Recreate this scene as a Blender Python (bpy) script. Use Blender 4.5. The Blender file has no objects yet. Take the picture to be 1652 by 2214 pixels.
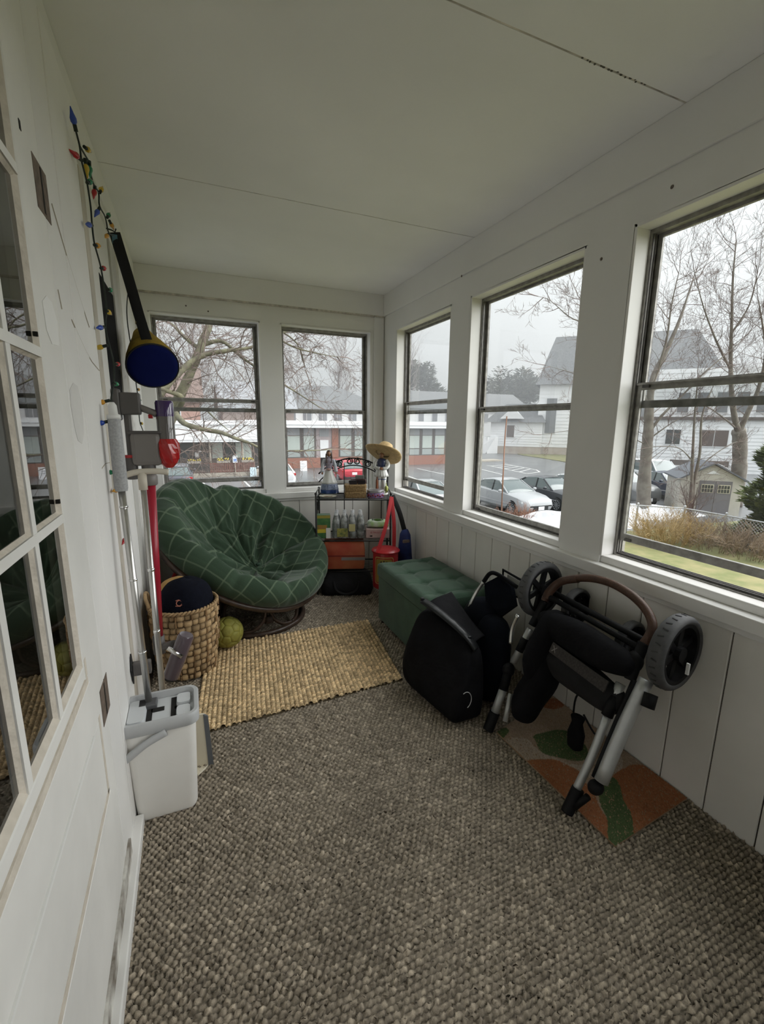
import bpy, bmesh, math, random
import numpy as np
from mathutils import Vector, Matrix, Euler

scene = bpy.context.scene
COL = scene.collection
PI = math.pi

# ------------------------------------------------------------------ camera
CAM_F, CAM_H = 968.3, 1.40                       # focal length in pixels of the 1652x2214 frame, eye height
cam_data = bpy.data.cameras.new('camera')
cam_data.sensor_width = 36.0
cam_data.lens = CAM_F / 2214 * 36.0
cam_data.clip_start, cam_data.clip_end = 0.03, 600
cam = bpy.data.objects.new('camera', cam_data)
COL.objects.link(cam)
yaw, pitch, roll = 0.4048, 0.1982, 0.0105
fw = Vector((math.sin(yaw) * math.cos(pitch), math.cos(yaw) * math.cos(pitch), -math.sin(pitch)))
rt = Vector((math.cos(yaw), -math.sin(yaw), 0))
up = rt.cross(fw)
r2 = rt * math.cos(roll) + up * math.sin(roll)
u2 = -rt * math.sin(roll) + up * math.cos(roll)
M = Matrix((r2, u2, -fw)).transposed().to_4x4()
M.translation = Vector((0, 0, CAM_H))
cam.matrix_world = M
scene.camera = cam

# ------------------------------------------------------------------ world: overcast sky, brighter towards the zenith
world = bpy.data.worlds.new('overcast_sky')
scene.world = world
world.use_nodes = True
wt = world.node_tree
wt.nodes.clear()
w_out = wt.nodes.new('ShaderNodeOutputWorld')
w_bg = wt.nodes.new('ShaderNodeBackground')
w_tc = wt.nodes.new('ShaderNodeTexCoord')
w_sep = wt.nodes.new('ShaderNodeSeparateXYZ')
w_map = wt.nodes.new('ShaderNodeMapRange')
w_map.inputs['From Min'].default_value = 0.0
w_map.inputs['From Max'].default_value = 1.0
w_map.inputs['To Min'].default_value = 0.66
w_map.inputs['To Max'].default_value = 2.20
wt.links.new(w_tc.outputs['Generated'], w_sep.inputs[0])
wt.links.new(w_sep.outputs['Z'], w_map.inputs['Value'])
wt.links.new(w_map.outputs['Result'], w_bg.inputs['Strength'])
w_bg.inputs['Color'].default_value = (0.94, 0.98, 1.0, 1)
wt.links.new(w_bg.outputs[0], w_out.inputs[0])

# the brighter part of the cloud cover, where the sun stands: very soft, from the window side
sun_d = bpy.data.lights.new('veiled_sun', 'SUN')
sun_d.energy = 7.8
sun_d.angle = math.radians(90)
sun_d.color = (1.0, 0.99, 0.97)
sun = bpy.data.objects.new('veiled_sun', sun_d)
COL.objects.link(sun)
sun.rotation_euler = Vector((-0.76, 0.36, -0.52)).to_track_quat('-Z', 'Y').to_euler()

# ------------------------------------------------------------------ view and render tuning
vs = scene.view_settings
vs.view_transform = 'Standard'
try:
    vs.look = 'None'
except Exception:
    pass
vs.gamma = 1.0
vs.use_curve_mapping = False
vs.exposure = 0.0
cy = scene.cycles
cy.max_bounces = 10
cy.diffuse_bounces = 6
cy.glossy_bounces = 4
cy.transmission_bounces = 6
cy.transparent_max_bounces = 24
cy.caustics_reflective = False
cy.caustics_refractive = False
cy.sample_clamp_indirect = 6.0
cy.use_denoising = True

# ------------------------------------------------------------------ materials
MATS = {}
def mat(name, col, rough=0.6, metal=0.0, var=0.0, vscale=20.0, bump=0.0, bscale=60.0, spec=0.4, coat=0.0, col2=None, detail=3.0, trans=0.0):
    """procedural principled material: colour varied by noise, fine relief by bump"""
    if name in MATS:
        return MATS[name]
    m = bpy.data.materials.new(name)
    m.use_nodes = True
    nt = m.node_tree
    b = nt.nodes['Principled BSDF']
    c = tuple(col) + (1,)
    b.inputs['Base Color'].default_value = c
    b.inputs['Roughness'].default_value = rough
    b.inputs['Metallic'].default_value = metal
    b.inputs['Specular IOR Level'].default_value = spec
    b.inputs['Coat Weight'].default_value = coat
    b.inputs['Transmission Weight'].default_value = trans
    if var > 0 or bump > 0 or col2:
        tc = nt.nodes.new('ShaderNodeTexCoord')
        n = nt.nodes.new('ShaderNodeTexNoise')
        n.inputs['Scale'].default_value = vscale
        n.inputs['Detail'].default_value = detail
        nt.links.new(tc.outputs['Object'], n.inputs['Vector'])
        mx = nt.nodes.new('ShaderNodeMix')
        mx.data_type = 'RGBA'
        k = 1 - var
        lo = tuple(x * k for x in col) + (1,)
        hi = (tuple(min(1, x * (1 + var)) for x in col) if col2 is None else tuple(col2)) + (1,)
        mr = nt.nodes.new('ShaderNodeMapRange')
        mr.inputs['From Min'].default_value = 0.32
        mr.inputs['From Max'].default_value = 0.68
        nt.links.new(n.outputs['Fac'], mr.inputs['Value'])
        nt.links.new(mr.outputs['Result'], mx.inputs['Factor'])
        mx.inputs['A'].default_value = lo
        mx.inputs['B'].default_value = hi
        nt.links.new(mx.outputs['Result'], b.inputs['Base Color'])
        if bump > 0:
            n2 = nt.nodes.new('ShaderNodeTexNoise')
            n2.inputs['Scale'].default_value = bscale
            n2.inputs['Detail'].default_value = 2
            nt.links.new(tc.outputs['Object'], n2.inputs['Vector'])
            bp = nt.nodes.new('ShaderNodeBump')
            bp.inputs['Strength'].default_value = bump
            bp.inputs['Distance'].default_value = 0.01
            nt.links.new(n2.outputs['Fac'], bp.inputs['Height'])
            nt.links.new(bp.outputs['Normal'], b.inputs['Normal'])
    MATS[name] = m
    return m

def vcol_mat(name, rough=0.85, bump=0.0, bscale=300.0, spec=0.3, attr='Col', var=0.0):
    """colour stored per face corner / vertex (pattern, strand tone, shade painted in gaps)"""
    if name in MATS:
        return MATS[name]
    m = bpy.data.materials.new(name)
    m.use_nodes = True
    nt = m.node_tree
    b = nt.nodes['Principled BSDF']
    b.inputs['Roughness'].default_value = rough
    b.inputs['Specular IOR Level'].default_value = spec
    a = nt.nodes.new('ShaderNodeAttribute')
    a.attribute_name = attr
    nt.links.new(a.outputs['Color'], b.inputs['Base Color'])
    if bump > 0:
        tc = nt.nodes.new('ShaderNodeTexCoord')
        n2 = nt.nodes.new('ShaderNodeTexNoise')
        n2.inputs['Scale'].default_value = bscale
        nt.links.new(tc.outputs['Object'], n2.inputs['Vector'])
        bp = nt.nodes.new('ShaderNodeBump')
        bp.inputs['Strength'].default_value = bump
        bp.inputs['Distance'].default_value = 0.005
        nt.links.new(n2.outputs['Fac'], bp.inputs['Height'])
        nt.links.new(bp.outputs['Normal'], b.inputs['Normal'])
    MATS[name] = m
    return m

def glass_mat(name, tint=(1, 1, 1), refl=0.9, rough=0.0):
    """thin window pane: passes light straight through, mirrors by Fresnel"""
    if name in MATS:
        return MATS[name]
    m = bpy.data.materials.new(name)
    m.use_nodes = True
    nt = m.node_tree
    nt.nodes.clear()
    o = nt.nodes.new('ShaderNodeOutputMaterial')
    t = nt.nodes.new('ShaderNodeBsdfTransparent')
    t.inputs['Color'].default_value = tuple(tint) + (1,)
    g = nt.nodes.new('ShaderNodeBsdfGlossy')
    g.inputs['Roughness'].default_value = rough
    g.inputs['Color'].default_value = (refl, refl, refl, 1)
    f = nt.nodes.new('ShaderNodeFresnel')
    f.inputs['IOR'].default_value = 1.5
    mx = nt.nodes.new('ShaderNodeMixShader')
    gm = nt.nodes.new('ShaderNodeNewGeometry')
    inv = nt.nodes.new('ShaderNodeMath'); inv.operation = 'SUBTRACT'; inv.inputs[0].default_value = 1.0
    mu = nt.nodes.new('ShaderNodeMath'); mu.operation = 'MULTIPLY'
    nt.links.new(gm.outputs['Backfacing'], inv.inputs[1])
    nt.links.new(inv.outputs[0], mu.inputs[0])
    nt.links.new(f.outputs[0], mu.inputs[1])
    nt.links.new(mu.outputs[0], mx.inputs[0])
    nt.links.new(t.outputs[0], mx.inputs[1])
    nt.links.new(g.outputs[0], mx.inputs[2])
    nt.links.new(mx.outputs[0], o.inputs[0])
    MATS[name] = m
    return m

# ------------------------------------------------------------------ object helpers
def tag(o, label=None, cat=None, group=None, kind=None):
    if label: o['label'] = label
    if cat: o['category'] = cat
    if group: o['group'] = group
    if kind: o['kind'] = kind
    return o

def thing(name, label, cat, loc=(0, 0, 0), rz=0.0, group=None, rot=None):
    o = bpy.data.objects.new(name, None)
    o.empty_display_size = 0.05
    COL.objects.link(o)
    o.location = loc
    o.rotation_euler = rot if rot else (0, 0, rz)
    tag(o, label, cat, group)
    return o

def world_of(o):
    m = Matrix.Identity(4)
    while o is not None:
        m = Matrix.LocRotScale(o.location, o.rotation_euler, o.scale) @ m
        o = o.parent
    return m

def copy_tree(o, parent=None):
    c = o.copy()
    COL.objects.link(c)
    c.parent = parent
    for ch in list(o.children):
        copy_tree(ch, c)
    return c

class MB:
    """mesh builder: collects shapes, then links them as ONE mesh object"""
    def __init__(s):
        s.v, s.f, s.m = [], [], []
        s.mi = 0
    def add(s, verts, faces, mi=None):
        b = len(s.v)
        s.v.extend([tuple(p) for p in verts])
        for f in faces:
            s.f.append(tuple(b + i for i in f))
            s.m.append(s.mi if mi is None else mi)
        return s
    def box(s, a, b, M=None, mi=None):
        x0, y0, z0 = a; x1, y1, z1 = b
        vs_ = [(x0, y0, z0), (x1, y0, z0), (x1, y1, z0), (x0, y1, z0), (x0, y0, z1), (x1, y0, z1), (x1, y1, z1), (x0, y1, z1)]
        if M is not None: vs_ = [M @ Vector(p) for p in vs_]
        return s.add(vs_, [(3, 2, 1, 0), (4, 5, 6, 7), (0, 1, 5, 4), (1, 2, 6, 5), (2, 3, 7, 6), (3, 0, 4, 7)], mi)
    def cbox(s, c, d, M=None, mi=None):
        return s.box([c[i] - d[i] / 2 for i in range(3)], [c[i] + d[i] / 2 for i in range(3)], M, mi)
    def hexa(s, p, mi=None):
        """eight corners, bottom ring then top ring"""
        return s.add(p, [(3, 2, 1, 0), (4, 5, 6, 7), (0, 1, 5, 4), (1, 2, 6, 5), (2, 3, 7, 6), (3, 0, 4, 7)], mi)
    def tube(s, pts, r, seg=8, closed=False, cap=True, mi=None, flat=1.0, upv=None):
        pts = [Vector(p) for p in pts]
        n = len(pts)
        rs = r if hasattr(r, '__len__') else [r] * n
        rings = []
        prev = None
        for i in range(n):
            if closed:
                d = pts[(i + 1) % n] - pts[i - 1]
            else:
                d = pts[min(i + 1, n - 1)] - pts[max(i - 1, 0)]
            if d.length < 1e-9: d = Vector((0, 0, 1))
            d.normalize()
            if prev is None:
                a = Vector(upv) if upv is not None else (Vector((0, 0, 1)) if abs(d.z) < 0.9 else Vector((1, 0, 0)))
                a = (a - d * a.dot(d))
                if a.length < 1e-6: a = d.orthogonal()
                a.normalize()
            else:
                a = prev - d * prev.dot(d)
                if a.length < 1e-6: a = d.orthogonal()
                a.normalize()
            prev = a
            b = d.cross(a)
            rings.append([pts[i] + (a * math.cos(t) * flat + b * math.sin(t)) * rs[i] for t in (2 * PI * k / seg for k in range(seg))])
        vs_ = [p for rg in rings for p in rg]
        fs = []
        m = n if closed else n - 1
        for i in range(m):
            j = (i + 1) % n
            for k in range(seg):
                fs.append((i * seg + k, i * seg + (k + 1) % seg, j * seg + (k + 1) % seg, j * seg + k))
        if cap and not closed:
            fs.append(tuple(range(seg - 1, -1, -1)))
            fs.append(tuple((n - 1) * seg + k for k in range(seg)))
        return s.add(vs_, fs, mi)
    def lathe(s, prof, seg=24, c=(0, 0, 0), M=None, mi=None, close=False, sx=1.0, sy=1.0):
        """profile of (radius, z)"""
        vs_, fs = [], []
        n = len(prof)
        for r, z in prof:
            for k in range(seg):
                t = 2 * PI * k / seg
                vs_.append(Vector((c[0] + r * math.cos(t) * sx, c[1] + r * math.sin(t) * sy, c[2] + z)))
        for i in range(n - 1 if not close else n):
            j = (i + 1) % n
            for k in range(seg):
                fs.append((i * seg + k, i * seg + (k + 1) % seg, j * seg + (k + 1) % seg, j * seg + k))
        if not close:
            if prof[0][0] > 1e-6: fs.append(tuple(range(seg - 1, -1, -1)))
            if prof[-1][0] > 1e-6: fs.append(tuple((n - 1) * seg + k for k in range(seg)))
        if M is not None: vs_ = [M @ p for p in vs_]
        return s.add(vs_, fs, mi)
    def prism(s, poly, z0, z1, M=None, mi=None):
        n = len(poly)
        vs_ = [Vector((p[0], p[1], z0)) for p in poly] + [Vector((p[0], p[1], z1)) for p in poly]
        if M is not None: vs_ = [M @ p for p in vs_]
        fs = [tuple(range(n - 1, -1, -1)), tuple(range(n, 2 * n))]
        fs += [(i, (i + 1) % n, n + (i + 1) % n, n + i) for i in range(n)]
        return s.add(vs_, fs, mi)
    def loft(s, rings, cap=True, closed=True, mi=None):
        n, m = len(rings), len(rings[0])
        vs_ = [p for r in rings for p in r]
        fs = []
        for i in range(n - 1):
            for k in range(m if closed else m - 1):
                fs.append((i * m + k, i * m + (k + 1) % m, (i + 1) * m + (k + 1) % m, (i + 1) * m + k))
        if cap and closed:
            fs.append(tuple(range(m - 1, -1, -1)))
            fs.append(tuple((n - 1) * m + k for k in range(m)))
        return s.add(vs_, fs, mi)
    def ball(s, c, r, seg=16, rings=10, M=None, mi=None):
        r3 = r if hasattr(r, '__len__') else (r, r, r)
        prof = [(math.sin(PI * i / rings), -math.cos(PI * i / rings)) for i in range(rings + 1)]
        vs_, fs = [], []
        for a, z in prof:
            for k in range(seg):
                t = 2 * PI * k / seg
                vs_.append(Vector((c[0] + r3[0] * a * math.cos(t), c[1] + r3[1] * a * math.sin(t), c[2] + r3[2] * z)))
        for i in range(rings):
            for k in range(seg):
                fs.append((i * seg + k, i * seg + (k + 1) % seg, (i + 1) * seg + (k + 1) % seg, (i + 1) * seg + k))
        if M is not None: vs_ = [M @ p for p in vs_]
        return s.add(vs_, fs, mi)
    def build(s, name, m, parent=None, world=False, smooth=False, bevel=0.0, bseg=2, sub=0, auto=None):
        """world=True: the vertices are world coordinates and are brought into the parent's frame"""
        me = bpy.data.meshes.new(name)
        vs_ = s.v
        if world and parent is not None:
            Mi = world_of(parent).inverted()
            vs_ = [tuple(Mi @ Vector(p)) for p in vs_]
        me.from_pydata([tuple(p) for p in vs_], [], s.f)
        mats = m if isinstance(m, (list, tuple)) else [m]
        for q in mats: me.materials.append(q)
        if len(mats) > 1:
            me.polygons.foreach_set('material_index', s.m)
        bm = bmesh.new()
        bm.from_mesh(me)
        bmesh.ops.remove_doubles(bm, verts=bm.verts, dist=1e-6)
        bmesh.ops.recalc_face_normals(bm, faces=bm.faces)
        bm.to_mesh(me)
        bm.free()
        if smooth or auto:
            me.polygons.foreach_set('use_smooth', [True] * len(me.polygons))
            if auto:
                try: me.set_sharp_from_angle(angle=math.radians(auto))
                except Exception: pass
        o = bpy.data.objects.new(name, me)
        COL.objects.link(o)
        if parent is not None: o.parent = parent
        if bevel > 0:
            bv = o.modifiers.new('bevel', 'BEVEL')
            bv.width = bevel; bv.segments = bseg; bv.limit_method = 'ANGLE'; bv.angle_limit = math.radians(40)
        if sub:
            sb = o.modifiers.new('subsurf', 'SUBSURF')
            sb.levels = sub; sb.render_levels = sub
        return o

def grid_mesh(name, V, m, parent=None, cols=None, uv=None, wrap=False, smooth=True):
    """V: (ny, nx, 3) array of vertices -> one quad surface"""
    ny, nx = V.shape[:2]
    idx = np.arange(ny * nx).reshape(ny, nx)
    if wrap: idx = np.concatenate([idx, idx[:, :1]], axis=1)
    a = idx[:-1, :-1].ravel(); b = idx[:-1, 1:].ravel(); c = idx[1:, 1:].ravel(); d = idx[1:, :-1].ravel()
    F = np.stack([a, b, c, d], 1)
    me = bpy.data.meshes.new(name)
    me.vertices.add(ny * nx)
    me.vertices.foreach_set('co', V.reshape(-1).astype(np.float32))
    nf = len(F)
    me.loops.add(nf * 4)
    me.loops.foreach_set('vertex_index', F.reshape(-1).astype(np.int32))
    me.polygons.add(nf)
    me.polygons.foreach_set('loop_start', np.arange(0, nf * 4, 4, dtype=np.int32))
    me.polygons.foreach_set('loop_total', np.full(nf, 4, dtype=np.int32))
    me.polygons.foreach_set('use_smooth', np.full(nf, smooth))
    me.update(calc_edges=True)
    me.validate()
    if cols is not None:
        at = me.color_attributes.new('Col', 'FLOAT_COLOR', 'POINT')
        cc = np.ones((ny * nx, 4), np.float32); cc[:, :3] = cols.reshape(-1, 3)
        at.data.foreach_set('color', cc.reshape(-1))
    if uv is not None:
        ul = me.uv_layers.new(name='UVMap')
        U = uv.reshape(-1, 2)[F.reshape(-1)]
        ul.data.foreach_set('uv', U.reshape(-1).astype(np.float32))
    me.materials.append(m)
    o = bpy.data.objects.new(name, me)
    COL.objects.link(o)
    if parent is not None: o.parent = parent
    return o

def text_part(name, txt, size, M, m, parent, extrude=0.001, align='CENTER'):
    cu = bpy.data.curves.new(name, 'FONT')
    cu.body = txt; cu.size = size; cu.extrude = extrude; cu.align_x = align; cu.align_y = 'CENTER'
    o = bpy.data.objects.new(name + '_tmp', cu)
    COL.objects.link(o)
    dg = bpy.context.evaluated_depsgraph_get()
    me = bpy.data.meshes.new_from_object(o.evaluated_get(dg))
    bpy.data.objects.remove(o)
    me.materials.clear()
    me.materials.append(m)
    me.transform(world_of(parent).inverted() @ M if parent is not None else M)
    q = bpy.data.objects.new(name, me)
    COL.objects.link(q)
    q.parent = parent
    return q

def frame_from(origin, xdir, zdir):
    """matrix whose x axis is xdir and z axis is close to zdir"""
    x = Vector(xdir).normalized()
    z = Vector(zdir)
    y = z.cross(x).normalized()
    z = x.cross(y)
    m = Matrix((x, y, z)).transposed().to_4x4()
    m.translation = Vector(origin)
    return m

def spline(pts, n=8):
    """Catmull-Rom through the points"""
    P = [Vector(p) for p in pts]
    out = []
    for i in range(len(P) - 1):
        p0 = P[max(i - 1, 0)]; p1 = P[i]; p2 = P[i + 1]; p3 = P[min(i + 2, len(P) - 1)]
        for k in range(n):
            t = k / n
            out.append(0.5 * ((2 * p1) + (-p0 + p2) * t + (2 * p0 - 5 * p1 + 4 * p2 - p3) * t * t + (-p0 + 3 * p1 - 3 * p2 + p3) * t ** 3))
    out.append(P[-1])
    return out

# ================================================================== ROOM SHELL
XL, XR, YB, YF, ZC = -0.30, 1.666, 3.886, -1.40, 2.488
Z_STOOL, Z_WB, Z_WT = 0.79, 0.822, 2.168
random.seed(7)
white = mat('white_paint', (0.81, 0.80, 0.78), rough=0.55, var=0.05, vscale=2.2, bump=0.08, bscale=9, detail=6)
white_wall = mat('white_wall_paint', (0.79, 0.785, 0.765), rough=0.6, var=0.04, vscale=1.4, bump=0.06, bscale=14, detail=5)
ceil_m = mat('ceiling_paint', (0.88, 0.88, 0.87), rough=0.8, var=0.05, vscale=1.2, bump=0.05, bscale=25)
board_m = mat('beadboard_paint', (0.78, 0.76, 0.72), rough=0.55, var=0.05, vscale=3.0, bump=0.06, bscale=10)
seam_m = mat('grimy_caulk', (0.50, 0.47, 0.42), rough=0.9, var=0.5, vscale=14, detail=6)
dark_gap = mat('dark_gap', (0.03, 0.025, 0.02), rough=0.9)
sash_m = mat('weathered_aluminium', (0.30, 0.29, 0.27), rough=0.45, metal=0.3, var=0.25, vscale=30)
sash_dk = mat('dark_track', (0.09, 0.085, 0.08), rough=0.6, var=0.3, vscale=40)
pane_m = glass_mat('window_glass', (0.90, 0.91, 0.91), refl=0.95)

R_OPEN = [(0.51, 1.40, True), (1.635, 2.525, False), (2.75, 3.62, True)]
B_OPEN = [(-0.215, 0.585, True), (0.745, 1.545, False)]
R_BEHIND = [(-0.62, 0.28)]

# floor slab
f = MB().box((XL - 0.1, YF, -0.12), (XR + 0.14, YB + 0.14, 0.0))
floor = tag(f.build('floor', mat('subfloor', (0.10, 0.085, 0.07), rough=0.9)), kind='structure')

# carpet: chunky woven loops, staggered rows
def bump_field(x0, x1, y0, y1, px, py, h, n=4, stagger=True, seed=1, jit=0.25, lin=None):
    rng = np.random.default_rng(seed)
    nx, ny = int(round((x1 - x0) / px)), int(round((y1 - y0) / py))
    gx, gy = nx * n + 1, ny * n + 1
    X = np.linspace(x0, x1, gx); Y = np.linspace(y0, y1, gy)
    XX, YY = np.meshgrid(X, Y)
    row = np.floor((YY - y0) / py - 1e-6).clip(0, ny - 1).astype(int)
    off = (row % 2) * 0.5 if stagger else 0 * row
    uu = (XX - x0) / px + off
    col = np.floor(uu).astype(int)
    R = rng.random((ny + 2, nx + 3))
    R2 = rng.random((ny + 2, nx + 3))
    fu = uu - col; fv = (YY - y0) / py - row
    amp = 1 - jit + jit * 2 * R[row, col]
    b = np.sqrt(np.clip(np.sin(PI * np.clip(fu, 0, 1)), 0, 1)) * np.sqrt(np.clip(np.sin(PI * np.clip(fv, 0, 1)), 0, 1))
    ww_ = 0.5 + 0.5 * np.sin(7.0 * XX + 3.0 * np.sin(5 * YY)) * np.sin(6.0 * YY)
    amp = amp * (0.85 + 0.3 * ww_)
    # loops lean: shift the top towards one side
    Z = h * amp * b
    if lin: Z = Z * (0.55 + 0.45 * np.clip(fu, 0, 1))
    return XX, YY, Z, R2[row, col], b

XX, YY, ZZ, RR, BB = bump_field(XL + 0.03, XR - 0.005, 0.35, YB, 0.0220, 0.0150, 0.0115, n=4, seed=3)
ZZ = ZZ * (1 + 0.28 * np.random.default_rng(12).standard_normal(ZZ.shape)).clip(0.4, 1.5)
YY = YY + 0.0022 * np.random.default_rng(13).standard_normal(YY.shape)
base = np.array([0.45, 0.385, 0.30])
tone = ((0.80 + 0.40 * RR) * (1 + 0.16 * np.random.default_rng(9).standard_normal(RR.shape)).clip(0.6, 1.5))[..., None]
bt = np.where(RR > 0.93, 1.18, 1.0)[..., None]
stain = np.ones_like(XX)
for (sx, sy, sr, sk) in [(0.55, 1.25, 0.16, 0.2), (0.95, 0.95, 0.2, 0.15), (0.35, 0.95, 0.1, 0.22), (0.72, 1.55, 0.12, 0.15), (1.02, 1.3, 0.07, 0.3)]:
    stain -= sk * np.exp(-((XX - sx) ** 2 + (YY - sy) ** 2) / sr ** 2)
CC = base * tone * bt * stain[..., None] * (0.16 + 0.84 * BB[..., None])  # gaps between loops darkened in the colour to stand for shade
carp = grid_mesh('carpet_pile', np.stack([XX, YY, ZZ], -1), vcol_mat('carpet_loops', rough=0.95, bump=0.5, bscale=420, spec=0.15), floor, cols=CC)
carp['kind'] = 'stuff'
f = MB().box((XL + 0.03, YF + 0.01, 0.0), (XR - 0.005, 0.35, 0.006))
f.build('carpet_edge', mat('carpet_far', (0.2, 0.17, 0.13), rough=0.95, var=0.35, vscale=60, bump=0.6, bscale=90), floor)

# ceiling with panel seams
c = MB().box((XL - 0.2, YF - 0.14, ZC + 0.012), (XR + 0.14, YB + 0.14, ZC + 0.10))
ceiling = tag(c.build('ceiling', seam_m), kind='structure')
ys = [YF, -0.02, 1.24, 2.50, YB]
for i in range(4):
    MB().box((XL - 0.01, ys[i] + 0.0035, ZC), (XR, ys[i + 1] - 0.0035, ZC + 0.012)).build('panel', ceil_m, ceiling)
for y in ys[1:-1]:
    MB().box((XL, y - 0.006, ZC + 0.002), (XR, y + 0.006, ZC + 0.013)).build('seam', seam_m, ceiling)

# right wall
w = MB()
T = 0.14
ops = sorted([(a, b) for a, b, _ in R_OPEN] + R_BEHIND)
w.box((XR, YF, 0), (XR + T, YB + T, Z_STOOL - 0.05))
w.box((XR, YF, Z_WT), (XR + T, YB + T, ZC + 0.012))
e = YF
for a, b in ops:
    w.box((XR, e, Z_STOOL - 0.05), (XR + T, a, Z_WT)); e = b
w.box((XR, e, Z_STOOL - 0.05), (XR + T, YB + T, Z_WT))
wall_right = tag(w.build('wall_right', white_wall), kind='structure')
MB().box((XR - 0.014, YF, 2.31), (XR, YB, ZC)).build('frieze_board', white_wall, wall_right, bevel=0.003)
y = 0.0 - 0.085 * 4
k = 0
while y < YB - 0.02:
    y1 = min(y + 0.1665, YB - 0.012)
    MB().box((XR - 0.012, y + 0.0022, 0.002), (XR, y1 - 0.0022, Z_STOOL - 0.048)).build('board', board_m, wall_right, bevel=0.003, bseg=1)
    y += 0.1665
MB().box((XR - 0.004, YF, 0.0), (XR + 0.001, YB, Z_STOOL - 0.05)).build('groove_backing', dark_gap, wall_right)

# back wall
w = MB()
w.box((XL - 0.14, YB, -0.1), (XR, YB + T, Z_STOOL - 0.05))
w.box((XL - 0.14, YB, Z_WT + 0.012), (XR, YB + T, ZC + 0.012))
e = XL - 0.14
for a, b, _ in B_OPEN:
    w.box((e, YB, Z_STOOL - 0.05), (a, YB + T, Z_WT + 0.012)); e = b
w.box((e, YB, Z_STOOL - 0.05), (XR, YB + T, Z_WT + 0.012))
wall_back = tag(w.build('wall_back', white_wall), kind='structure')
MB().box((XL, YB - 0.02, 2.31), (XR - 0.014, YB, ZC)).build('frieze_board', white_wall, wall_back, bevel=0.003)
MB().box((XL, YB - 0.024, 2.300), (XR - 0.014, YB, 2.312)).build('frieze_ledge', mat('grimy_paint', (0.50, 0.47, 0.42), rough=0.7, var=0.3, vscale=25), wall_back)
MB().box((XR - 0.10, YB - 0.022, Z_STOOL), (XR - 0.012, YB, 2.30)).build('corner_board', white_wall, wall_back, bevel=0.003)
x = 0.03 - 0.1665 * 2
while x < XR - 0.03:
    x1 = min(x + 0.1665, XR - 0.014)
    MB().box((x + 0.002, YB - 0.012, 0.002), (x1 - 0.002, YB, Z_STOOL - 0.048)).build('board', board_m, wall_back, bevel=0.003, bseg=1)
    x += 0.1665
MB().box((XL, YB - 0.004, 0.0), (XR, YB + 0.001, Z_STOOL - 0.05)).build('groove_backing', dark_gap, wall_back)

# continuous interior stool (sill ledge) along both walls
s_ = MB().box((XR - 0.036, YF, Z_STOOL - 0.05), (XR + 0.03, YB, Z_STOOL))
tag(s_.build('trim_1', white, bevel=0.004), kind='structure')
s_ = MB().box((XL, YB - 0.036, Z_STOOL - 0.05), (XR - 0.036, YB + 0.03, Z_STOOL))
tag(s_.build('trim_2', white, bevel=0.004), kind='structure')
# small moulding under each ledge
tag(MB().box((XR - 0.022, YF, Z_STOOL - 0.072), (XR - 0.011, YB, Z_STOOL - 0.05)).build('trim_3', white, bevel=0.002), kind='structure')
tag(MB().box((XL, YB - 0.022, Z_STOOL - 0.072), (XR - 0.022, YB - 0.011, Z_STOOL - 0.05)).build('trim_4', white, bevel=0.002), kind='structure')

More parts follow.
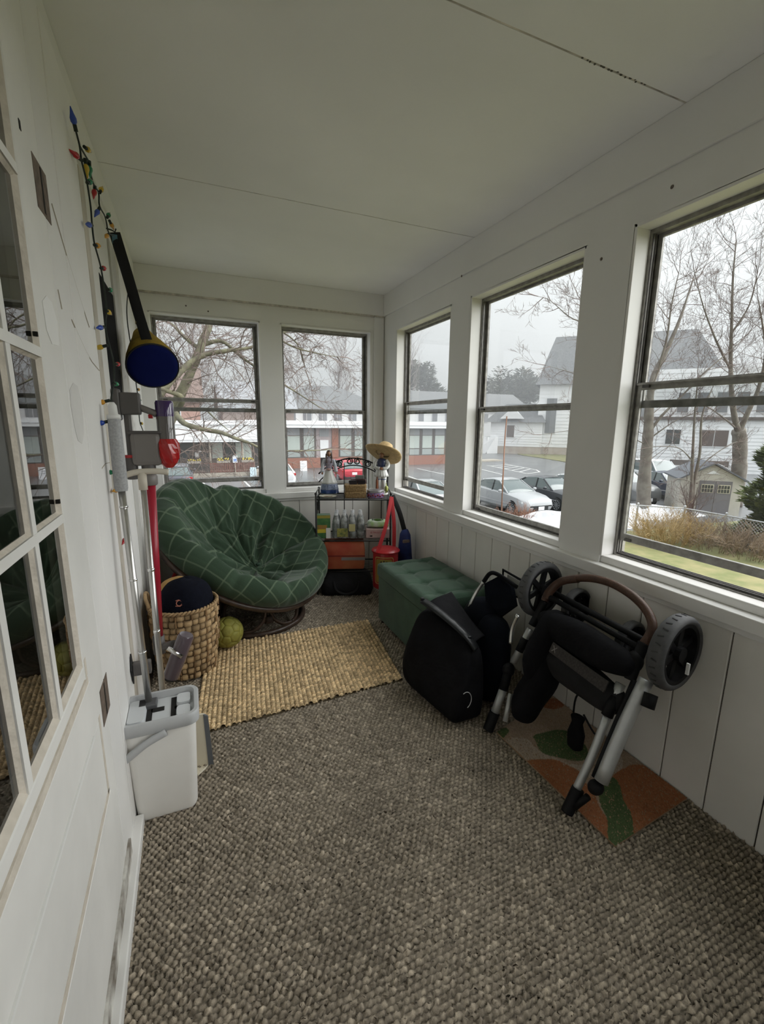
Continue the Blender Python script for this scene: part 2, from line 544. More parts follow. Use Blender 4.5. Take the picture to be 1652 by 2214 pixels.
def make_window(n, a, b, raised, side, glass=True, zt=Z_WT):
    """a..b along the wall; side 'R': wall plane x = XR, 'B': wall plane y = YB"""
    root = bpy.data.objects.new('window_%d' % n, None)
    COL.objects.link(root)
    root['kind'] = 'structure'
    def P(u, d, z):
        return (XR + d, u, z) if side == 'R' else (u, YB + d, z)
    root.location = P((a + b) / 2, 0.1, Z_STOOL)
    def bx(m_, u0, u1, d0, d1, z0, z1):
        p, q = P(u0, d0, z0), P(u1, d1, z1)
        m_.box([min(p[i], q[i]) for i in range(3)], [max(p[i], q[i]) for i in range(3)])
    def ring(m_, u0, u1, z0, z1, d0, d1, wl, wb, wt_):
        bx(m_, u0, u0 + wl, d0, d1, z0, z1); bx(m_, u1 - wl, u1, d0, d1, z0, z1)
        bx(m_, u0 + wl, u1 - wl, d0, d1, z0, z0 + wb); bx(m_, u0 + wl, u1 - wl, d0, d1, z1 - wt_, z1)
    m_ = MB(); bx(m_, a, b, 0.012, 0.135, Z_STOOL, Z_WB)
    m_.build('sub_sill', white, root, world=True, bevel=0.004)
    m_ = MB(); bx(m_, a, a + 0.012, 0.0, 0.075, Z_WB, zt); bx(m_, b - 0.012, b, 0.0, 0.075, Z_WB, zt); bx(m_, a, b, 0.0, 0.075, zt - 0.012, zt)
    m_.build('jamb_lining', white, root, world=True, bevel=0.002)
    m_ = MB()
    ring(m_, a + 0.003, b - 0.003, Z_WB, zt - 0.002, 0.075, 0.13, 0.020, 0.006, 0.026)
    m_.build('outer_frame', sash_m, root, world=True)
    m_ = MB()
    for uu in (a + 0.023, b - 0.023):
        for d in (0.078, 0.092, 0.106): bx(m_, uu - 0.003, uu + 0.003, d, d + 0.004, Z_WB, zt - 0.028)
    for d in (0.082, 0.098, 0.112): bx(m_, a + 0.02, b - 0.02, d, d + 0.004, Z_WB + 0.003, Z_WB + 0.014)
    m_.build('track', sash_dk, root, world=True)
    lo, ltop = (0.893, 1.572) if raised else (Z_WB + 0.008, 1.502)
    ubot = 1.470
    i0, i1 = a + 0.020, b - 0.020
    m_ = MB(); ring(m_, i0, i1, ubot, zt - 0.026, 0.106, 0.120, 0.024, 0.030, 0.014)
    us = m_.build('upper_sash', sash_m, root, world=True, bevel=0.0015, bseg=1)
    m_ = MB(); ring(m_, i0, i1, lo, ltop, 0.086, 0.102, 0.024, 0.032, 0.030)
    bx(m_, i0, i1, 0.080, 0.088, ltop - 0.012, ltop - 0.004)
    ls = m_.build('lower_sash', sash_m, root, world=True, bevel=0.0015, bseg=1)
    m_ = MB()
    for uu in (i0 + 0.035, i1 - 0.065): bx(m_, uu, uu + 0.03, 0.076, 0.086, ltop - 0.022, ltop - 0.010); bx(m_, uu, uu + 0.03, 0.078, 0.086, lo + 0.004, lo + 0.014)
    m_.build('latch', sash_dk, ls, world=True)
    if glass:
        m_ = MB(); bx(m_, i0 + 0.02, i1 - 0.02, 0.112, 0.1128, ubot + 0.02, zt - 0.036)
        m_.build('pane', pane_m, us, world=True)
        m_ = MB(); bx(m_, i0 + 0.02, i1 - 0.02, 0.094, 0.0948, lo + 0.02, ltop - 0.02)
        m_.build('pane', pane_m, ls, world=True)
    # portal that guides daylight sampling through the opening
    L = bpy.data.lights.new('daylight_portal', 'AREA')
    L.shape = 'RECTANGLE'
    L.cycles.is_portal = True
    lo_ = bpy.data.objects.new('daylight_portal', L)
    COL.objects.link(lo_)
    L.size = b - a; L.size_y = zt - Z_WB
    lo_.location = P((a + b) / 2, 0.15, (Z_WB + zt) / 2)
    lo_.rotation_euler = (PI / 2, 0, PI / 2) if side == 'R' else (-PI / 2, 0, 0)
    return root

n = 1
for a, b, r_ in B_OPEN:
    make_window(n, a, b, r_, 'B', zt=Z_WT + 0.012); n += 1
for a, b, r_ in reversed(R_OPEN):
    make_window(n, a, b, r_, 'R'); n += 1
for a, b in R_BEHIND:
    make_window(n, a, b, False, 'R'); n += 1

# front wall (behind the camera) with a window opening
w = MB()
w.box((XL - 0.14, YF - T, 2.0), (XR + T, YF, ZC + 0.012)); w.box((XL - 0.14, YF - T, 0), (XR + T, YF, 1.0))
w.box((XL - 0.14, YF - T, 1.0), (0.55, YF, 2.0)); w.box((1.05, YF - T, 1.0), (XR + T, YF, 2.0))
tag(w.build('wall_front', white_wall), kind='structure')
L = bpy.data.lights.new('daylight_portal', 'AREA'); L.shape = 'RECTANGLE'; L.cycles.is_portal = True
L.size, L.size_y = 0.5, 1.0
lo_ = bpy.data.objects.new('daylight_portal', L); COL.objects.link(lo_)
lo_.location = (0.8, YF - 0.15, 1.5); lo_.rotation_euler = (PI / 2, 0, 0)

# left wall, with the opening of the glazed door
D0, D1, DZ = 0.02, 1.30, 2.34
w = MB()
w.box((XL - 0.14, YF, 0), (XL, D0, ZC + 0.012)); w.box((XL - 0.14, D1, 0), (XL, YB, ZC + 0.012)); w.box((XL - 0.14, D0, DZ), (XL, D1, ZC + 0.012))
wall_left = tag(w.build('wall_left', white_wall), kind='structure')
XC = -0.262                                                   # front of door and casing
ci = 0
for (a, b, dx) in [(1.333, 1.50, 0.0), (1.50, 1.66, 0.002), (1.66, 1.835, 0.0)]:
    MB().box((XL, a + 0.0005, 0.0), (XC + dx, b - 0.0005, 2.36)).build('casing_board', white, wall_left, bevel=0.002, bseg=1)
MB().box((XL, YF, 2.352), (XL + 0.022, YB, ZC)).build('crown_strip', white_wall, wall_left, bevel=0.006)
MB().box((XL, 1.835, 2.30), (XL + 0.012, YB, 2.352)).build('frieze_board', white_wall, wall_left)
# dim room seen through the door panes
w = MB().box((-2.6, -0.9, 0.0), (XL - 0.145, 2.4, 2.45))
ir = w.build('wall_interior', mat('dim_room', (0.16, 0.12, 0.09), rough=0.8, var=0.4, vscale=1.5))
bm = bmesh.new(); bm.from_mesh(ir.data)
for fc in list(bm.faces):
    if fc.normal.x > 0.9: bm.faces.remove(fc)
bmesh.ops.reverse_faces(bm, faces=bm.faces); bm.to_mesh(ir.data); bm.free()
tag(ir, kind='structure')

# nail heads, patches of newer and older paint, mildew along the ceiling joint
nail = mat('rusty_nail_head', (0.16, 0.13, 0.11), rough=0.7)
for p in ((0.203, 3.884, 2.215), (0.049, 3.884, 2.239)): MB().ball(p, (.006, .003, .006), 8, 6).build('nail_head', nail, wall_back)
for p in ((1.665, 1.262, 2.242), (1.652, 2.622, 2.307), (1.665, 1.549, 2.089)): MB().ball(p, (.003, .007, .007), 8, 6).build('nail_head', nail, wall_right)
def wall_patch(name, c, m_, th):
    n_ = len(c)
    MB().add([(XC + .0003, y, z) for y, z in c] + [(XC + th, y, z) for y, z in c], [tuple(range(n_)), tuple(range(2 * n_ - 1, n_ - 1, -1))] + [(i, (i + 1) % n_, n_ + (i + 1) % n_, n_ + i) for i in range(n_)]).build(name, m_, wall_left)
wall_patch('fresh_paint_patch', [(1.20, 1.64), (1.205, 1.585), (1.235, 1.56), (1.30, 1.565), (1.31, 1.62), (1.28, 1.655), (1.24, 1.66)], mat('fresh_white_paint', (0.88, 0.875, 0.86), rough=.45), .0012)
wall_patch('old_paint_patch', [(1.35, 1.47), (1.345, 1.43), (1.355, 1.38), (1.375, 1.345), (1.42, 1.335), (1.455, 1.36), (1.47, 1.40), (1.47, 1.45), (1.45, 1.485), (1.40, 1.49)], mat('old_grey_paint', (0.72, 0.71, 0.69), rough=.6, var=.05, vscale=8), .0008)
mil = mat('mildew', (0.10, 0.095, 0.08), rough=.95)
rq = random.Random(3)
for k in range(16):
    x = 1.18 + k * .018 + rq.uniform(-.006, .006); MB().ball((x, 1.24 + rq.uniform(-.004, .004), ZC + .001), (.006 * rq.uniform(.5, 1.2), .004, .0015), 6, 4).build('mildew_spot', mil, ceiling)

# ================================================================== GLAZED DOOR (left, nearest the camera)
door_paint = mat('old_door_paint', (0.81, 0.80, 0.77), rough=0.5, var=0.06, vscale=4, bump=0.12, bscale=22, detail=6)
putty = mat('dirty_putty_bead', (0.66, 0.60, 0.51), rough=0.7, var=0.10, vscale=30, bump=0.3, bscale=60, col2=(0.72, 0.66, 0.57), detail=6)
peel = mat('peeling_paint', (0.17, 0.14, 0.11), rough=0.8, vscale=15, bump=0.4, bscale=40, col2=(0.80, 0.79, 0.74), detail=6)
door_1 = bpy.data.objects.new('door_1', None)
COL.objects.link(door_1); door_1['kind'] = 'structure'; door_1.location = (XC, 0.66, 0.0)
XG = XC - 0.011                                               # glass plane
YP = [0.195, 0.385, 0.575, 0.765, 0.955, 1.140]               # muntin centres, last = inner edge of the hinge stile
ZP = [0.842, 1.188, 1.531, 1.86, 2.20]
def dbox(name, a, b, m_=door_paint, bev=0.0, par=door_1):
    return MB().box(a, b).build(name, m_, par, world=True, bevel=bev, bseg=1)
dbox('hinge_stile', (XC - 0.04, 1.150, 0.10), (XC, 1.3315, 2.33), bev=0.003)
dbox('lock_stile', (XC - 0.04, 0.035, 0.10), (XC, 0.185, 2.33), bev=0.003)
dbox('top_rail', (XC - 0.04, 0.185, 2.21), (XC, 1.150, 2.33), bev=0.003)
dbox('glass_rail', (XC - 0.04, 0.185, 0.800), (XC, 1.150, 0.832), bev=0.003)
dbox('lower_rail', (XC - 0.04, 0.185, 0.648), (XC + .0012, 1.185, 0.778), bev=0.003)
dbox('bead_strip', (XC - 0.04, 0.185, 0.640), (XC + 0.004, 1.150, 0.648), mat('bright_paint_bead', (0.86, 0.86, 0.84), rough=0.4))
dbox('lower_panel', (XC - 0.04, 0.185, 0.430), (XC + 0.0008, 1.222, 0.640), bev=0.002)
dbox('bottom_rail', (XC - 0.04, 0.185, 0.10), (XC + .0018, 1.255, 0.410), bev=0.003)
# bevelled beads
def bead_y(z, y0, y1, h=0.016, m_=putty, d=0.012):
    # horizontal bead, triangular section
    MB().add([(XC + 0.001, y0, z - h / 2), (XC - d, y0, z - h / 2), (XC - d, y0, z + h / 2), (XC + 0.001, y0, z + h / 2 - 0.003),
              (XC + 0.001, y1, z - h / 2), (XC - d, y1, z - h / 2), (XC - d, y1, z + h / 2), (XC + 0.001, y1, z + h / 2 - 0.003)],
             [(3, 2, 1, 0), (4, 5, 6, 7), (0, 1, 5, 4), (1, 2, 6, 5), (2, 3, 7, 6), (3, 0, 4, 7)]).build('bead', m_, door_1, world=True)
bead_y(0.789, 0.185, 1.170, 0.022)
bead_y(0.420, 0.185, 1.240, 0.020)
MB().box((XC - 0.012, 1.222, 0.420), (XC + 0.001, 1.240, 0.648)).build('bead', putty, door_1, world=True)
MB().box((XC - 0.012, 1.156, 0.800), (XC + 0.0008, 1.172, 0.845)).build('bead', putty, door_1, world=True)
# peeling strip at the foot of the door
dbox('foot_strip', (XC - 0.03, 0.035, 0.045), (XC + 0.008, 1.40, 0.10), peel)
MB().box((XC - 0.001, 0.68, 0.045), (XC + 0.0095, 0.90, 0.094)).build('bare_wood_patch', mat('bare_wood', (0.42, 0.22, 0.12), rough=0.7, var=0.3, vscale=30), door_1, world=True)
tag(MB().box((XL, 0.03, 0.0), (XC + 0.028, 1.55, 0.045)).build('trim_5', white, bevel=0.004), kind='structure')
# muntins: face plus sloped putty stops down to the glass
def muntin_v(y, z0, z1):
    fw_, bw = 0.011, 0.017
    m_ = MB().box((XG, y - fw_, z0), (XC - 0.001, y + fw_, z1))
    o = m_.build('muntin', door_paint, door_1, world=True)
    for s in (-1, 1):
        q = MB().add([(XC - 0.004, y + s * fw_, z0), (XG, y + s * bw, z0), (XG, y + s * fw_, z0), (XC - 0.004, y + s * fw_, z1), (XG, y + s * bw, z1), (XG, y + s * fw_, z1)],
                     [(0, 1, 2), (3, 5, 4), (0, 3, 4, 1), (1, 4, 5, 2), (2, 5, 3, 0)])
        q.build('stop', putty, o, world=True)
def muntin_h(z, y0, y1):
    fw_, bw = 0.0095, 0.0155
    m_ = MB().box((XG, y0, z - fw_), (XC - 0.0005, y1, z + fw_))
    o = m_.build('muntin', door_paint, door_1, world=True)
    for s in (-1, 1):
        q = MB().add([(XC - 0.004, y0, z + s * fw_), (XG, y0, z + s * bw), (XG, y0, z + s * fw_), (XC - 0.004, y1, z + s * fw_), (XG, y1, z + s * bw), (XG, y1, z + s * fw_)],
                     [(0, 1, 2), (3, 5, 4), (0, 3, 4, 1), (1, 4, 5, 2), (2, 5, 3, 0)])
        q.build('stop', putty, o, world=True)
for y in YP[:-1][1:]: muntin_v(y, 0.832, 2.21)
for z in ZP[1:-1]: muntin_h(z, 0.185, 1.150)
# stops along the hinge stile and the bottom rail
MB().add([(XC - 0.002, 1.150, 0.832), (XG, 1.141, 0.832), (XG, 1.150, 0.832), (XC - 0.002, 1.150, 2.21), (XG, 1.141, 2.21), (XG, 1.150, 2.21)],
         [(0, 1, 2), (3, 5, 4), (0, 3, 4, 1), (1, 4, 5, 2), (2, 5, 3, 0)]).build('stop', putty, door_1, world=True)
MB().add([(XC - 0.002, 0.185, 0.832), (XG, 0.185, 0.843), (XG, 0.185, 0.832), (XC - 0.002, 1.150, 0.832), (XG, 1.150, 0.843), (XG, 1.150, 0.832)],
         [(0, 1, 2), (3, 5, 4), (0, 3, 4, 1), (1, 4, 5, 2), (2, 5, 3, 0)]).build('stop', putty, door_1, world=True)
door_glass = glass_mat('door_glass', (0.55, 0.55, 0.52), refl=1.0)
for i in range(5):
    for j in range(4):
        y0, y1 = YP[i] - 0.003, YP[i + 1] + 0.003
        MB().box((XG - 0.003, y0, ZP[j] - 0.012), (XG, y1, ZP[j + 1] + 0.003)).build('pane', door_glass, door_1, world=True)
# dark chips in the putty where paint has come off
chip = mat('black_chip', (0.02, 0.018, 0.015), rough=0.8)
for (y, z) in [(1.141, 1.565), (1.141, 1.225), (0.945, 1.205), (0.945, 1.165), (0.945, 1.522)]:
    MB().box((XC - 0.009, y + 0.000, z - 0.004), (XC - 0.0015, y + 0.006, z + 0.005)).build('paint_chip', chip, door_1, world=True)
# old hinge mortises: bare brown recess
hm = mat('bare_hinge_recess', (0.15, 0.115, 0.09), rough=0.75, var=0.35, vscale=45, bump=0.3)
for z in (1.895, 0.642):
    h_ = MB().box((XC - 0.002, 1.268, z - 0.052), (XC + 0.0012, 1.372, z + 0.052)).build('hinge_recess', hm, door_1, world=True)
    MB().box((XC, 1.318, z - 0.046), (XC + 0.0022, 1.328, z + 0.046)).build('groove', chip, h_, world=True)
for (y, z) in [(1.204, 1.961)]:
    MB().box((XC - 0.001, y - 0.006, z - 0.009), (XC + 0.0012, y + 0.004, z + 0.009)).build('screw_hole', chip, door_1, world=True)
MB().box((XC - 0.001, 0.800, 0.335), (XC + 0.001, 0.806, 0.352)).build('screw_hole', chip, door_1, world=True)
# hairline cracks in the casing paint
crack = mat('paint_crack', (0.45, 0.40, 0.33), rough=0.9)
for pts in [[(1.47, 1.655), (1.54, 1.625), (1.62, 1.595), (1.70, 1.575), (1.82, 1.56)], [(1.40, 1.90), (1.50, 1.82), (1.62, 1.74), (1.72, 1.68)], [(1.66, 1.245), (1.74, 1.255), (1.83, 1.25)], [(1.355, 1.70), (1.372, 1.66)]]:
    MB().tube([(XC + 0.0012, y, z) for y, z in pts], 0.0011, seg=5).build('paint_crack', crack, wall_left)

# ---- second door beyond the casing: narrow dark lite
door_2 = bpy.data.objects.new('door_2', None)
COL.objects.link(door_2); door_2['kind'] = 'structure'; door_2.location = (XL, 2.6, 0.0)
casing_shade = mat('casing_shade_tone', (0.56, 0.52, 0.45), rough=0.6, var=0.12, vscale=6)  # shadow on the set-back strip, put into its colour
MB().box((XL, 2.02, 0.0), (XL + 0.014, 2.10, 2.26)).build('casing_board', casing_shade, door_2, world=True, bevel=0.002)
MB().box((XL, 2.105, 0.0), (XL + 0.006, 2.30, 2.10)).build('stile', white, door_2, world=True, bevel=0.002)
MB().box((XL, 2.33, 1.42), (XL + 0.003, 2.72, 2.0)).build('pane', mat('dark_glass', (0.012, 0.012, 0.013), rough=0.85, spec=0.1), door_2, world=True)
MB().box((XL, 2.30, 0.0), (XL + 0.006, 2.76, 1.42)).build('lower_panel', white, door_2, world=True, bevel=0.002)
MB().box((XL, 2.72, 0.0), (XL + 0.010, 2.90, 2.26)).build('stile', mat('grey_paint', (0.52, 0.51, 0.48), rough=0.6, var=0.08, vscale=4), door_2, world=True, bevel=0.002)
MB().box((XL, 2.95, 0.0), (XL + 0.016, 3.25, 2.30)).build('casing_board', white, door_2, world=True, bevel=0.002)

# ================================================================== OUTSIDE
G = -2.6                                                      # level of the parking lot below the porch floor
rnd = random.Random(11)
def m_asphalt():
    m = mat('wet_asphalt', (0.155, 0.160, 0.165), rough=0.30, var=0.18, vscale=0.35, spec=0.6, bump=0.15, bscale=30, detail=6)
    return m
brick_m = None
def brick_mat(name, c1, c2, mortar, scale):
    if name in MATS: return MATS[name]
    m = bpy.data.materials.new(name); m.use_nodes = True
    nt = m.node_tree; b = nt.nodes['Principled BSDF']; b.inputs['Roughness'].default_value = 0.85
    tc = nt.nodes.new('ShaderNodeTexCoord'); mp = nt.nodes.new('ShaderNodeMapping'); br = nt.nodes.new('ShaderNodeTexBrick')
    mp.inputs['Rotation'].default_value = (PI / 2, 0, 0)
    br.inputs['Color1'].default_value = tuple(c1) + (1,); br.inputs['Color2'].default_value = tuple(c2) + (1,)
    br.inputs['Mortar'].default_value = tuple(mortar) + (1,); br.inputs['Scale'].default_value = scale
    nt.links.new(tc.outputs['Object'], mp.inputs['Vector']); nt.links.new(mp.outputs[0], br.inputs['Vector'])
    nt.links.new(br.outputs['Color'], b.inputs['Base Color'])
    MATS[name] = m
    return m
brick_m = brick_mat('red_brick', (0.36, 0.13, 0.075), (0.30, 0.10, 0.06), (0.36, 0.28, 0.24), 4.0)
pale_brick = brick_mat('pale_brick', (0.48, 0.26, 0.20), (0.42, 0.22, 0.17), (0.5, 0.42, 0.38), 4.0)
sid = mat('white_siding', (0.88, 0.89, 0.90), rough=0.6, var=0.04, vscale=1)
trimw = mat('white_trim_outside', (0.84, 0.85, 0.86), rough=0.55)
shing = mat('grey_shingles', (0.17, 0.175, 0.18), rough=0.85, var=0.2, vscale=6, bump=0.3, bscale=20)
wglass = mat('dark_window_glass', (0.05, 0.055, 0.06), rough=0.12, spec=0.7)
blind = mat('pale_blind_glass', (0.50, 0.56, 0.52), rough=0.25, spec=0.6)
grass_m = mat('winter_lawn', (0.15, 0.165, 0.065), rough=0.95, vscale=2.2, col2=(0.25, 0.225, 0.11), bump=0.6, bscale=40, detail=8)
snow_m = mat('dirty_snow', (0.74, 0.74, 0.76), rough=0.8, vscale=6, col2=(0.90, 0.90, 0.92), bump=0.5, bscale=8)

pav = tag(MB().box((-60, 4.5, G - 0.3), (140, 150, G)).build('pavement', m_asphalt()), kind='structure')
tag(MB().box((-60, -60, G - 0.35), (140, 4.5, G - 0.02)).build('ground', grass_m), kind='structure')
wline = mat('road_paint', (0.72, 0.72, 0.70), rough=0.5)
def marking(p, q, w=0.11):
    p, q = Vector((p[0], p[1], 0)), Vector((q[0], q[1], 0))
    d = (q - p).normalized(); nn = Vector((-d.y, d.x, 0)) * w / 2
    z0, z1 = G - 0.01, G + 0.008
    P = [p - nn, q - nn, q + nn, p + nn]
    MB().hexa([(v.x, v.y, z0) for v in P] + [(v.x, v.y, z1) for v in P]).build('marking', wline, pav)
for p, q in [((0.653, 31.672, -2.600), (0.890, 27.699, -2.600)), ((3.254, 31.813, -2.600), (3.289, 27.254, -2.600)),
             ((23.567, 32.775, -2.600), (22.788, 28.946, -2.600)), ((26.406, 35.936, -2.600), (25.171, 28.861, -2.600)),
             ((29.111, 36.648, -2.600), (28.051, 30.958, -2.600)), ((25.171, 28.861, -2.600), (27.101, 29.506, -2.600)), ((28.051, 30.958, -2.600), (27.101, 29.506, -2.600)),
             ((18.426, 35.210, -2.600), (18.414, 30.036, -2.600)), ((15.161, 30.773, -2.600), (14.449, 25.103, -2.600))]:
    marking(p, q)
for k in range(5):
    t = (k + 0.6) / 5.5
    a = Vector((26.406, 35.936, -2.600)).lerp(Vector((25.171, 28.861, -2.600)), t); b = Vector((29.111, 36.648, -2.600)).lerp(Vector((28.051, 30.958, -2.600)), t)
    marking(a, b, 0.09)
for k in range(6):
    marking((6.363, 32.151, -2.600) if False else (8.0 + 0.02 * k, 28.0 + 0.75 * k), (11.4, 28.1 + 0.75 * k), 0.13)
# lawns
def patch(name, pts, z, m_, **kw):
    n_ = len(pts)
    o = MB().prism([(p[0], p[1]) for p in pts], G - 0.05, z).build(name, m_)
    return tag(o, kind='structure')
patch('lawn_yard', [(1.9, -8), (25, -8), (22.5, 11.0), (18.5, 11.5), (14.2, 11.6), (1.9, 11.6)], G + 0.03, grass_m)
patch('lawn_church', [(38.972, 45.699, -2.600), (38.162, 41.347, -2.600), (36.557, 35.518, -2.600), (46, 33), (52, 40), (42, 52)], G + 0.06, grass_m)
kerb_m = mat('concrete_kerb', (0.42, 0.38, 0.32), rough=0.8, var=0.15, vscale=3)
tag(MB().box((28.0, 39.5, G), (31.0, 41, G + 0.12)).build('kerb_island', kerb_m), kind='structure')

# ---------------------------------------------------------------- trees
class Tree:
    def __init__(s, seed): s.r = random.Random(seed); s.big, s.small = MB(), MB()
    def limb(s, pts, r0, r1, n=5):
        P = spline(pts, n)
        m_ = len(P)
        rs = [r0 + (r1 - r0) * i / (m_ - 1) for i in range(m_)]
        rs = [r * (1 + 0.08 * s.r.uniform(-1, 1)) for r in rs]
        s.big.tube(P, rs, seg=8 if r0 > 0.06 else 6)
        return P
    def twig(s, p, d, L, r, depth, wob=0.25, up_=0.06, spread=0.75):
        n = max(3, int(L / 0.28)) if depth > 0 else 3
        P = [p.copy()]
        d = d.normalized()
        st = L / n
        for i in range(n):
            d = (d + Vector((s.r.uniform(-1, 1), s.r.uniform(-1, 1), s.r.uniform(-1, 1))) * wob + Vector((0, 0, up_))).normalized()
            P.append(P[-1] + d * st)
        rs = [max(r * (1 - 0.75 * i / n), 0.004) for i in range(n + 1)]
        s.small.tube(P, rs, seg=4 if r > 0.02 else 3, cap=False)
        if depth <= 0: return
        nb = s.r.randint(3, 4) if depth > 1 else s.r.randint(3, 5)
        for k in range(nb):
            i = s.r.randint(1, n)
            a = s.r.uniform(0, 2 * PI)
            o = d.orthogonal().normalized(); q = d.cross(o)
            nd = d + (o * math.cos(a) + q * math.sin(a)) * s.r.uniform(0.5, 1.0) * spread * 1.3
            s.twig(P[i], nd, L * s.r.uniform(0.42, 0.7), rs[i] * 0.62, depth - 1, wob, up_, spread)
    def along(s, P, every, L, r, depth, dirs=None, start=0.15, **kw):
        m_ = len(P)
        for i in range(int(m_ * start), m_ - 1, every):
            t = (P[i + 1] - P[i]).normalized()
            a = s.r.uniform(0, 2 * PI)
            o = t.orthogonal().normalized(); q = t.cross(o)
            nd = t * 0.6 + (o * math.cos(a) + q * math.sin(a))
            s.twig(P[i].copy(), nd, L * s.r.uniform(0.6, 1.2), r, depth, **kw)
        s.twig(P[-1].copy(), P[-1] - P[-2], L, r, depth, **kw)
    def done(s, name, label, loc, mb, mt, group='bare trees outside'):
        t = thing(name, label, 'tree', loc, group=group)
        s.big.build('trunk', mb, t, world=True, smooth=True)
        s.small.build('branches', mt, t, world=True)
        return t
bark = mat('mossy_bark', (0.10, 0.09, 0.07), rough=0.9, vscale=5, col2=(0.24, 0.23, 0.15), bump=0.6, bscale=12, detail=8)
bark2 = mat('grey_bark', (0.14, 0.12, 0.105), rough=0.9, vscale=3, col2=(0.24, 0.22, 0.19), bump=0.6, bscale=12, detail=6)
twig_m = mat('twig_brown', (0.17, 0.13, 0.115), rough=0.9)
twig_far = mat('twig_haze_pale', (0.30, 0.26, 0.25), rough=0.95)  # paler than the near twigs: distance haze put into the colour

# gnarled tree by the back window (planes of constant distance give each limb its own depth)
T_ = Tree(5)
L1 = T_.limb([(-1.75, 15.0, G), (-1.282, 15.000, -1.031), (-0.985, 15.000, -0.132), (-0.721, 15.000, 0.689), (-0.314, 15.000, 1.775), (0.156, 15.000, 2.723), (0.582, 15.200, 3.697), (0.856, 15.400, 4.414), (1.086, 15.600, 5.663), (1.397, 16.000, 7.384)], 0.216, 0.067)
L2 = T_.limb([(-0.409, 15.000, 1.505), (-0.080, 14.600, 2.006), (-0.566, 14.200, 2.224), (-0.801, 14.000, 2.288)], 0.096, 0.042)
L3 = T_.limb([(-0.696, 14.200, 2.046), (-0.319, 14.400, 2.497), (0.108, 14.600, 2.942), (0.565, 14.700, 3.263), (1.340, 14.600, 3.444), (2.026, 14.500, 3.596), (3.293, 14.600, 4.285)], 0.114, 0.029)
L4 = T_.limb([(-0.320, 14.800, 1.637), (-0.086, 13.600, 1.314), (0.386, 13.200, 1.161), (0.840, 13.000, 1.068), (1.182, 12.900, 0.922), (1.529, 12.800, 0.799), (1.955, 12.800, 0.617), (2.838, 13.000, 0.553), (4.013, 13.200, 0.565)], 0.084, 0.013)
L5 = T_.limb([(0.604, 15.200, 3.633), (1.124, 15.000, 3.734), (1.617, 14.800, 3.316), (1.960, 14.600, 3.046), (2.930, 14.500, 2.467), (3.958, 14.500, 1.857)], 0.066, 0.013)
L6 = T_.limb([(0.492, 15.200, 3.493), (0.107, 15.600, 3.855), (-0.255, 16.000, 4.292), (-0.642, 16.300, 4.447)], 0.072, 0.017)
L7 = T_.limb([(0.896, 15.400, 4.417), (1.548, 15.400, 4.812), (2.271, 15.200, 4.506), (3.370, 15.000, 3.875), (3.650, 15.000, 3.038)], 0.060, 0.008)
L8 = T_.limb([(0.548, 13.600, 1.634), (0.764, 13.400, 1.385), (1.095, 13.200, 1.075)], 0.030, 0.008)
L9 = T_.limb([(2.795, 14.600, 3.840), (3.231, 14.400, 3.614), (3.959, 14.400, 3.485), (4.644, 14.400, 3.431)], 0.036, 0.006)
for P, e, L, d in [(L1, 1, 2.4, 3), (L3, 1, 1.7, 3), (L4, 2, 1.1, 2), (L5, 2, 1.4, 3), (L6, 2, 1.5, 3), (L7, 2, 1.6, 3), (L9, 2, 1.2, 3), (L2, 3, 1.2, 2)]:
    T_.along(P, e, L, 0.020, d, wob=0.32, up_=0.0)
T_.done('gnarled_tree', 'lichen-spotted gnarled bare tree leaning outside the back window', (-1.75, 15.0, G), bark, twig_m)

# trees outside the near right window
T_ = Tree(21)
a = T_.limb([(18.852, 13.700, -2.600), (18.650, 13.700, -1.483), (18.542, 13.700, -0.236), (18.460, 13.700, 1.174), (18.337, 13.700, 2.153), (18.486, 13.800, 3.318), (19.074, 13.800, 4.489), (19.681, 13.800, 5.848), (20.499, 14.000, 7.646)], 0.320, 0.020)
b = T_.limb([(18.537, 13.700, 1.075), (18.893, 13.500, 1.770), (19.893, 13.300, 2.763), (21.053, 13.200, 3.774), (22.662, 13.000, 5.013)], 0.068, 0.015)
c_ = T_.limb([(18.593, 13.700, 0.775), (19.009, 13.500, 1.180), (19.821, 13.300, 1.683), (20.836, 13.000, 1.993)], 0.037, 0.010)
d_ = T_.limb([(18.373, 13.700, 1.960), (17.713, 13.900, 3.291), (16.923, 14.300, 4.410), (16.044, 14.600, 5.484), (15.052, 15.000, 6.537)], 0.074, 0.015)
e_ = T_.limb([(18.522, 13.800, 3.128), (18.587, 13.500, 4.784), (18.635, 13.500, 6.229), (18.848, 13.500, 7.656)], 0.062, 0.010)
f_ = T_.limb([(16.044, 14.600, 5.484), (14.715, 14.800, 5.580), (13.623, 15.000, 6.208), (12.911, 15.000, 6.301)], 0.031, 0.005)
g_ = T_.limb([(17.965, 13.800, 2.724), (16.206, 14.200, 3.061), (14.932, 14.500, 3.397), (13.647, 15.000, 3.742)], 0.031, 0.005)
h_ = T_.limb([(18.365, 13.700, 0.576), (16.128, 13.900, 1.259), (14.548, 14.100, 1.156), (13.053, 14.300, 0.965)], 0.028, 0.005)
for P, e, L, d in [(a, 2, 2.0, 3), (b, 2, 1.7, 3), (c_, 3, 1.2, 2), (d_, 1, 1.6, 3), (e_, 1, 1.6, 3), (f_, 2, 1.1, 3), (g_, 2, 1.1, 3), (h_, 3, 0.9, 2)]:
    T_.along(P, e, L, 0.018, d, start=0.25)
T_.done('maple_tree', 'tall bare tree with dark trunk beside the snow patch and parked cars', (18.852, 13.700, -2.600), bark2, twig_m)

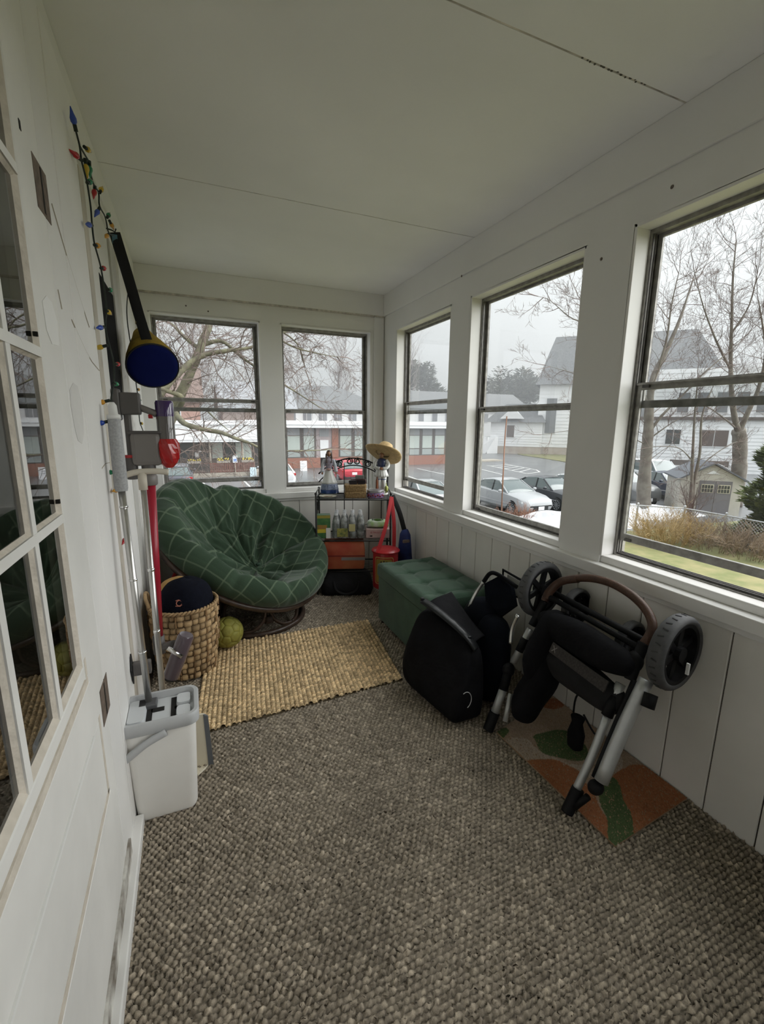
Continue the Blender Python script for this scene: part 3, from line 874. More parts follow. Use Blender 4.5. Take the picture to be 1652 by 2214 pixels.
T_ = Tree(33)
zb = (25.104, 13.500, -0.844)
a = T_.limb([(zb[0] + 0.1, 13.5, G), zb, (24.803, 13.500, 0.527), (24.510, 13.500, 1.194)], 0.336, 0.288)
b = T_.limb([(24.540, 13.500, 1.084), (24.009, 13.500, 1.844), (23.516, 13.500, 2.895), (23.242, 13.600, 4.336), (22.894, 13.600, 5.910), (22.825, 13.800, 7.881), (22.990, 14.000, 9.472)], 0.149, 0.020)
c_ = T_.limb([(24.540, 13.500, 1.084), (24.666, 13.300, 2.067), (24.973, 13.200, 3.140), (24.644, 13.000, 4.758), (23.502, 13.000, 6.813)], 0.149, 0.020)
d_ = T_.limb([(23.349, 13.600, 3.933), (22.049, 13.600, 5.056), (21.056, 13.800, 6.543), (20.418, 14.000, 8.002)], 0.056, 0.010)
e_ = T_.limb([(22.996, 13.600, 5.525), (23.603, 13.400, 6.720), (23.663, 13.300, 8.230)], 0.056, 0.010)
f_ = T_.limb([(24.226, 13.500, 1.303), (22.858, 13.400, 1.826), (21.429, 13.200, 2.209), (20.128, 13.000, 2.369)], 0.043, 0.010)
for P, e, L, d in [(b, 1, 1.9, 3), (c_, 1, 1.9, 3), (d_, 1, 1.5, 3), (e_, 1, 1.5, 3), (f_, 2, 1.2, 2)]:
    T_.along(P, e, L, 0.018, d, start=0.2)
T_.done('forked_tree', 'bare forked tree with thick trunk rising behind the garden shed', (zb[0] + 0.1, 13.5, G), bark2, twig_m)

T_ = Tree(44)
p0 = Vector((20.264, 12.530, -2.600))
st = [p0 + Vector((rnd.uniform(-.15, .15), rnd.uniform(-.15, .15), 0)) for _ in range(4)]
a = T_.limb([st[0], (20.199, 12.600, -1.402), (19.986, 12.600, -0.178), (19.696, 12.600, 1.775), (19.575, 12.600, 3.087)], 0.10, 0.02)
b = T_.limb([st[1], (20.310, 12.600, -1.202), (20.229, 12.500, 0.222), (19.859, 12.400, 1.776), (20.251, 12.400, 2.915)], 0.09, 0.02)
c_ = T_.limb([(20.358, 12.600, -0.592), (20.970, 12.500, 0.008), (22.109, 12.400, 0.604), (22.754, 12.400, 0.701)], 0.035, 0.01)
d_ = T_.limb([(20.079, 12.600, -0.181), (19.041, 12.600, 0.430), (18.012, 12.700, 0.532), (17.324, 12.800, 0.478)], 0.03, 0.01)
e_ = T_.limb([(20.540, 12.600, -1.110), (19.315, 12.600, -0.856), (18.738, 12.600, -0.932)], 0.03, 0.01)
for P, e, L, d in [(a, 2, 1.2, 3), (b, 2, 1.2, 3), (c_, 2, .8, 2), (d_, 2, .8, 2), (e_, 2, .6, 2)]:
    T_.along(P, e, L, 0.012, d, start=0.3)
for q in st[2:]: T_.twig(q, Vector((rnd.uniform(-.3, .3), rnd.uniform(-.3, .3), 1)), 1.6, 0.05, 3)
for k in range(14): T_.twig(p0 + Vector((rnd.uniform(-.3, .3), rnd.uniform(-.3, .3), 0)), Vector((rnd.uniform(-.5, .5), rnd.uniform(-.5, .5), 1)), 1.0, 0.02, 2)
T_.done('sapling_clump', 'slender multi-stemmed sapling in front of the garden shed', tuple(p0), bark2, twig_m)

# distant trees behind the buildings
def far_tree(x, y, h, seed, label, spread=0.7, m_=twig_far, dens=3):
    t = Tree(seed)
    P = t.limb([(x, y, G), (x + t.r.uniform(-.4, .4), y, G + h * .3), (x + t.r.uniform(-.8, .8), y, G + h * .6), (x + t.r.uniform(-1, 1), y, G + h)], 0.32, 0.05)
    m2 = len(P)
    for i in range(int(m2 * 0.25), m2):
        for k in range(dens):
            a = t.r.uniform(0, 2 * PI)
            t.twig(P[i].copy(), Vector((math.cos(a), math.sin(a), t.r.uniform(0.5, 1.3))), h * t.r.uniform(0.22, 0.36), 0.07, 3, wob=0.2, up_=0.10, spread=spread)
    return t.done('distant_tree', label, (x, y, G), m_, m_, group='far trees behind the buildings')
fi = 0
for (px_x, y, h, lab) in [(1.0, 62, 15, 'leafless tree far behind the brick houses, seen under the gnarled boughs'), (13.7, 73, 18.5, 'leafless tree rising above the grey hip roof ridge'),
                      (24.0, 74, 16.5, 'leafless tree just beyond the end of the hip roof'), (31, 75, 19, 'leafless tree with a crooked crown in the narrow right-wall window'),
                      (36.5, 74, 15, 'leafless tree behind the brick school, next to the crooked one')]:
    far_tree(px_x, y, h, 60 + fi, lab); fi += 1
# evergreens far off: grey green crowns of many short needles sprays
def conifer(x, y, h, rad, seed, label, m_, z0=G, name='evergreen_tree', n=2600, shape='round', leaf=0.55):
    r_ = random.Random(seed); mb = MB()
    blobs = [(r_.uniform(-.55, .55) * rad, r_.uniform(-.55, .55) * rad, r_.uniform(.30, .86) * h, r_.uniform(.30, .52) * rad) for _ in range(16)]
    for k in range(n):
        if shape == 'round':
            bx, by, bz, br = r_.choice(blobs)
            u = Vector((r_.gauss(0, 1), r_.gauss(0, 1), r_.gauss(0, 1))).normalized() * br * r_.uniform(.25, 1.0) ** .5
            c = Vector((x + bx, y + by, z0 + bz)) + Vector((u.x, u.y, u.z * 1.1)); a = math.atan2(u.y, u.x)
        else:
            z = r_.random() ** 1.3; rr = rad * (1 - z) ** 0.55 * (0.75 + 0.25 * math.sin(z * 23))
            a = r_.uniform(0, 2 * PI); q = rr * math.sqrt(r_.uniform(0.35, 1.0))
            c = Vector((x + q * math.cos(a), y + q * math.sin(a), z0 + z * h))
        d = Vector((math.cos(a), math.sin(a), r_.uniform(-.2, .9))).normalized()
        L = leaf * r_.uniform(0.6, 1.3); w = L * 0.28
        o = d.cross(Vector((0, 0, 1))).normalized() * w
        o2 = d.cross(o).normalized() * w * r_.uniform(-1, 1)
        mb.add([c - d * L * .4, c + o + o2 * .4, c + d * L * .6, c - o - o2 * .4], [(0, 1, 2, 3)])
    t = thing(name, label, 'tree', (x, y, z0), group='evergreens outside')
    mb.build('foliage', m_, t, world=True)
    MB().tube([(x, y, z0), (x, y, z0 + h * 0.8)], [0.05 * rad + .05, 0.03], seg=6).build('trunk', bark2, t, world=True)
    return t
evg = mat('misty_evergreen', (0.15, 0.16, 0.13), rough=0.95, var=0.3, vscale=1.2)
conifer(41.5, 77, 16.5, 4.2, 1, 'misty evergreen crown beside the window post, beyond the brick school', evg, n=5200, leaf=0.75)
conifer(58.2, 76, 16.5, 6.0, 2, 'broad misty evergreen left of the steep church roof', evg, n=5200, leaf=0.75)
conifer(65.0, 77.5, 15.3, 5.0, 3, 'misty evergreen tucked against the church roof slope', evg, n=5200, leaf=0.75)
conifer(48.0, 82, 12.5, 4.6, 9, 'low misty evergreen between the two windows, farthest off', evg, n=5200, leaf=0.75)
# arborvitae at the frame edge
arb = mat('arborvitae_green', (0.055, 0.085, 0.025), rough=0.9, vscale=2.5, col2=(0.17, 0.20, 0.06))
conifer(17.7, 8.25, 5.0, 1.35, 4, 'dense green arborvitae behind the wire fence at the picture edge', arb, n=7000, shape='cone', name='arborvitae', leaf=0.26)

# ---------------------------------------------------------------- shrubs, snow, fence
def bush(c, r, h, n, seed, label, m_, name='bare_shrub'):
    t = Tree(seed)
    for k in range(n):
        a, q = t.r.uniform(0, 2 * PI), r * math.sqrt(t.r.random()) * 0.6
        t.twig(Vector((c[0] + q * math.cos(a), c[1] + q * math.sin(a), G)), Vector((math.cos(a) * q / r, math.sin(a) * q / r, 0.9)), h * t.r.uniform(0.6, 1.1), 0.010, 2, wob=0.22, up_=0.03, spread=0.6)
    o = thing(name, label, 'shrub', (c[0], c[1], G), group='brown shrubs along the fence')
    t.small.build('stems', m_, o, world=True)
    return o
straw = mat('straw_twigs', (0.40, 0.29, 0.14), rough=0.95)
brownt = mat('brown_twigs', (0.27, 0.20, 0.14), rough=0.95)
bush((14.886, 9.871, -2.600), 1.5, 0.72, 170, 3, 'straw-coloured bare shrub in front of the wire fence', straw)
bush((15.789, 8.905, -2.600), 1.4, 0.62, 140, 4, 'brown tangled shrub along the fence, right of the straw-coloured one', brownt)
bush((15.831, 7.775, -2.600), 1.2, 0.6, 100, 5, 'brown tangled shrub under the arborvitae', brownt)
bush((11.771, 14.055, -2.600), 0.9, 0.5, 50, 6, 'reddish dry stems beside the silver sedan front wheel', mat('red_stems', (0.30, 0.16, 0.11), rough=0.95), name='dry_stems')
t = Tree(8)
t.small.tube(spline([(11.546, 14.589, -2.600), (9.495, 12.000, -0.630), (9.462, 12.000, 0.739), (9.484, 12.000, 1.624)], 4), [0.02] * 13, seg=4)
t.small.tube(spline([(11.618, 14.562, -2.600), (9.476, 12.000, -0.629), (9.491, 12.000, 0.137)], 4), [0.015] * 9, seg=4)
o = thing('tall_stem', 'single tall thin reddish stem in front of the silver sedan', 'stem', (11.546, 14.589, -2.600)); t.small.build('stem', mat('red_stems', (0.30, 0.16, 0.11)), o, world=True)
def mound(name, c, rx, ry, h, label, seed, rot=0.0):
    r_ = np.random.default_rng(seed)
    n_, m2 = 12, 28
    V = np.zeros((n_, m2, 3))
    ph = r_.uniform(0, 6, 6)
    for i in range(n_):
        q = i / (n_ - 1)
        for k in range(m2):
            a = 2 * PI * k / m2
            w_ = 1 + 0.14 * math.sin(3 * a + ph[0]) + 0.1 * math.sin(5 * a + ph[1])
            x_, y_ = q * rx * w_ * math.cos(a), q * ry * w_ * math.sin(a)
            V[i, k] = (c[0] + x_ * math.cos(rot) - y_ * math.sin(rot), c[1] + x_ * math.sin(rot) + y_ * math.cos(rot), G + 0.01 + h * (1 - q ** 2) * (1 + 0.25 * math.sin(4 * a + ph[2] + 3 * q)))
    o = grid_mesh(name, V, snow_m, wrap=True)
    return tag(o, label, 'snow pile', 'melting snow piles')
mound('snow_pile', (12.691, 12.469, -2.600), 1.3, 2.0, 0.62, 'melting snow pile in front of the dark grey sedan', 1, 0.3)
mound('snow_pile', (18.709, 13.753, -2.600), 2.4, 1.3, 0.38, 'melting snow around the foot of the dark tree trunk', 2, -0.4)
mound('snow_pile', (16.096, 12.436, -2.600), 0.9, 0.7, 0.3, 'small snow lump beside the chain link post', 3)

# chain link fence
galv = mat('galvanised_steel', (0.55, 0.56, 0.57), rough=0.4, metal=0.6)
fr = thing('chain_link_fence', 'galvanised chain link fence with bright top rail around the yard', 'fence', (15.459, 11.424, -2.600))
FP = [Vector((14.039, 11.806, -2.600)), Vector((15.240, 11.351, -2.600)), Vector((16.351, 10.334, -2.600)), Vector((16.400, 8.975, -2.600)), Vector((16.342, 7.577, -2.600)), Vector((16.216, 5.997, -2.600))]
FH = 1.05
for p in FP[1:]:
    q = MB().tube([(p.x, p.y, G), (p.x, p.y, G + FH + 0.05)], 0.035, seg=8).build('post', galv, fr, world=True)
    MB().ball((p.x, p.y, G + FH + 0.07), 0.045, 8, 6).build('cap', galv, q, world=True)
for p, q in zip(FP[:-1], FP[1:]):
    MB().tube([(p.x, p.y, G + FH), (q.x, q.y, G + FH)], 0.024, seg=8).build('rail', galv, fr, world=True)
    wm = MB(); L = (q - p).length; d = (q - p).normalized(); n_ = int(L / 0.11)
    for k in range(-9, n_):
        for sgn in (1, -1):
            s0, s1 = k * 0.11, k * 0.11 + FH
            z0, z1 = (0.0, FH) if sgn > 0 else (FH, 0.0)
            t0, t1 = max(0, -s0 / FH), min(1, (L - s0) / FH)
            if t1 <= t0: continue
            A = p + d * (s0 + FH * t0); B = p + d * (s0 + FH * t1)
            wm.tube([(A.x, A.y, G + z0 + (z1 - z0) * t0), (B.x, B.y, G + z0 + (z1 - z0) * t1)], 0.0035, seg=3, cap=False)
    wm.build('wire_mesh', galv, fr, world=True)

# ---------------------------------------------------------------- buildings
def part(root, name, a, b, m_, par=None):
    return MB().box(a, b).build(name, m_, par or root, world=True)
# long low brick building with window bays
bs = thing('brick_school', 'long low brick building with white fascia and green-tinted window bays', 'building', (12, 38.5, G))
YS = 38.5
part(bs, 'base_wall', (4.6, YS, G), (24.8, YS + 8, -1.72), brick_m)
part(bs, 'upper_wall', (4.6, YS + 0.3, -1.72), (24.8, YS + 8, 0.86), brick_m)
fz = part(bs, 'fascia', (4.2, YS - 0.9, 0.86), (25.2, YS + 8, 1.46), trimw)
part(bs, 'fascia_line', (4.1, YS - 0.95, 1.10), (25.3, YS - 0.9, 1.14), mat('soft_grey_line', (0.55, 0.56, 0.58)), fz)
frm = mat('brown_window_frame', (0.13, 0.11, 0.10), rough=0.6)
greyp = mat('grey_spandrel', (0.32, 0.33, 0.34), rough=0.6)
for x0, x1 in [(11.62, 12.2)]: part(bs, 'brick_pier', (x0, YS - 0.05, -1.72), (x1, YS + 0.3, 0.86), brick_m)
part(bs, 'entry_surround', (10.2, YS + 0.05, G), (11.62, YS + 0.3, 0.86), mat('mauve_panel', (0.42, 0.36, 0.36), rough=0.7))
dr = part(bs, 'entry_door', (10.55, YS, G + 0.1), (11.3, YS + 0.1, -0.2), trimw)
part(bs, 'transom', (10.5, YS + 0.02, 0.1), (11.35, YS + 0.1, 0.75), greyp)
xx = 4.8
while xx < 24.4:
    if 10.0 < xx + 0.5 < 12.2: xx = 12.22; continue
    x1 = min(xx + 1.36, 24.6)
    if xx < 10.1: x1 = min(x1, 10.18)
    if x1 - xx < 0.5: xx = x1 + 0.01; continue
    wdw = part(bs, 'window', (xx, YS + 0.06, -1.72), (x1, YS + 0.22, 0.86), frm)
    part(bs, 'spandrel', (xx + 0.16, YS + 0.02, 0.22), (x1 - 0.16, YS + 0.1, 0.80), greyp, wdw)
    part(bs, 'pane', (xx + 0.16, YS + 0.02, -1.02), (x1 - 0.16, YS + 0.1, 0.16), blind, wdw)
    part(bs, 'pane', (xx + 0.16, YS + 0.02, -1.64), (x1 - 0.16, YS + 0.1, -1.10), mat('dull_glass', (0.36, 0.40, 0.39), rough=0.3), wdw)
    xx = x1 + 0.02
# entrance wing with wide white awning and deck
ew = thing('entrance_wing', 'entrance wing with broad white awning over dark glass doors', 'building', (1.5, 35.5, G))
YW = 34.2
part(ew, 'awning', (-1.6, YW, -0.12), (4.9, YW + 4.5, 1.10), trimw)
part(ew, 'awning_cap', (-1.7, YW - 0.1, 1.10), (5.0, YW + 4.5, 1.40), sid)
part(ew, 'awning_line', (-1.62, YW - 0.03, 0.02), (4.92, YW, 0.05), mat('soft_grey_line', (0.55, 0.56, 0.58)))
part(ew, 'brick_wall', (-2.6, YW + 0.4, G), (-0.9, YW + 4.5, 0.7), pale_brick)
part(ew, 'back_wall', (-0.9, YW + 2.0, G), (4.9, YW + 4.5, -0.12), mat('dark_lobby', (0.05, 0.045, 0.042), rough=0.5))
for i, (a, b, m_) in enumerate([(-0.6, 0.3, wglass), (0.45, 1.3, wglass), (1.55, 2.3, blind), (2.55, 3.1, wglass), (3.25, 4.4, blind)]):
    q = part(ew, 'window', (a - .06, YW + 1.9, -2.0), (b + .06, YW + 1.98, -0.18), frm)
    part(ew, 'pane', (a, YW + 1.86, -1.4), (b, YW + 1.92, -0.25), m_, q)
part(ew, 'notice', (0.35, YW + 1.7, -1.3), (0.62, YW + 1.85, -0.95), trimw); part(ew, 'notice', (0.6, YW + 1.7, -0.9), (0.95, YW + 1.8, -0.82), trimw)
for x in (1.35, 3.6): MB().tube([(x, YW + 0.4, G), (x, YW + 0.4, -0.12)], 0.06, seg=8).build('column', kerb_m, ew, world=True)
part(ew, 'deck', (-0.2, YW, G), (4.9, YW + 2.0, -2.3), kerb_m)
rl = thing('deck_railing', 'brown picket railing along the deck under the awning', 'railing', (2, YW, -2.3))
redw = mat('red_brown_stain', (0.20, 0.09, 0.07), rough=0.7); darkw = mat('dark_stain', (0.07, 0.06, 0.055), rough=0.7)
part(rl, 'top_rail', (-0.1, YW + 0.02, -1.66), (4.4, YW + 0.12, -1.60), redw); part(rl, 'bottom_rail', (-0.1, YW + 0.02, -2.28), (4.4, YW + 0.12, -2.22), redw)
for k in range(36):
    x = -0.08 + k * 0.124
    part(rl, 'picket', (x, YW, -2.28), (x + 0.085, YW + 0.03, -1.62), darkw if k < 11 else redw)
yel = mat('yellow_petals', (0.75, 0.62, 0.10), rough=0.8)
for i, (x, lab) in enumerate([(0.25, 'planter box of yellow flowers on the dark end of the deck railing'), (2.2, 'planter box of yellow flowers at the middle of the deck railing'), (3.9, 'planter box of yellow flowers at the far right of the deck railing')]):
    t = thing('flower_planter', lab, 'planter', (x, YW + 0.06, -1.6), group='flower planters on the deck railing')
    MB().box((-0.45, -0.1, 0), (0.45, 0.1, 0.16)).build('box', mat('planter_grey', (0.35, 0.31, 0.27)), t)
    m_ = MB()
    for k in range(16): m_.ball((rnd.uniform(-.42, .42), rnd.uniform(-.1, .1), 0.18 + rnd.uniform(0, .14)), 0.045, 6, 4)
    m_.build('flowers', yel, t)
# brick and grey roofed houses farther back
def gable_house(name, label, x0, x1, y0, y1, zw, zr, wm, rm, axis='x', windows=(), wm2=wglass, over=0.4):
    t = thing(name, label, 'house', ((x0 + x1) / 2, y0, G), group='houses beyond the lot')
    m_ = MB().box((x0, y0, G), (x1, y1, zw))
    if axis == 'x':
        ym = (y0 + y1) / 2
        m_.add([(x0, y0, zw), (x0, y1, zw), (x0, ym, zr), (x1, y0, zw), (x1, y1, zw), (x1, ym, zr)], [(0, 2, 1), (3, 4, 5)])
        R = [(x0 - over, y0 - over, zw - .15), (x1 + over, y0 - over, zw - .15), (x1 + over, ym, zr + .1), (x0 - over, ym, zr + .1), (x0 - over, y1 + over, zw - .15), (x1 + over, y1 + over, zw - .15)]
        rf = MB().add(R + [(a, b, c + .18) for a, b, c in R], [(0, 1, 2, 3), (3, 2, 5, 4), (6, 9, 8, 7), (9, 10, 11, 8), (0, 6, 7, 1), (4, 5, 11, 10), (0, 3, 9, 6), (3, 4, 10, 9), (1, 7, 8, 2), (2, 8, 11, 5)])
    else:
        xm = (x0 + x1) / 2
        m_.add([(x0, y0, zw), (x1, y0, zw), (xm, y0, zr), (x0, y1, zw), (x1, y1, zw), (xm, y1, zr)], [(0, 1, 2), (3, 5, 4)])
        R = [(x0 - over, y0 - over, zw - .15), (x0 - over, y1 + over, zw - .15), (xm, y1 + over, zr + .1), (xm, y0 - over, zr + .1), (x1 + over, y1 + over, zw - .15), (x1 + over, y0 - over, zw - .15)]
        rf = MB().add(R + [(a, b, c + .18) for a, b, c in R], [(0, 1, 2, 3), (3, 2, 4, 5), (6, 9, 8, 7), (9, 11, 10, 8), (0, 6, 7, 1), (5, 4, 10, 11), (0, 3, 9, 6), (3, 5, 11, 9), (1, 7, 8, 2), (2, 8, 10, 4)])
    m_.build('walls', wm, t, world=True)
    rf.build('roof', rm, t, world=True)
    for (a, b, c, d) in windows:
        q = part(t, 'window', (a, y0 - 0.08, c), (b, y0 + 0.05, d), trimw)
        part(t, 'pane', (a + .08, y0 - 0.12, c + .08), (b - .08, y0 - 0.05, d - .08), wm2, q)
    return t
gable_house('brick_house', 'red brick house with dark roof behind the entrance wing', -7.5, 1.2, 48, 56, 3.2, 6.4, pale_brick, mat('brown_roof', (0.20, 0.14, 0.12), rough=0.9, var=.2, vscale=4), 'x', [(-4, -2.9, 1.2, 2.6), (-1.6, -.5, 1.2, 2.6)])
gable_house('grey_roof_house', 'low house with pale grey stepped roof behind the brick one', 3.4, 10.8, 50, 58, 2.6, 5.4, mat('tan_wall', (0.34, 0.27, 0.24)), mat('pale_grey_roof', (0.33, 0.34, 0.36), rough=0.85, var=.12, vscale=4), 'x')
# white house with hip roof
t = thing('hip_roof_house', 'white two-storey house with shuttered windows and grey hip roof', 'house', (17, 58, G), group='houses beyond the lot')
x0, x1, y0, y1, zw, zr = 9.5, 26.0, 58, 68, 2.95, 6.3
MB().box((x0, y0, G), (x1, y1, zw)).build('walls', sid, t, world=True)
MB().add([(x0 - .5, y0 - .5, zw), (x1 + .5, y0 - .5, zw), (x1 + .5, y1 + .5, zw), (x0 - .5, y1 + .5, zw), (16.0, 63, zr), (19.6, 63, zr)], [(3, 2, 1, 0), (0, 1, 5, 4), (2, 3, 4, 5), (1, 2, 5), (3, 0, 4)]).build('roof', shing, t, world=True)
xx = 10.0
while xx < 25.6:
    q = part(t, 'window', (xx, y0 - .1, 1.35), (xx + 0.75, y0 + .05, 2.7), trimw)
    part(t, 'pane', (xx + .08, y0 - .14, 1.45), (xx + .67, y0 - .05, 2.62), mat('hazy_pane', (0.26, 0.27, 0.29), rough=0.2), q)
    part(t, 'shutter', (xx - .34, y0 - .12, 1.35), (xx - .04, y0 - .02, 2.7), mat('hazy_shutter', (0.22, 0.22, 0.24)), q)
    xx += 2.05
# white row with more windows behind the school, to the right
gable_house('white_row_house', 'white row with many small windows above the school fascia', 28, 52, 60, 70, 3.4, 6.0, sid, shing, 'x', [(29 + 2.3 * k, 30.0 + 2.3 * k, 1.5, 2.9) for k in range(9)], mat('hazy_pane', (0.26, 0.27, 0.29)))

# ---- white church: long hall with steep roof, wing with hip roof, annex
ch = thing('white_church', 'large white clapboard church with steep grey roof', 'church', (41, 48, G))
A, B = Vector((39.6, 50.0, 0)), Vector((45.0, 44.0, 0))
def siding_wall(root, name, p, q, z0, z1, th=0.3, lap=0.26, m_=sid):
    """clapboards: each course tilts out a little"""
    p, q = Vector((p[0], p[1], 0)), Vector((q[0], q[1], 0))
    d = (q - p).normalized(); nrm = Vector((d.y, -d.x, 0))
    if nrm.dot(Vector((0, 0, 0)) - p) < 0: nrm = -nrm
    m2 = MB(); z = z0
    while z < z1 - 1e-6:
        zt = min(z + lap, z1)
        a0, b0 = p + nrm * 0.045, q + nrm * 0.045
        m2.hexa([(a0.x, a0.y, z), (b0.x, b0.y, z), (q.x - nrm.x * th, q.y - nrm.y * th, z), (p.x - nrm.x * th, p.y - nrm.y * th, z),
                 (p.x + nrm.x * .01, p.y + nrm.y * .01, zt), (q.x + nrm.x * .01, q.y + nrm.y * .01, zt), (q.x - nrm.x * th, q.y - nrm.y * th, zt), (p.x - nrm.x * th, p.y - nrm.y * th, zt)])
        z = zt
    o = m2.build(name, m_, root, world=True)
    return o, d, nrm
def wall_window(root, p, d, nrm, s, w, z0, z1, panes=1, mpane=wglass, fr=0.09):
    c0 = p + d * s
    def bxx(m2, a, b, za, zb, o0, o1):
        P = [c0 + d * a + nrm * o0, c0 + d * b + nrm * o0, c0 + d * b + nrm * o1, c0 + d * a + nrm * o1]
        m2.hexa([(v.x, v.y, za) for v in P] + [(v.x, v.y, zb) for v in P])
    m2 = MB(); bxx(m2, -w / 2 - fr, w / 2 + fr, z0 - fr, z1 + fr, 0.0, 0.10)
    q = m2.build('window', trimw, root, world=True)
    for k in range(panes):
        a = -w / 2 + w * k / panes + 0.03; b = -w / 2 + w * (k + 1) / panes - 0.03
        m2 = MB(); bxx(m2, a, b, z0, z1, 0.06, 0.13); m2.build('pane', mpane, q, world=True)
    return q
stone = mat('fieldstone_base', (0.40, 0.33, 0.27), rough=0.9, vscale=1.5, col2=(0.52, 0.46, 0.40), detail=8)
dg = mat('grey_church_glass', (0.20, 0.21, 0.22), rough=0.15, spec=0.6)
# hall wall facing the lot
hall_w, hd, hn = siding_wall(ch, 'hall_wall', (42.3, 47.2), (56.0, 33.0), -1.6, 6.4, lap=0.42)
P0 = Vector((42.3, 47.2, 0))
for s, w_ in ((1.6, 1.3), (5.0, 1.3), (8.4, 1.3), (11.8, 1.3)): wall_window(ch, P0, hd, hn, s, w_, 0.2, 4.6, 1, dg)
siding_wall(ch, 'hall_foundation', (42.3, 47.2), (56.0, 33.0), G, -1.6, lap=1.0, m_=stone)
# steep roof over the hall: ridge parallel to the wall
def off(v, k): return Vector((v.x, v.y, 0)) - hn * k
Q = Vector((56.0, 33.0, 0)); e0, e1 = P0 + hn * 0.6 - hd * 0.5, Q + hn * 0.6 + hd * 0.5
r0, r1 = off(P0, 5.5) + hd * 1.2, off(Q, 5.5) - hd * 2.2
b0, b1 = off(P0, 11.6) - hd * 0.5, off(Q, 11.6) + hd * 0.5
ZE, ZR = 6.3, 13.0
MB().add([(e0.x, e0.y, ZE), (e1.x, e1.y, ZE), (r1.x, r1.y, ZR), (r0.x, r0.y, ZR), (b0.x, b0.y, ZE), (b1.x, b1.y, ZE)], [(0, 1, 2, 3), (3, 2, 5, 4), (0, 3, 4), (1, 5, 2), (0, 4, 5, 1)]).build('hall_roof', shing, ch, world=True)
# lower wing towards the school, with hip roof and small gable
wing, wd, wn = siding_wall(ch, 'wing_wall', (37.6, 50.8), (42.3, 46.2), -1.6, 1.6, lap=0.32)
siding_wall(ch, 'wing_foundation', (37.6, 50.8), (42.3, 46.2), G, -1.6, lap=1.0, m_=stone)
W0 = Vector((37.6, 50.8, 0)); wall_window(ch, W0, wd, wn, 2.6, 1.0, -0.4, 1.15, 1, mat('brown_pane', (0.14, 0.11, 0.10), rough=.2))
def wo(s, k): v = W0 + wd * s - wn * k; return v
q4 = [wo(-.9, -.5), wo(7.0, -.5), wo(7.0, 6), wo(-.9, 6)]; tp = [wo(1.6, 2.6), wo(5.5, 2.6)]
MB().add([(v.x, v.y, 1.55) for v in q4] + [(v.x, v.y, 4.0) for v in tp], [(0, 1, 5, 4), (1, 2, 5), (2, 3, 4, 5), (3, 0, 4), (3, 2, 1, 0)]).build('wing_roof', shing, ch, world=True)
ga, gb, gc = wo(1.2, -.55), wo(4.3, -.55), wo(2.75, -.55); gk = wo(2.75, 2.0)
MB().add([(ga.x, ga.y, 2.0), (gb.x, gb.y, 2.0), (gc.x, gc.y, 3.5), (gk.x, gk.y, 3.5)], [(0, 1, 2), (0, 2, 3), (1, 3, 2)]).build('wing_gable', trimw, ch, world=True)
# steps with slanted white railing at the wing's end
sp = Vector((36.2, 50.6, 0))
MB().hexa([(34.9, 51.2, G), (36.4, 50.0, G), (36.9, 50.6, G), (35.4, 51.8, G), (36.4, 50.4, -0.4), (37.4, 49.4, -0.4), (37.9, 50.0, -0.4), (36.9, 51.0, -0.4)]).build('stair_rail', trimw, ch, world=True)
part(ch, 'stair_landing', (36.6, 50.0, G), (38.3, 52.0, -0.4), sid)
part(ch, 'porch_post', (35.6, 52.4, -0.5), (37.4, 53.4, 1.5), mat('yellow_trim', (0.52, 0.47, 0.30)))
# annex with flat roof, nearer the porch
ann = thing('white_annex', 'white clapboard annex with flat dark roof line and paired windows', 'building', (40, 25.5, G))
aw, ad, an = siding_wall(ann, 'wall', (36.2, 31.4), (46.5, 19.0), G, 1.85, lap=0.30)
A0 = Vector((36.2, 31.4, 0))
rp = [A0 + an * .25 - ad * .3, Vector((46.5, 19.0, 0)) + an * .25 + ad * .3]
MB().hexa([(rp[0].x, rp[0].y, 1.85), (rp[1].x, rp[1].y, 1.85), (rp[1].x - an.x * 6, rp[1].y - an.y * 6, 1.85), (rp[0].x - an.x * 6, rp[0].y - an.y * 6, 1.85),
           (rp[0].x, rp[0].y, 2.12), (rp[1].x, rp[1].y, 2.12), (rp[1].x - an.x * 6, rp[1].y - an.y * 6, 2.12), (rp[0].x - an.x * 6, rp[0].y - an.y * 6, 2.12)]).build('roof_edge', frm, ann, world=True)
wall_window(ann, A0, ad, an, 5.6, 1.15, -0.25, 1.0, 2)
wall_window(ann, A0, ad, an, 8.6, 2.0, -0.35, 1.0, 2, mat('brown_pane', (0.14, 0.11, 0.10)))
MB().hexa([(38.6, 26.0, -2.0), (41.2, 23.0, -2.0), (41.4, 23.4, -2.0), (38.8, 26.4, -2.0), (38.6, 26.0, -1.55), (41.2, 23.0, -1.55), (41.4, 23.4, -1.55), (38.8, 26.4, -1.55)]).build('canopy', frm, ann, world=True)
# upper storey behind annex with strip of windows
upp, ud, un = siding_wall(ann, 'upper_wall', (42.0, 30.8), (53.0, 17.6), 2.0, 6.6, lap=0.42)
U0 = Vector((42.0, 30.8, 0))
for k in range(6): wall_window(ann, U0, ud, un, 2.3 + 1.5 * k, 0.95, 2.6, 4.4, 1, dg)

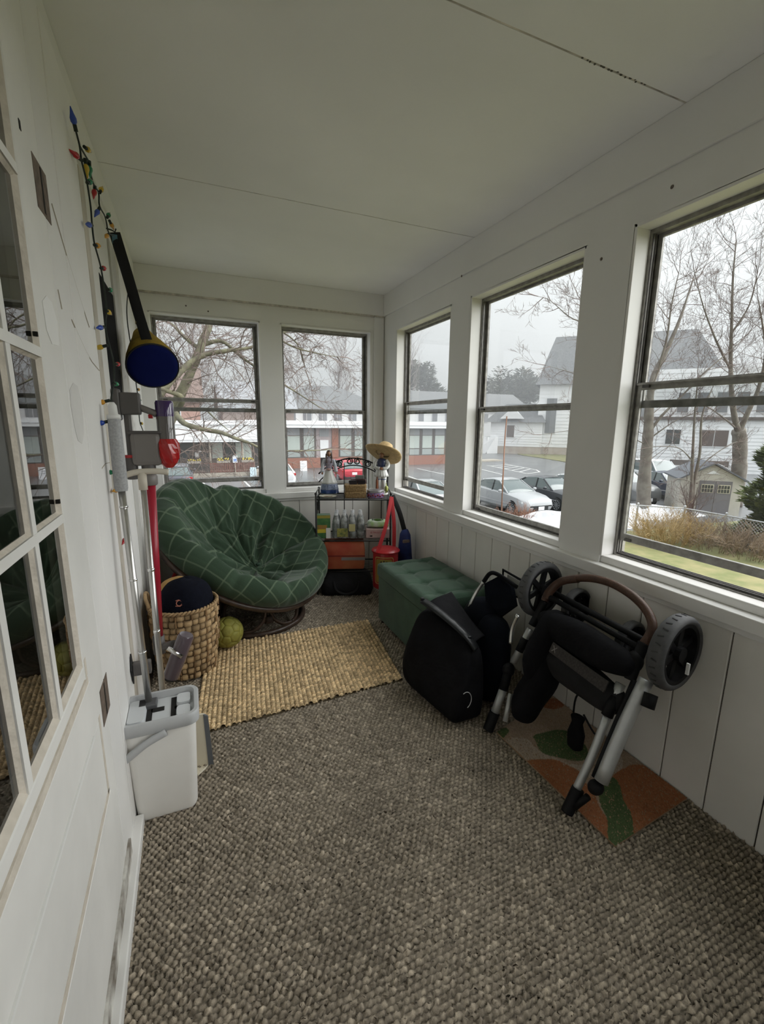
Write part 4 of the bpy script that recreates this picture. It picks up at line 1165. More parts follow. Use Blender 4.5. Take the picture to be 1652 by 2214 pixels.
# garden shed
sh = thing('garden_shed', 'small beige garden shed with grey double doors and dark roof', 'shed', (21.3, 12.4, G))
S0, S1 = Vector((20.5, 13.3, 0)), Vector((22.9, 11.0, 0))
sd = (S1 - S0).normalized(); sn = Vector((sd.y, -sd.x, 0))
if sn.dot(-S0) < 0: sn = -sn
SW = 2.35; SD = 2.6; zE, zR = -0.95, -0.30
beige = mat('beige_shed_wall', (0.56, 0.53, 0.47), rough=0.7, var=.05, vscale=3)
def SP(a, k, z): v = S0 + sd * a - sn * k; return (v.x, v.y, z)
MB().add([SP(0, 0, G), SP(SW, 0, G), SP(SW, SD, G), SP(0, SD, G), SP(0, 0, zE), SP(SW, 0, zE), SP(SW, SD, zE), SP(0, SD, zE), SP(SW / 2, 0, zR), SP(SW / 2, SD, zR)],
         [(3, 2, 1, 0), (0, 1, 5, 8, 4), (2, 3, 7, 9, 6), (0, 4, 7, 3), (1, 2, 6, 5), (4, 8, 9, 7), (5, 6, 9, 8)]).build('walls', beige, sh, world=True)
ov = 0.14
for a0, a1, z0_, z1_ in ((-ov, SW / 2, zE - 0.08, zR + 0.03), (SW + ov, SW / 2, zE - 0.08, zR + 0.03)):
    MB().hexa([SP(a0, -ov, z0_), SP(a1, -ov, z1_), SP(a1, SD + ov, z1_), SP(a0, SD + ov, z0_), SP(a0, -ov, z0_ + .07), SP(a1, -ov, z1_ + .07), SP(a1, SD + ov, z1_ + .07), SP(a0, SD + ov, z0_ + .07)]).build('roof', mat('slate_grey_roof', (0.16, 0.17, 0.19), rough=.8, var=.1, vscale=10), sh, world=True)
for i in range(2):
    a = 0.72 + i * 0.62
    dq = MB().hexa([SP(a, -.03, G + .1), SP(a + .6, -.03, G + .1), SP(a + .6, .02, G + .1), SP(a, .02, G + .1), SP(a, -.03, -1.02), SP(a + .6, -.03, -1.02), SP(a + .6, .02, -1.02), SP(a, .02, -1.02)]).build('door', mat('grey_shed_door', (0.20, 0.19, 0.20), rough=.6), sh, world=True)
    MB().hexa([SP(a + .08, -.05, -1.55), SP(a + .54, -.05, -1.55), SP(a + .54, -.02, -1.55), SP(a + .08, -.02, -1.55), SP(a + .08, -.05, -1.18), SP(a + .54, -.05, -1.18), SP(a + .54, -.02, -1.18), SP(a + .08, -.02, -1.18)]).build('window_frame', mat('cream_trim', (0.72, 0.66, 0.50)), dq, world=True)
    for r_ in range(2):
        for c in range(4):
            u0, z0_ = a + .10 + c * .108, -1.53 + r_ * .17
            MB().hexa([SP(u0, -.055, z0_), SP(u0 + .09, -.055, z0_), SP(u0 + .09, -.04, z0_), SP(u0, -.04, z0_), SP(u0, -.055, z0_ + .15), SP(u0 + .09, -.055, z0_ + .15), SP(u0 + .09, -.04, z0_ + .15), SP(u0, -.04, z0_ + .15)]).build('pane', wglass, dq, world=True)
MB().add([SP(SW / 2 - .25, -.03, -.72), SP(SW / 2 + .25, -.03, -.72), SP(SW / 2, -.03, -.56), SP(SW / 2 - .25, .0, -.72), SP(SW / 2 + .25, .0, -.72), SP(SW / 2, .0, -.56)], [(0, 1, 2), (3, 5, 4), (0, 3, 4, 1), (1, 4, 5, 2), (2, 5, 3, 0)]).build('vent', trimw, sh, world=True)
for k in (.6, 1.4):
    MB().hexa([SP(SW * .62, k, -.52), SP(SW * .74, k, -.62), SP(SW * .74, k + .3, -.62), SP(SW * .62, k + .3, -.52), SP(SW * .62, k, -.28), SP(SW * .74, k, -.38), SP(SW * .74, k + .3, -.38), SP(SW * .62, k + .3, -.28)]).build('skylight', trimw, sh, world=True)

# ---------------------------------------------------------------- rain haze over the far ground
hz = bpy.data.materials.new('rain_haze'); hz.use_nodes = True
nt = hz.node_tree; nt.nodes.clear()
ho = nt.nodes.new('ShaderNodeOutputMaterial'); hs = nt.nodes.new('ShaderNodeVolumeScatter')
hs.inputs['Color'].default_value = (0.93, 0.96, 1.0, 1); hs.inputs['Density'].default_value = 0.0052; hs.inputs['Anisotropy'].default_value = 0.3
nt.links.new(hs.outputs[0], ho.inputs['Volume'])
haze = MB().box((-58, 20.0, G + 0.02), (138, 148, 45)).build('haze', hz)
tag(haze, kind='stuff')
haze['label'] = 'thin grey rain haze over the parking lot and far trees'; haze['category'] = 'haze'

# ---------------------------------------------------------------- parked cars
tyre = mat('tyre_rubber', (0.025, 0.025, 0.027), rough=0.7)
alloy = mat('alloy_wheel', (0.55, 0.56, 0.58), rough=0.3, metal=0.8)
carglass = mat('car_glass', (0.10, 0.13, 0.13), rough=0.08, spec=0.8, coat=0.3)
blackpl = mat('black_car_plastic', (0.02, 0.02, 0.022), rough=0.4)
lamp_w = mat('headlamp', (0.75, 0.78, 0.80), rough=0.15)
lamp_r = mat('tail_lamp', (0.45, 0.02, 0.02), rough=0.2)
plate_m = mat('number_plate', (0.85, 0.86, 0.88), rough=0.4)
def make_car(label, col, loc, heading, L=4.55, W=1.78, H=1.44, suv=False, hatch=False, group='parked cars', rough=0.22, spokes=10):
    """heading: direction the nose points, radians from +x"""
    t = thing('parked_car', label, 'car', loc, heading, group=group)
    body = mat('car_paint_%02d%02d%02d' % tuple(int(c * 99) for c in col), col, rough=rough + .08, metal=0.0, coat=0.25)
    hw = W / 2
    hood = 0.90 if not suv else 1.08
    deck = 1.00 if not (suv or hatch) else (1.12 if suv else 1.0)
    zb = 0.22 if not suv else 0.30
    # body stations x (nose at +L/2)
    st = [(-0.50, .78, .45, .82), (-0.47, .93, zb + .05, deck - .06), (-0.36, 1.0, zb, deck), (-0.20, 1.0, zb, deck + .0), (0.0, 1.0, zb, .97 if not suv else 1.10), (0.16, 1.0, zb, .96 if not suv else 1.10),
          (0.27, 1.0, zb, hood + .03), (0.38, .97, zb, hood - .03), (0.455, .90, zb + .03, hood - .14), (0.492, .76, .36, hood - .24), (0.50, .68, .42, hood - .34)]
    rings = []
    for fx, fwid, z0, z1 in st:
        w = hw * fwid; x = fx * L
        rings.append([(x, -w * .86, z0), (x, -w * .98, z0 + .12), (x, -w, (z0 + z1) / 2), (x, -w * .96, z1 - .06), (x, -w * .84, z1), (x, 0, z1 + .02), (x, w * .84, z1), (x, w * .96, z1 - .06), (x, w, (z0 + z1) / 2), (x, w * .98, z0 + .12), (x, w * .86, z0)])
    MB().loft(rings).build('body', body, t, auto=35)
    # cabin: glass sides with a painted roof
    if suv: cab = [(-.46, 1.10, .84, .84), (-.42, H - .08, .80, .72), (-.10, H, .88, .74), (.06, H - .03, .88, .74), (.20, 1.10, .88, .86)]
    elif hatch: cab = [(-.47, 1.0, .86, .86), (-.36, H - .08, .84, .68), (-.12, H, .88, .70), (.06, H - .04, .88, .70), (.22, .98, .88, .86)]
    else: cab = [(-.40, .98, .84, .84), (-.24, H - .10, .86, .66), (-.08, H, .88, .68), (.04, H - .03, .88, .68), (.22, .96, .88, .86)]
    zbelt = .92 if not suv else 1.04
    rg = []
    for fx, z, wb, wt_ in cab:
        x = fx * L
        rg.append([(x, -hw * wb, zbelt), (x, -hw * wt_, z - .03), (x, -hw * wt_ * .8, z), (x, hw * wt_ * .8, z), (x, hw * wt_, z - .03), (x, hw * wb, zbelt)])
    MB().loft(rg).build('cabin_glass', carglass, t, auto=40)
    roof = []
    for fx, z, wb, wt_ in cab[1:-1]:
        x = fx * L
        roof.append([(x, -hw * wt_ - .012, z - .05), (x, -hw * wt_ * .82, z + .015), (x, 0, z + .035), (x, hw * wt_ * .82, z + .015), (x, hw * wt_ + .012, z - .05), (x, 0, z - .03)])
    MB().loft(roof).build('roof', body, t, auto=40)
    for s in (-1, 1):
        for (i, j, r_) in ((0, 1, .045), (3, 4, .035)):
            a, b = cab[i], cab[j]
            pa = (a[0] * L, s * hw * (a[2] if i != 3 else a[3]), zbelt + (.02 if i == 0 else a[1] - zbelt - .03)); pb = (b[0] * L, s * hw * (b[3] if j == 1 else b[2]), (b[1] - .03) if j == 1 else zbelt)
            MB().tube([pa, pb], r_, seg=6).build('pillar', body, t)
        xm = -.03 * L
        MB().tube([(xm, s * hw * .89, zbelt), (xm - .06, s * hw * (cab[2][3] + .01), H - .05)], .03, seg=6).build('pillar', blackpl if not suv else body, t)
        mr = MB().ball((.155 * L, s * (hw + .10), zbelt + .10), (.07, .11, .07), 10, 6).build('mirror', body, t, smooth=True)
        MB().box((-.40 * L, s * (hw + .002) - .006, .50), (.30 * L, s * (hw + .002) + .006, .53)).build('side_strip', mat('chrome_strip', (.7, .7, .72), rough=.3, metal=.5), t)
        hl = MB().add([(.44 * L, s * hw * .92, .62), (.485 * L, s * hw * .60, .62), (.44 * L, s * hw * .95, .72), (.47 * L, s * hw * .60, .72), (.38 * L, s * hw * .99, .74)], [(0, 1, 3, 2), (0, 2, 4)]).build('headlamp', lamp_w, t)
        MB().cbox((-.478 * L, s * hw * .72, .80 if not suv else .95), (.10, hw * .40, .15)).build('tail_lamp', lamp_r, t, bevel=.01)
        for fx in (-.295, .305):
            rW = .325 if not suv else .36
            wl = MB().lathe([(0.17, -.10), (rW * .86, -.11), (rW, -.07), (rW, .07), (rW * .86, .11), (.17, .10)], 20, M=Matrix.Translation((fx * L, s * (hw - .11), rW)) @ Matrix.Rotation(PI / 2, 4, 'X')).build('wheel', tyre, t, auto=40)
            Mw = Matrix.Translation((fx * L, s * (hw - .01), rW)) @ Matrix.Rotation(PI / 2, 4, 'X')
            sp = MB().lathe([(rW * .66, -.02), (rW * .72, -.02), (rW * .72, .02), (rW * .66, .02)], 20, M=Mw, close=True)
            for k in range(spokes):
                sp.box((.02, -.018, -.012), (rW * .68, .018, .012), M=Mw @ Matrix.Rotation(2 * PI * k / spokes, 4, 'Z'))
            sp.lathe([(0, .02), (.05, .02), (.05, -.02), (0, -.02)], 10, M=Mw)
            sp.build('rim', alloy, wl)
            MB().lathe([(rW * 1.12, -.01), (rW * 1.12, .01), (.05, .01), (.05, -.01)], 20, M=Matrix.Translation((fx * L, s * (hw - .025), rW)) @ Matrix.Rotation(PI / 2, 4, 'X')).build('wheel_arch', blackpl, t)
    MB().box((.488 * L, -hw * .45, .34), (.503 * L, hw * .45, .52)).build('grille', blackpl, t, bevel=.01)
    MB().cbox((.507 * L, 0, .43), (.012, .32, .16)).build('front_plate', plate_m, t)
    MB().cbox((-.498 * L, 0, .66), (.03, .34, .17)).build('rear_plate', plate_m, t)
    MB().cbox((-.49 * L, 0, .40), (.08, hw * 1.7, .18)).build('rear_bumper', blackpl if (suv or hatch) else body, t, bevel=.02)
    return t
GZ = G
make_car('silver white sedan parked nose-on below the middle right window', (0.42, 0.43, 0.44), (13.75, 17.0, GZ), -PI / 2)
make_car('dark grey sedan parked beyond the silver white one', (0.055, 0.058, 0.065), (16.35, 17.0, GZ), -PI / 2)
make_car('pale sedan below the narrow window, mostly hidden by the sill', (0.40, 0.41, 0.42), (9.7, 17.6, GZ), -PI / 2)
make_car('dark grey hatchback seen from behind, left of the white parking line', (0.09, 0.09, 0.11), (-0.75, 29.2, GZ), PI / 2, L=4.3, hatch=True, H=1.48)
make_car('white sedan cut off by the post between the back windows', (0.80, 0.81, 0.83), (5.1, 29.5, GZ), PI / 2)
make_car('red car beyond the scrollwork of the metal rack', (0.50, 0.03, 0.05), (9.9, 30.0, GZ), PI / 2, hatch=True)
make_car('white pickup-sized car behind the dark tree trunk', (0.78, 0.79, 0.80), (27.4, 19.4, GZ), -PI / 2 - .25, L=5.0, suv=True, H=1.80)
make_car('charcoal car parked just right of the dark tree trunk', (0.13, 0.135, 0.14), (20.9, 16.8, GZ), -PI / 2 - .25, suv=True, H=1.62)
make_car('black blue car with pale plate beside the shed', (0.04, 0.05, 0.08), (24.6, 16.7, GZ), -PI / 2 - .25, L=4.2)
make_car('white car left of the dark tree trunk, half hidden by window frame', (0.78, 0.79, 0.80), (18.6, 17.2, GZ), -PI / 2 - .2)
make_car('red and white hatchback at the edge of the middle right window', (0.72, 0.73, 0.75), (25.6, 22.6, GZ), PI / 2 - .2, hatch=True)

# signs
t = thing('accessible_parking_sign', 'white and blue accessible parking sign on a post', 'sign', (2.986, 34.138, -2.600))
px, py, pz = (2.986, 34.138, -2.600)
MB().box((-.03, -.03, 0), (.03, .03, 1.1)).build('post', kerb_m, t)
pl = MB().box((-.16, -.05, 1.0), (.16, -.03, 1.5)).build('plate', plate_m, t, bevel=.01)
MB().box((-.10, -.056, 1.08), (.10, -.048, 1.28)).build('blue_panel', mat('sign_blue', (0.05, 0.20, 0.60), rough=.5), pl)
m_ = MB(); m_.tube([(-.01, -.06, 1.24), (-.01, -.06, 1.17), (.04, -.06, 1.17), (.06, -.06, 1.11)], .012, seg=6)
m_.tube([(-.01 + .055 * math.cos(a), -.06, 1.15 + .055 * math.sin(a)) for a in [PI * .6 + k * PI * 1.3 / 8 for k in range(9)]], .009, seg=5); m_.ball((-.01, -.06, 1.26), .016, 8, 5)
m_.build('wheelchair_symbol', plate_m, pl)
for (q, lab, h_, w_) in [((20.414, 38.740, -2.600), 'white board leaning by the brick base, seen in the narrow window', .55, .75), ((23.135, 38.960, -2.600), 'taller white board beside the window post in the narrow window', .8, .5),
                 ((8.539, 36.342, -2.600), 'white sheet board behind the branches in the back window', .8, .55), ((4.181, 33.746, -2.600), 'pale blue notice board at the end of the deck railing', .65, .45)]:
    t = thing('sandwich_board', lab, 'sign', q, rz=-.15, group='sign boards by the school')
    MB().hexa([(-w_ / 2, -.05, 0), (w_ / 2, -.05, 0), (w_ / 2, -.02, 0), (-w_ / 2, -.02, 0), (-w_ / 2, .17, h_), (w_ / 2, .17, h_), (w_ / 2, .2, h_), (-w_ / 2, .2, h_)]).build('front_panel', plate_m if 'blue' not in lab else mat('pale_blue_board', (.55, .68, .74)), t)
    MB().hexa([(-w_ / 2, .42, 0), (w_ / 2, .42, 0), (w_ / 2, .45, 0), (-w_ / 2, .45, 0), (-w_ / 2, .19, h_), (w_ / 2, .19, h_), (w_ / 2, .22, h_), (-w_ / 2, .22, h_)]).build('rear_panel', plate_m, t)
    if 'blue' not in lab:
        for k in range(2): MB().hexa([(-w_ * .3, -.05 + .22 * (.45 + .2 * k) - .012, h_ * (.45 + .2 * k)), (w_ * .3, -.05 + .22 * (.45 + .2 * k) - .012, h_ * (.45 + .2 * k)), (w_ * .3, -.05 + .22 * (.45 + .2 * k), h_ * (.45 + .2 * k)), (-w_ * .3, -.05 + .22 * (.45 + .2 * k), h_ * (.45 + .2 * k)),
                                (-w_ * .3, -.03 + .22 * (.45 + .2 * k) - .012, h_ * (.5 + .2 * k)), (w_ * .3, -.03 + .22 * (.45 + .2 * k) - .012, h_ * (.5 + .2 * k)), (w_ * .3, -.03 + .22 * (.45 + .2 * k), h_ * (.5 + .2 * k)), (-w_ * .3, -.03 + .22 * (.45 + .2 * k), h_ * (.5 + .2 * k))]).build('printed_line', mat('faint_print', (.5, .5, .52)), t)

# ================================================================== THINGS ALONG THE LEFT WALL
def rrect(cx, cy, hx, hy, r, z, n=5):
    out = []
    for sx, sy, a0 in ((1, 1, 0), (-1, 1, PI / 2), (-1, -1, PI), (1, -1, 1.5 * PI)):
        for k in range(n):
            a = a0 + PI / 2 * k / (n - 1)
            out.append((cx + sx * (hx - r) + r * math.cos(a), cy + sy * (hy - r) + r * math.sin(a), z))
    return out
# mop bucket
bk = thing('mop_bucket', 'off-white plastic mop bucket with grey rim standing by the door', 'bucket', (-0.158, 1.622, 0.008), rz=0.0)
bw_ = mat('offwhite_plastic', (0.90, 0.885, 0.85), rough=0.45, var=0.03, vscale=6)
bg_ = mat('grey_plastic', (0.50, 0.51, 0.52), rough=0.45, var=0.05, vscale=8)
gi_ = mat('inner_grey_plastic', (0.62, 0.64, 0.66), rough=0.4)
m_ = MB()
m_.loft([rrect(0, 0, .092, .068, .02, 0.0), rrect(0, 0, .099, .073, .03, .012), rrect(0, 0, .115, .088, .03, .368)], cap=True)
m_.build('body', bw_, bk, auto=50)
m_ = MB()
O = [rrect(0, 0, .119, .092, .034, .350), rrect(0, 0, .126, .099, .036, .356), rrect(0, 0, .127, .100, .036, .388), rrect(0, 0, .122, .095, .034, .396), rrect(0, 0, .112, .085, .030, .396), rrect(0, 0, .108, .081, .028, .384), rrect(0, 0, .106, .079, .026, .374)]
m_.loft(O, cap=False)
m_.build('rim', bg_, bk, auto=50)
# insert: three blocks around two slots
m_ = MB(); m_.loft([rrect(0, 0, .108, .081, .028, .362), rrect(0, 0, .108, .081, .028, .373)])
m_.build('insert', gi_, bk, auto=50)
m_ = MB(); m_.loft([rrect(-.074, -.002, .030, .070, .015, .370), rrect(-.074, -.002, .026, .066, .014, .390)]); m_.build('wash_hump', gi_, bk, auto=50)
m_ = MB(); m_.loft([rrect(.076, .035, .026, .034, .012, .370), rrect(.076, .035, .022, .030, .012, .386)]); m_.loft([rrect(.076, -.042, .026, .034, .012, .370), rrect(.076, -.042, .022, .030, .012, .386)]); m_.build('wring_hump', gi_, bk, auto=50)
dk = mat('slot_black', (0.015, 0.014, 0.013), rough=0.9)
for (a, b) in [((-.044, -.070, .3735), (-.026, .060, .3752)), ((-.030, -.004, .3735), (.012, .020, .3752)), ((.034, -.070, .3735), (.052, .064, .3752)), ((.045, -.012, .3735), (.096, .004, .3752))]:
    MB().box(a, b).build('slot', dk, bk)
# carrying handle, folded down towards the wall
m_ = MB()
hp = spline([(.020, -.100, .350), (-.045, -.103, .325), (-.105, -.104, .285), (-.128, -.090, .268), (-.130, 0, .264), (-.128, .090, .268), (-.105, .104, .285), (.020, .100, .350)], 5)
m_.tube(hp, .0095, seg=8, flat=1.5)
m_.build('handle', bg_, bk, smooth=True)

# flat mop standing in the bucket
mp = thing('flat_mop', 'flat mop with grey grip and chrome pole standing in the bucket', 'mop', (-0.205, 1.685, 0.36))
chrome = mat('brushed_chrome', (0.58, 0.57, 0.55), rough=0.28, metal=0.9, var=0.08, vscale=8)
b0, b1, b2, b3 = Vector((-.196, 1.668, .335)), Vector((-.222, 1.735, 1.165)), Vector((-.224, 1.750, 1.400)), Vector((-.226, 1.754, 1.455))
MB().tube([b0, b1], .0115, seg=14).build('pole', chrome, mp, world=True, smooth=True)
MB().tube([b1 - (b2 - b1) * .02, b1 + (b2 - b1) * .03, b1 + (b2 - b1) * .5, b2], [.0185, .021, .021, .0195], seg=16).build('grip', mat('speckled_grey_grip', (0.36, 0.365, 0.37), rough=.6, var=.15, vscale=160), mp, world=True, auto=40)
MB().tube([b2, b2 + (b3 - b2) * .25, b2 + (b3 - b2) * .3, b2 + (b3 - b2) * .8, b3], [.0215, .0205, .014, .013, .007], seg=16).build('hanging_cap', mat('white_plastic', (0.75, 0.75, 0.74), rough=.4), mp, world=True, smooth=True)
for f_ in (.30, .62, .93):
    p = b0 + (b1 - b0) * f_; MB().tube([p - (b1 - b0) * .004, p + (b1 - b0) * .004], .0135, seg=12).build('collar', mat('bright_chrome', (.8, .8, .8), rough=.15, metal=1), mp, world=True, smooth=True)
MB().box((-.232, 1.640, .379), (-.170, 1.690, .398)).build('mop_joint', mat('dark_grey_plastic', (.10, .10, .105), rough=.5), mp, world=True, bevel=.004)

# long-handled dustpan
dp = thing('dustpan', 'cream dustpan with grey lip on a long chrome handle behind the bucket', 'dustpan', (-0.12, 1.775, 0.0))
cream = mat('cream_plastic', (0.80, 0.74, 0.60), rough=.5)
m_ = MB()
m_.add([(-.235, 1.80, .0), (-.012, 1.752, .0), (-.018, 1.762, .235), (-.235, 1.806, .235), (-.235, 1.815, .0), (-.012, 1.760, .0), (-.018, 1.770, .235), (-.235, 1.82, .235)], [(0, 1, 2, 3), (7, 6, 5, 4), (0, 4, 5, 1), (2, 6, 7, 3), (1, 5, 6, 2), (0, 3, 7, 4)])
m_.build('pan', cream, dp, world=True)
m_ = MB(); m_.add([(-.22, 1.80, .0), (-.015, 1.752, .0), (-.055, 1.70, .012), (-.20, 1.73, .012), (-.22, 1.80, .008), (-.015, 1.755, .006), (-.055, 1.70, .018), (-.20, 1.73, .018)], [(0, 1, 2, 3), (7, 6, 5, 4), (0, 4, 5, 1), (1, 5, 6, 2), (2, 6, 7, 3), (3, 7, 4, 0)])
m_.build('side_wall', cream, dp, world=True)
MB().hexa([(-.016, 1.750, 0), (.004, 1.746, 0), (.004, 1.754, 0), (-.016, 1.762, 0), (-.022, 1.760, .235), (-.004, 1.756, .225), (-.004, 1.764, .225), (-.022, 1.772, .235)]).build('lip', mat('grey_rubber_lip', (.14, .15, .165), rough=.6), dp, world=True)
h0, h1 = Vector((-.165, 1.83, .12)), Vector((-.183, 2.04, 1.15))
MB().tube([h0, h1], .0115, seg=14).build('handle_pole', chrome, dp, world=True, smooth=True)
for f_ in (.42, .66): 
    p = h0 + (h1 - h0) * f_; MB().tube([p - (h1 - h0) * .006, p + (h1 - h0) * .006], .0135, seg=12).build('collar', mat('bright_chrome', (.8, .8, .8), rough=.15, metal=1), dp, world=True, smooth=True)
tp = MB(); tp.tube(spline([(-.245, 2.035, 1.180), (-.215, 2.036, 1.190), (-.18, 2.037, 1.194), (-.13, 2.038, 1.194), (-.085, 2.039, 1.188)], 4), .012, seg=10)
tp.tube([h1 - Vector((0, .004, .03)), h1 + Vector((0, 0, .04))], .0165, seg=12)
tp.build('grip', mat('cream_grip', (.62, .57, .48), rough=.5), dp, world=True, smooth=True)

# cordless stick vacuum on its wall dock
vc = thing('stick_vacuum', 'cordless stick vacuum with red wand, hung from a wall dock', 'vacuum', (-0.2, 2.3, 0.25))
gdk = mat('vacuum_dark_grey', (0.095, 0.088, 0.085), rough=.42, var=.05, vscale=6)
gmd = mat('vacuum_grey', (0.20, 0.185, 0.175), rough=.4)
redp = mat('translucent_red', (0.40, 0.012, 0.015), rough=.2, coat=.5)
redw_ = mat('red_wand', (0.33, 0.012, 0.030), rough=.35, coat=.2)
purp = mat('purple_clear', (0.045, 0.020, 0.10), rough=.08, coat=.8)
smoke = mat('smoky_clear', (0.11, 0.10, 0.095), rough=.08, coat=.8)
VY = 2.30
def vb(name, a, b, m_, bev=.008, par=vc): return MB().box(a, b).build(name, m_, par, world=True, bevel=bev)
vb('wall_dock', (-.292, VY - .03, 1.395), (-.262, VY + .03, 1.53), gdk)
vb('battery_pack', (-.264, VY - .030, 1.42), (-.185, VY + .030, 1.515), gdk)
vb('spine', (-.256, VY - .018, 1.23), (-.228, VY + .018, 1.43), gdk)
MB().tube([(-.235, VY, 1.462), (-.19, VY, 1.452), (-.14, VY, 1.432), (-.125, VY, 1.425)], [.020, .0185, .018, .022], seg=12, flat=.8).build('handle', gmd, vc, world=True, smooth=True)
vb('trigger', (-.160, VY - .008, 1.405), (-.140, VY + .008, 1.423), redp, .003)
vb('motor_housing', (-.240, VY - .036, 1.195), (-.115, VY + .036, 1.345), gmd, .02)
vb('housing_rim', (-.245, VY - .037, 1.338), (-.110, VY + .037, 1.350), gdk, .004)
CX = -.092
MB().lathe([(.030, 1.300), (.038, 1.305), (.038, 1.420), (.0375, 1.422)], 24, (CX, VY, 0)).build('dust_bin', smoke, vc, world=True, auto=40)
MB().lathe([(.0382, 1.415), (.0385, 1.475), (.034, 1.484), (0, 1.486)], 24, (CX, VY, 0)).build('bin_cap', purp, vc, world=True, auto=40)
m_ = MB()
ring_r = []
for k in range(7):
    z = 1.315 - k * .022
    base_r = [.039, .045, .047, .047, .045, .038, .018][k]
    ring_r.append([(CX + (base_r + (.006 if j % 3 == 0 and 0 < k < 5 else 0)) * math.cos(2 * PI * j / 24 + k * .1), VY + (base_r + (.006 if j % 3 == 0 and 0 < k < 5 else 0)) * math.sin(2 * PI * j / 24 + k * .1), z) for j in range(24)])
m_.loft(ring_r); m_.build('cyclone_cluster', redp, vc, world=True)
MB().tube(spline([(-.185, VY, 1.25), (-.178, VY, 1.215), (-.176, VY, 1.17), (-.177, VY, 1.125)], 4), [.034] * 5 + [.030] * 4 + [.027] * 4, seg=18).build('elbow', gdk, vc, world=True, smooth=True)
MB().tube([(-.177, VY, 1.155), (-.177, VY, 1.145), (-.178, VY, 1.112), (-.178, VY, 1.105)], [.029, .034, .034, .030], seg=18).build('collar', gmd, vc, world=True, smooth=True)
MB().tube([(-.178, VY, 1.11), (-.190, VY, .70), (-.202, VY, .33)], [.024, .022, .020], seg=18).build('wand', redw_, vc, world=True, smooth=True)
ct = MB().tube([(-.243, VY, 1.24), (-.243, VY, 1.135)], [.026, .023], seg=14).build('crevice_tool', gdk, vc, world=True, auto=40)
MB().tube([(-.243, VY, 1.245), (-.243, VY, 1.232)], .0275, seg=14).build('red_band', redp, ct, world=True, auto=40)
MB().tube([(-.202, VY, .36), (-.203, VY - .004, .27)], .027, seg=14).build('wand_cuff', gdk, vc, world=True, smooth=True)
MB().tube([(-.200, VY - .02, .30), (-.155, VY - .12, .36), (-.125, VY - .17, .385)], .017, seg=12).build('neck', gdk, vc, world=True, smooth=True)
ha, hb = Vector((-.070, VY - .20, .435)), Vector((-.150, VY - .19, .235))
hd_ = MB().tube([ha, ha + (hb - ha) * .04, ha + (hb - ha) * .96, hb], [.030, .036, .036, .034], seg=20).build('cleaner_head', mat('smoky_purple', (0.10, 0.075, 0.09), rough=.12, coat=.7), vc, world=True, auto=40)
MB().tube([hb, hb + (hb - ha) * .03], .033, seg=20).build('end_cap', mat('matte_black', (.02, .02, .02), rough=.7), hd_, world=True, smooth=True)
MB().tube([(-.150, VY - .215, .392), (-.095, VY - .235, .345)], .010, seg=10).build('chrome_pin', mat('bright_chrome', (.8, .8, .8), rough=.15, metal=1), hd_, world=True, smooth=True)

# low bracket on the casing
br_ = thing('wall_bracket', 'black plate with a stubby grey arm screwed low on the casing', 'bracket', (XC + .003, 1.80, .465))
MB().add([(XC + .002, 1.772, .475), (XC + .002, 1.800, .405), (XC + .002, 1.830, .455), (XC + .002, 1.802, .530), (XC + .007, 1.772, .475), (XC + .007, 1.800, .405), (XC + .007, 1.830, .455), (XC + .007, 1.802, .530)], [(3, 2, 1, 0), (4, 5, 6, 7), (0, 1, 5, 4), (1, 2, 6, 5), (2, 3, 7, 6), (3, 0, 4, 7)]).build('plate', mat('matte_black', (.02, .02, .02), rough=.7), br_, world=True)
MB().box((XC + .006, 1.785, .442), (XC + .070, 1.815, .492)).build('arm', mat('pewter', (.14, .13, .125), rough=.4, metal=.4), br_, world=True, bevel=.004)

# ---------------------------------------------------------------- hanging drum-shaped bag
hb_ = thing('hanging_bag', 'yellow cone-shaped bag with round blue end hanging from a black strap', 'bag', (-.139, 2.58, 1.688))
axis = Vector((-.17, .80, .60)).normalized()
C0 = Vector((-.136, 2.555, 1.655))
q_ = Matrix.Translation(C0) @ axis.to_track_quat('Z', 'Y').to_matrix().to_4x4()
MB().lathe([(.116, .004), (.119, .02), (.112, .06), (.088, .15), (.060, .24), (.046, .30), (.034, .315), (0, .318)], 32, M=q_).build('cone', mat('mustard_canvas', (0.36, 0.24, 0.030), rough=.9, var=.2, vscale=30, bump=.4, bscale=140), hb_, world=True, smooth=True)
MB().lathe([(0, -.006), (.09, -.005), (.112, -.001), (.118, .006)], 40, M=q_).build('round_end', mat('royal_blue_fabric', (0.006, 0.011, 0.085), rough=.9, spec=.1, var=.08, vscale=12), hb_, world=True, smooth=True)
MB().tube([q_ @ Vector((.117 * math.cos(2 * PI * k / 40), .117 * math.sin(2 * PI * k / 40), .004)) for k in range(40)], .0045, seg=6, closed=True).build('black_piping', mat('matte_black', (.02, .02, .02), rough=.7), hb_, world=True, smooth=True)
sp_ = spline([(-.250, 2.585, 2.245), (-.228, 2.575, 2.14), (-.205, 2.565, 2.03), (-.178, 2.548, 1.89), (-.152, 2.532, 1.770)], 5)
blk = mat('black_webbing', (0.012, 0.012, 0.013), rough=.85)
MB().tube(sp_, .0235, seg=8, flat=.10, upv=(0, 1, 0)).build('strap', blk, hb_, world=True)
MB().box((-.196, 2.543, 1.845), (-.146, 2.552, 1.857)).build('strap_buckle', mat('gold_grey', (.25, .20, .09), rough=.5), hb_, world=True)
MB().box((-.262, 2.58, 2.195), (-.240, 2.592, 2.235)).build('strap_label', mat('blue_label', (.10, .22, .30), rough=.7), hb_, world=True)
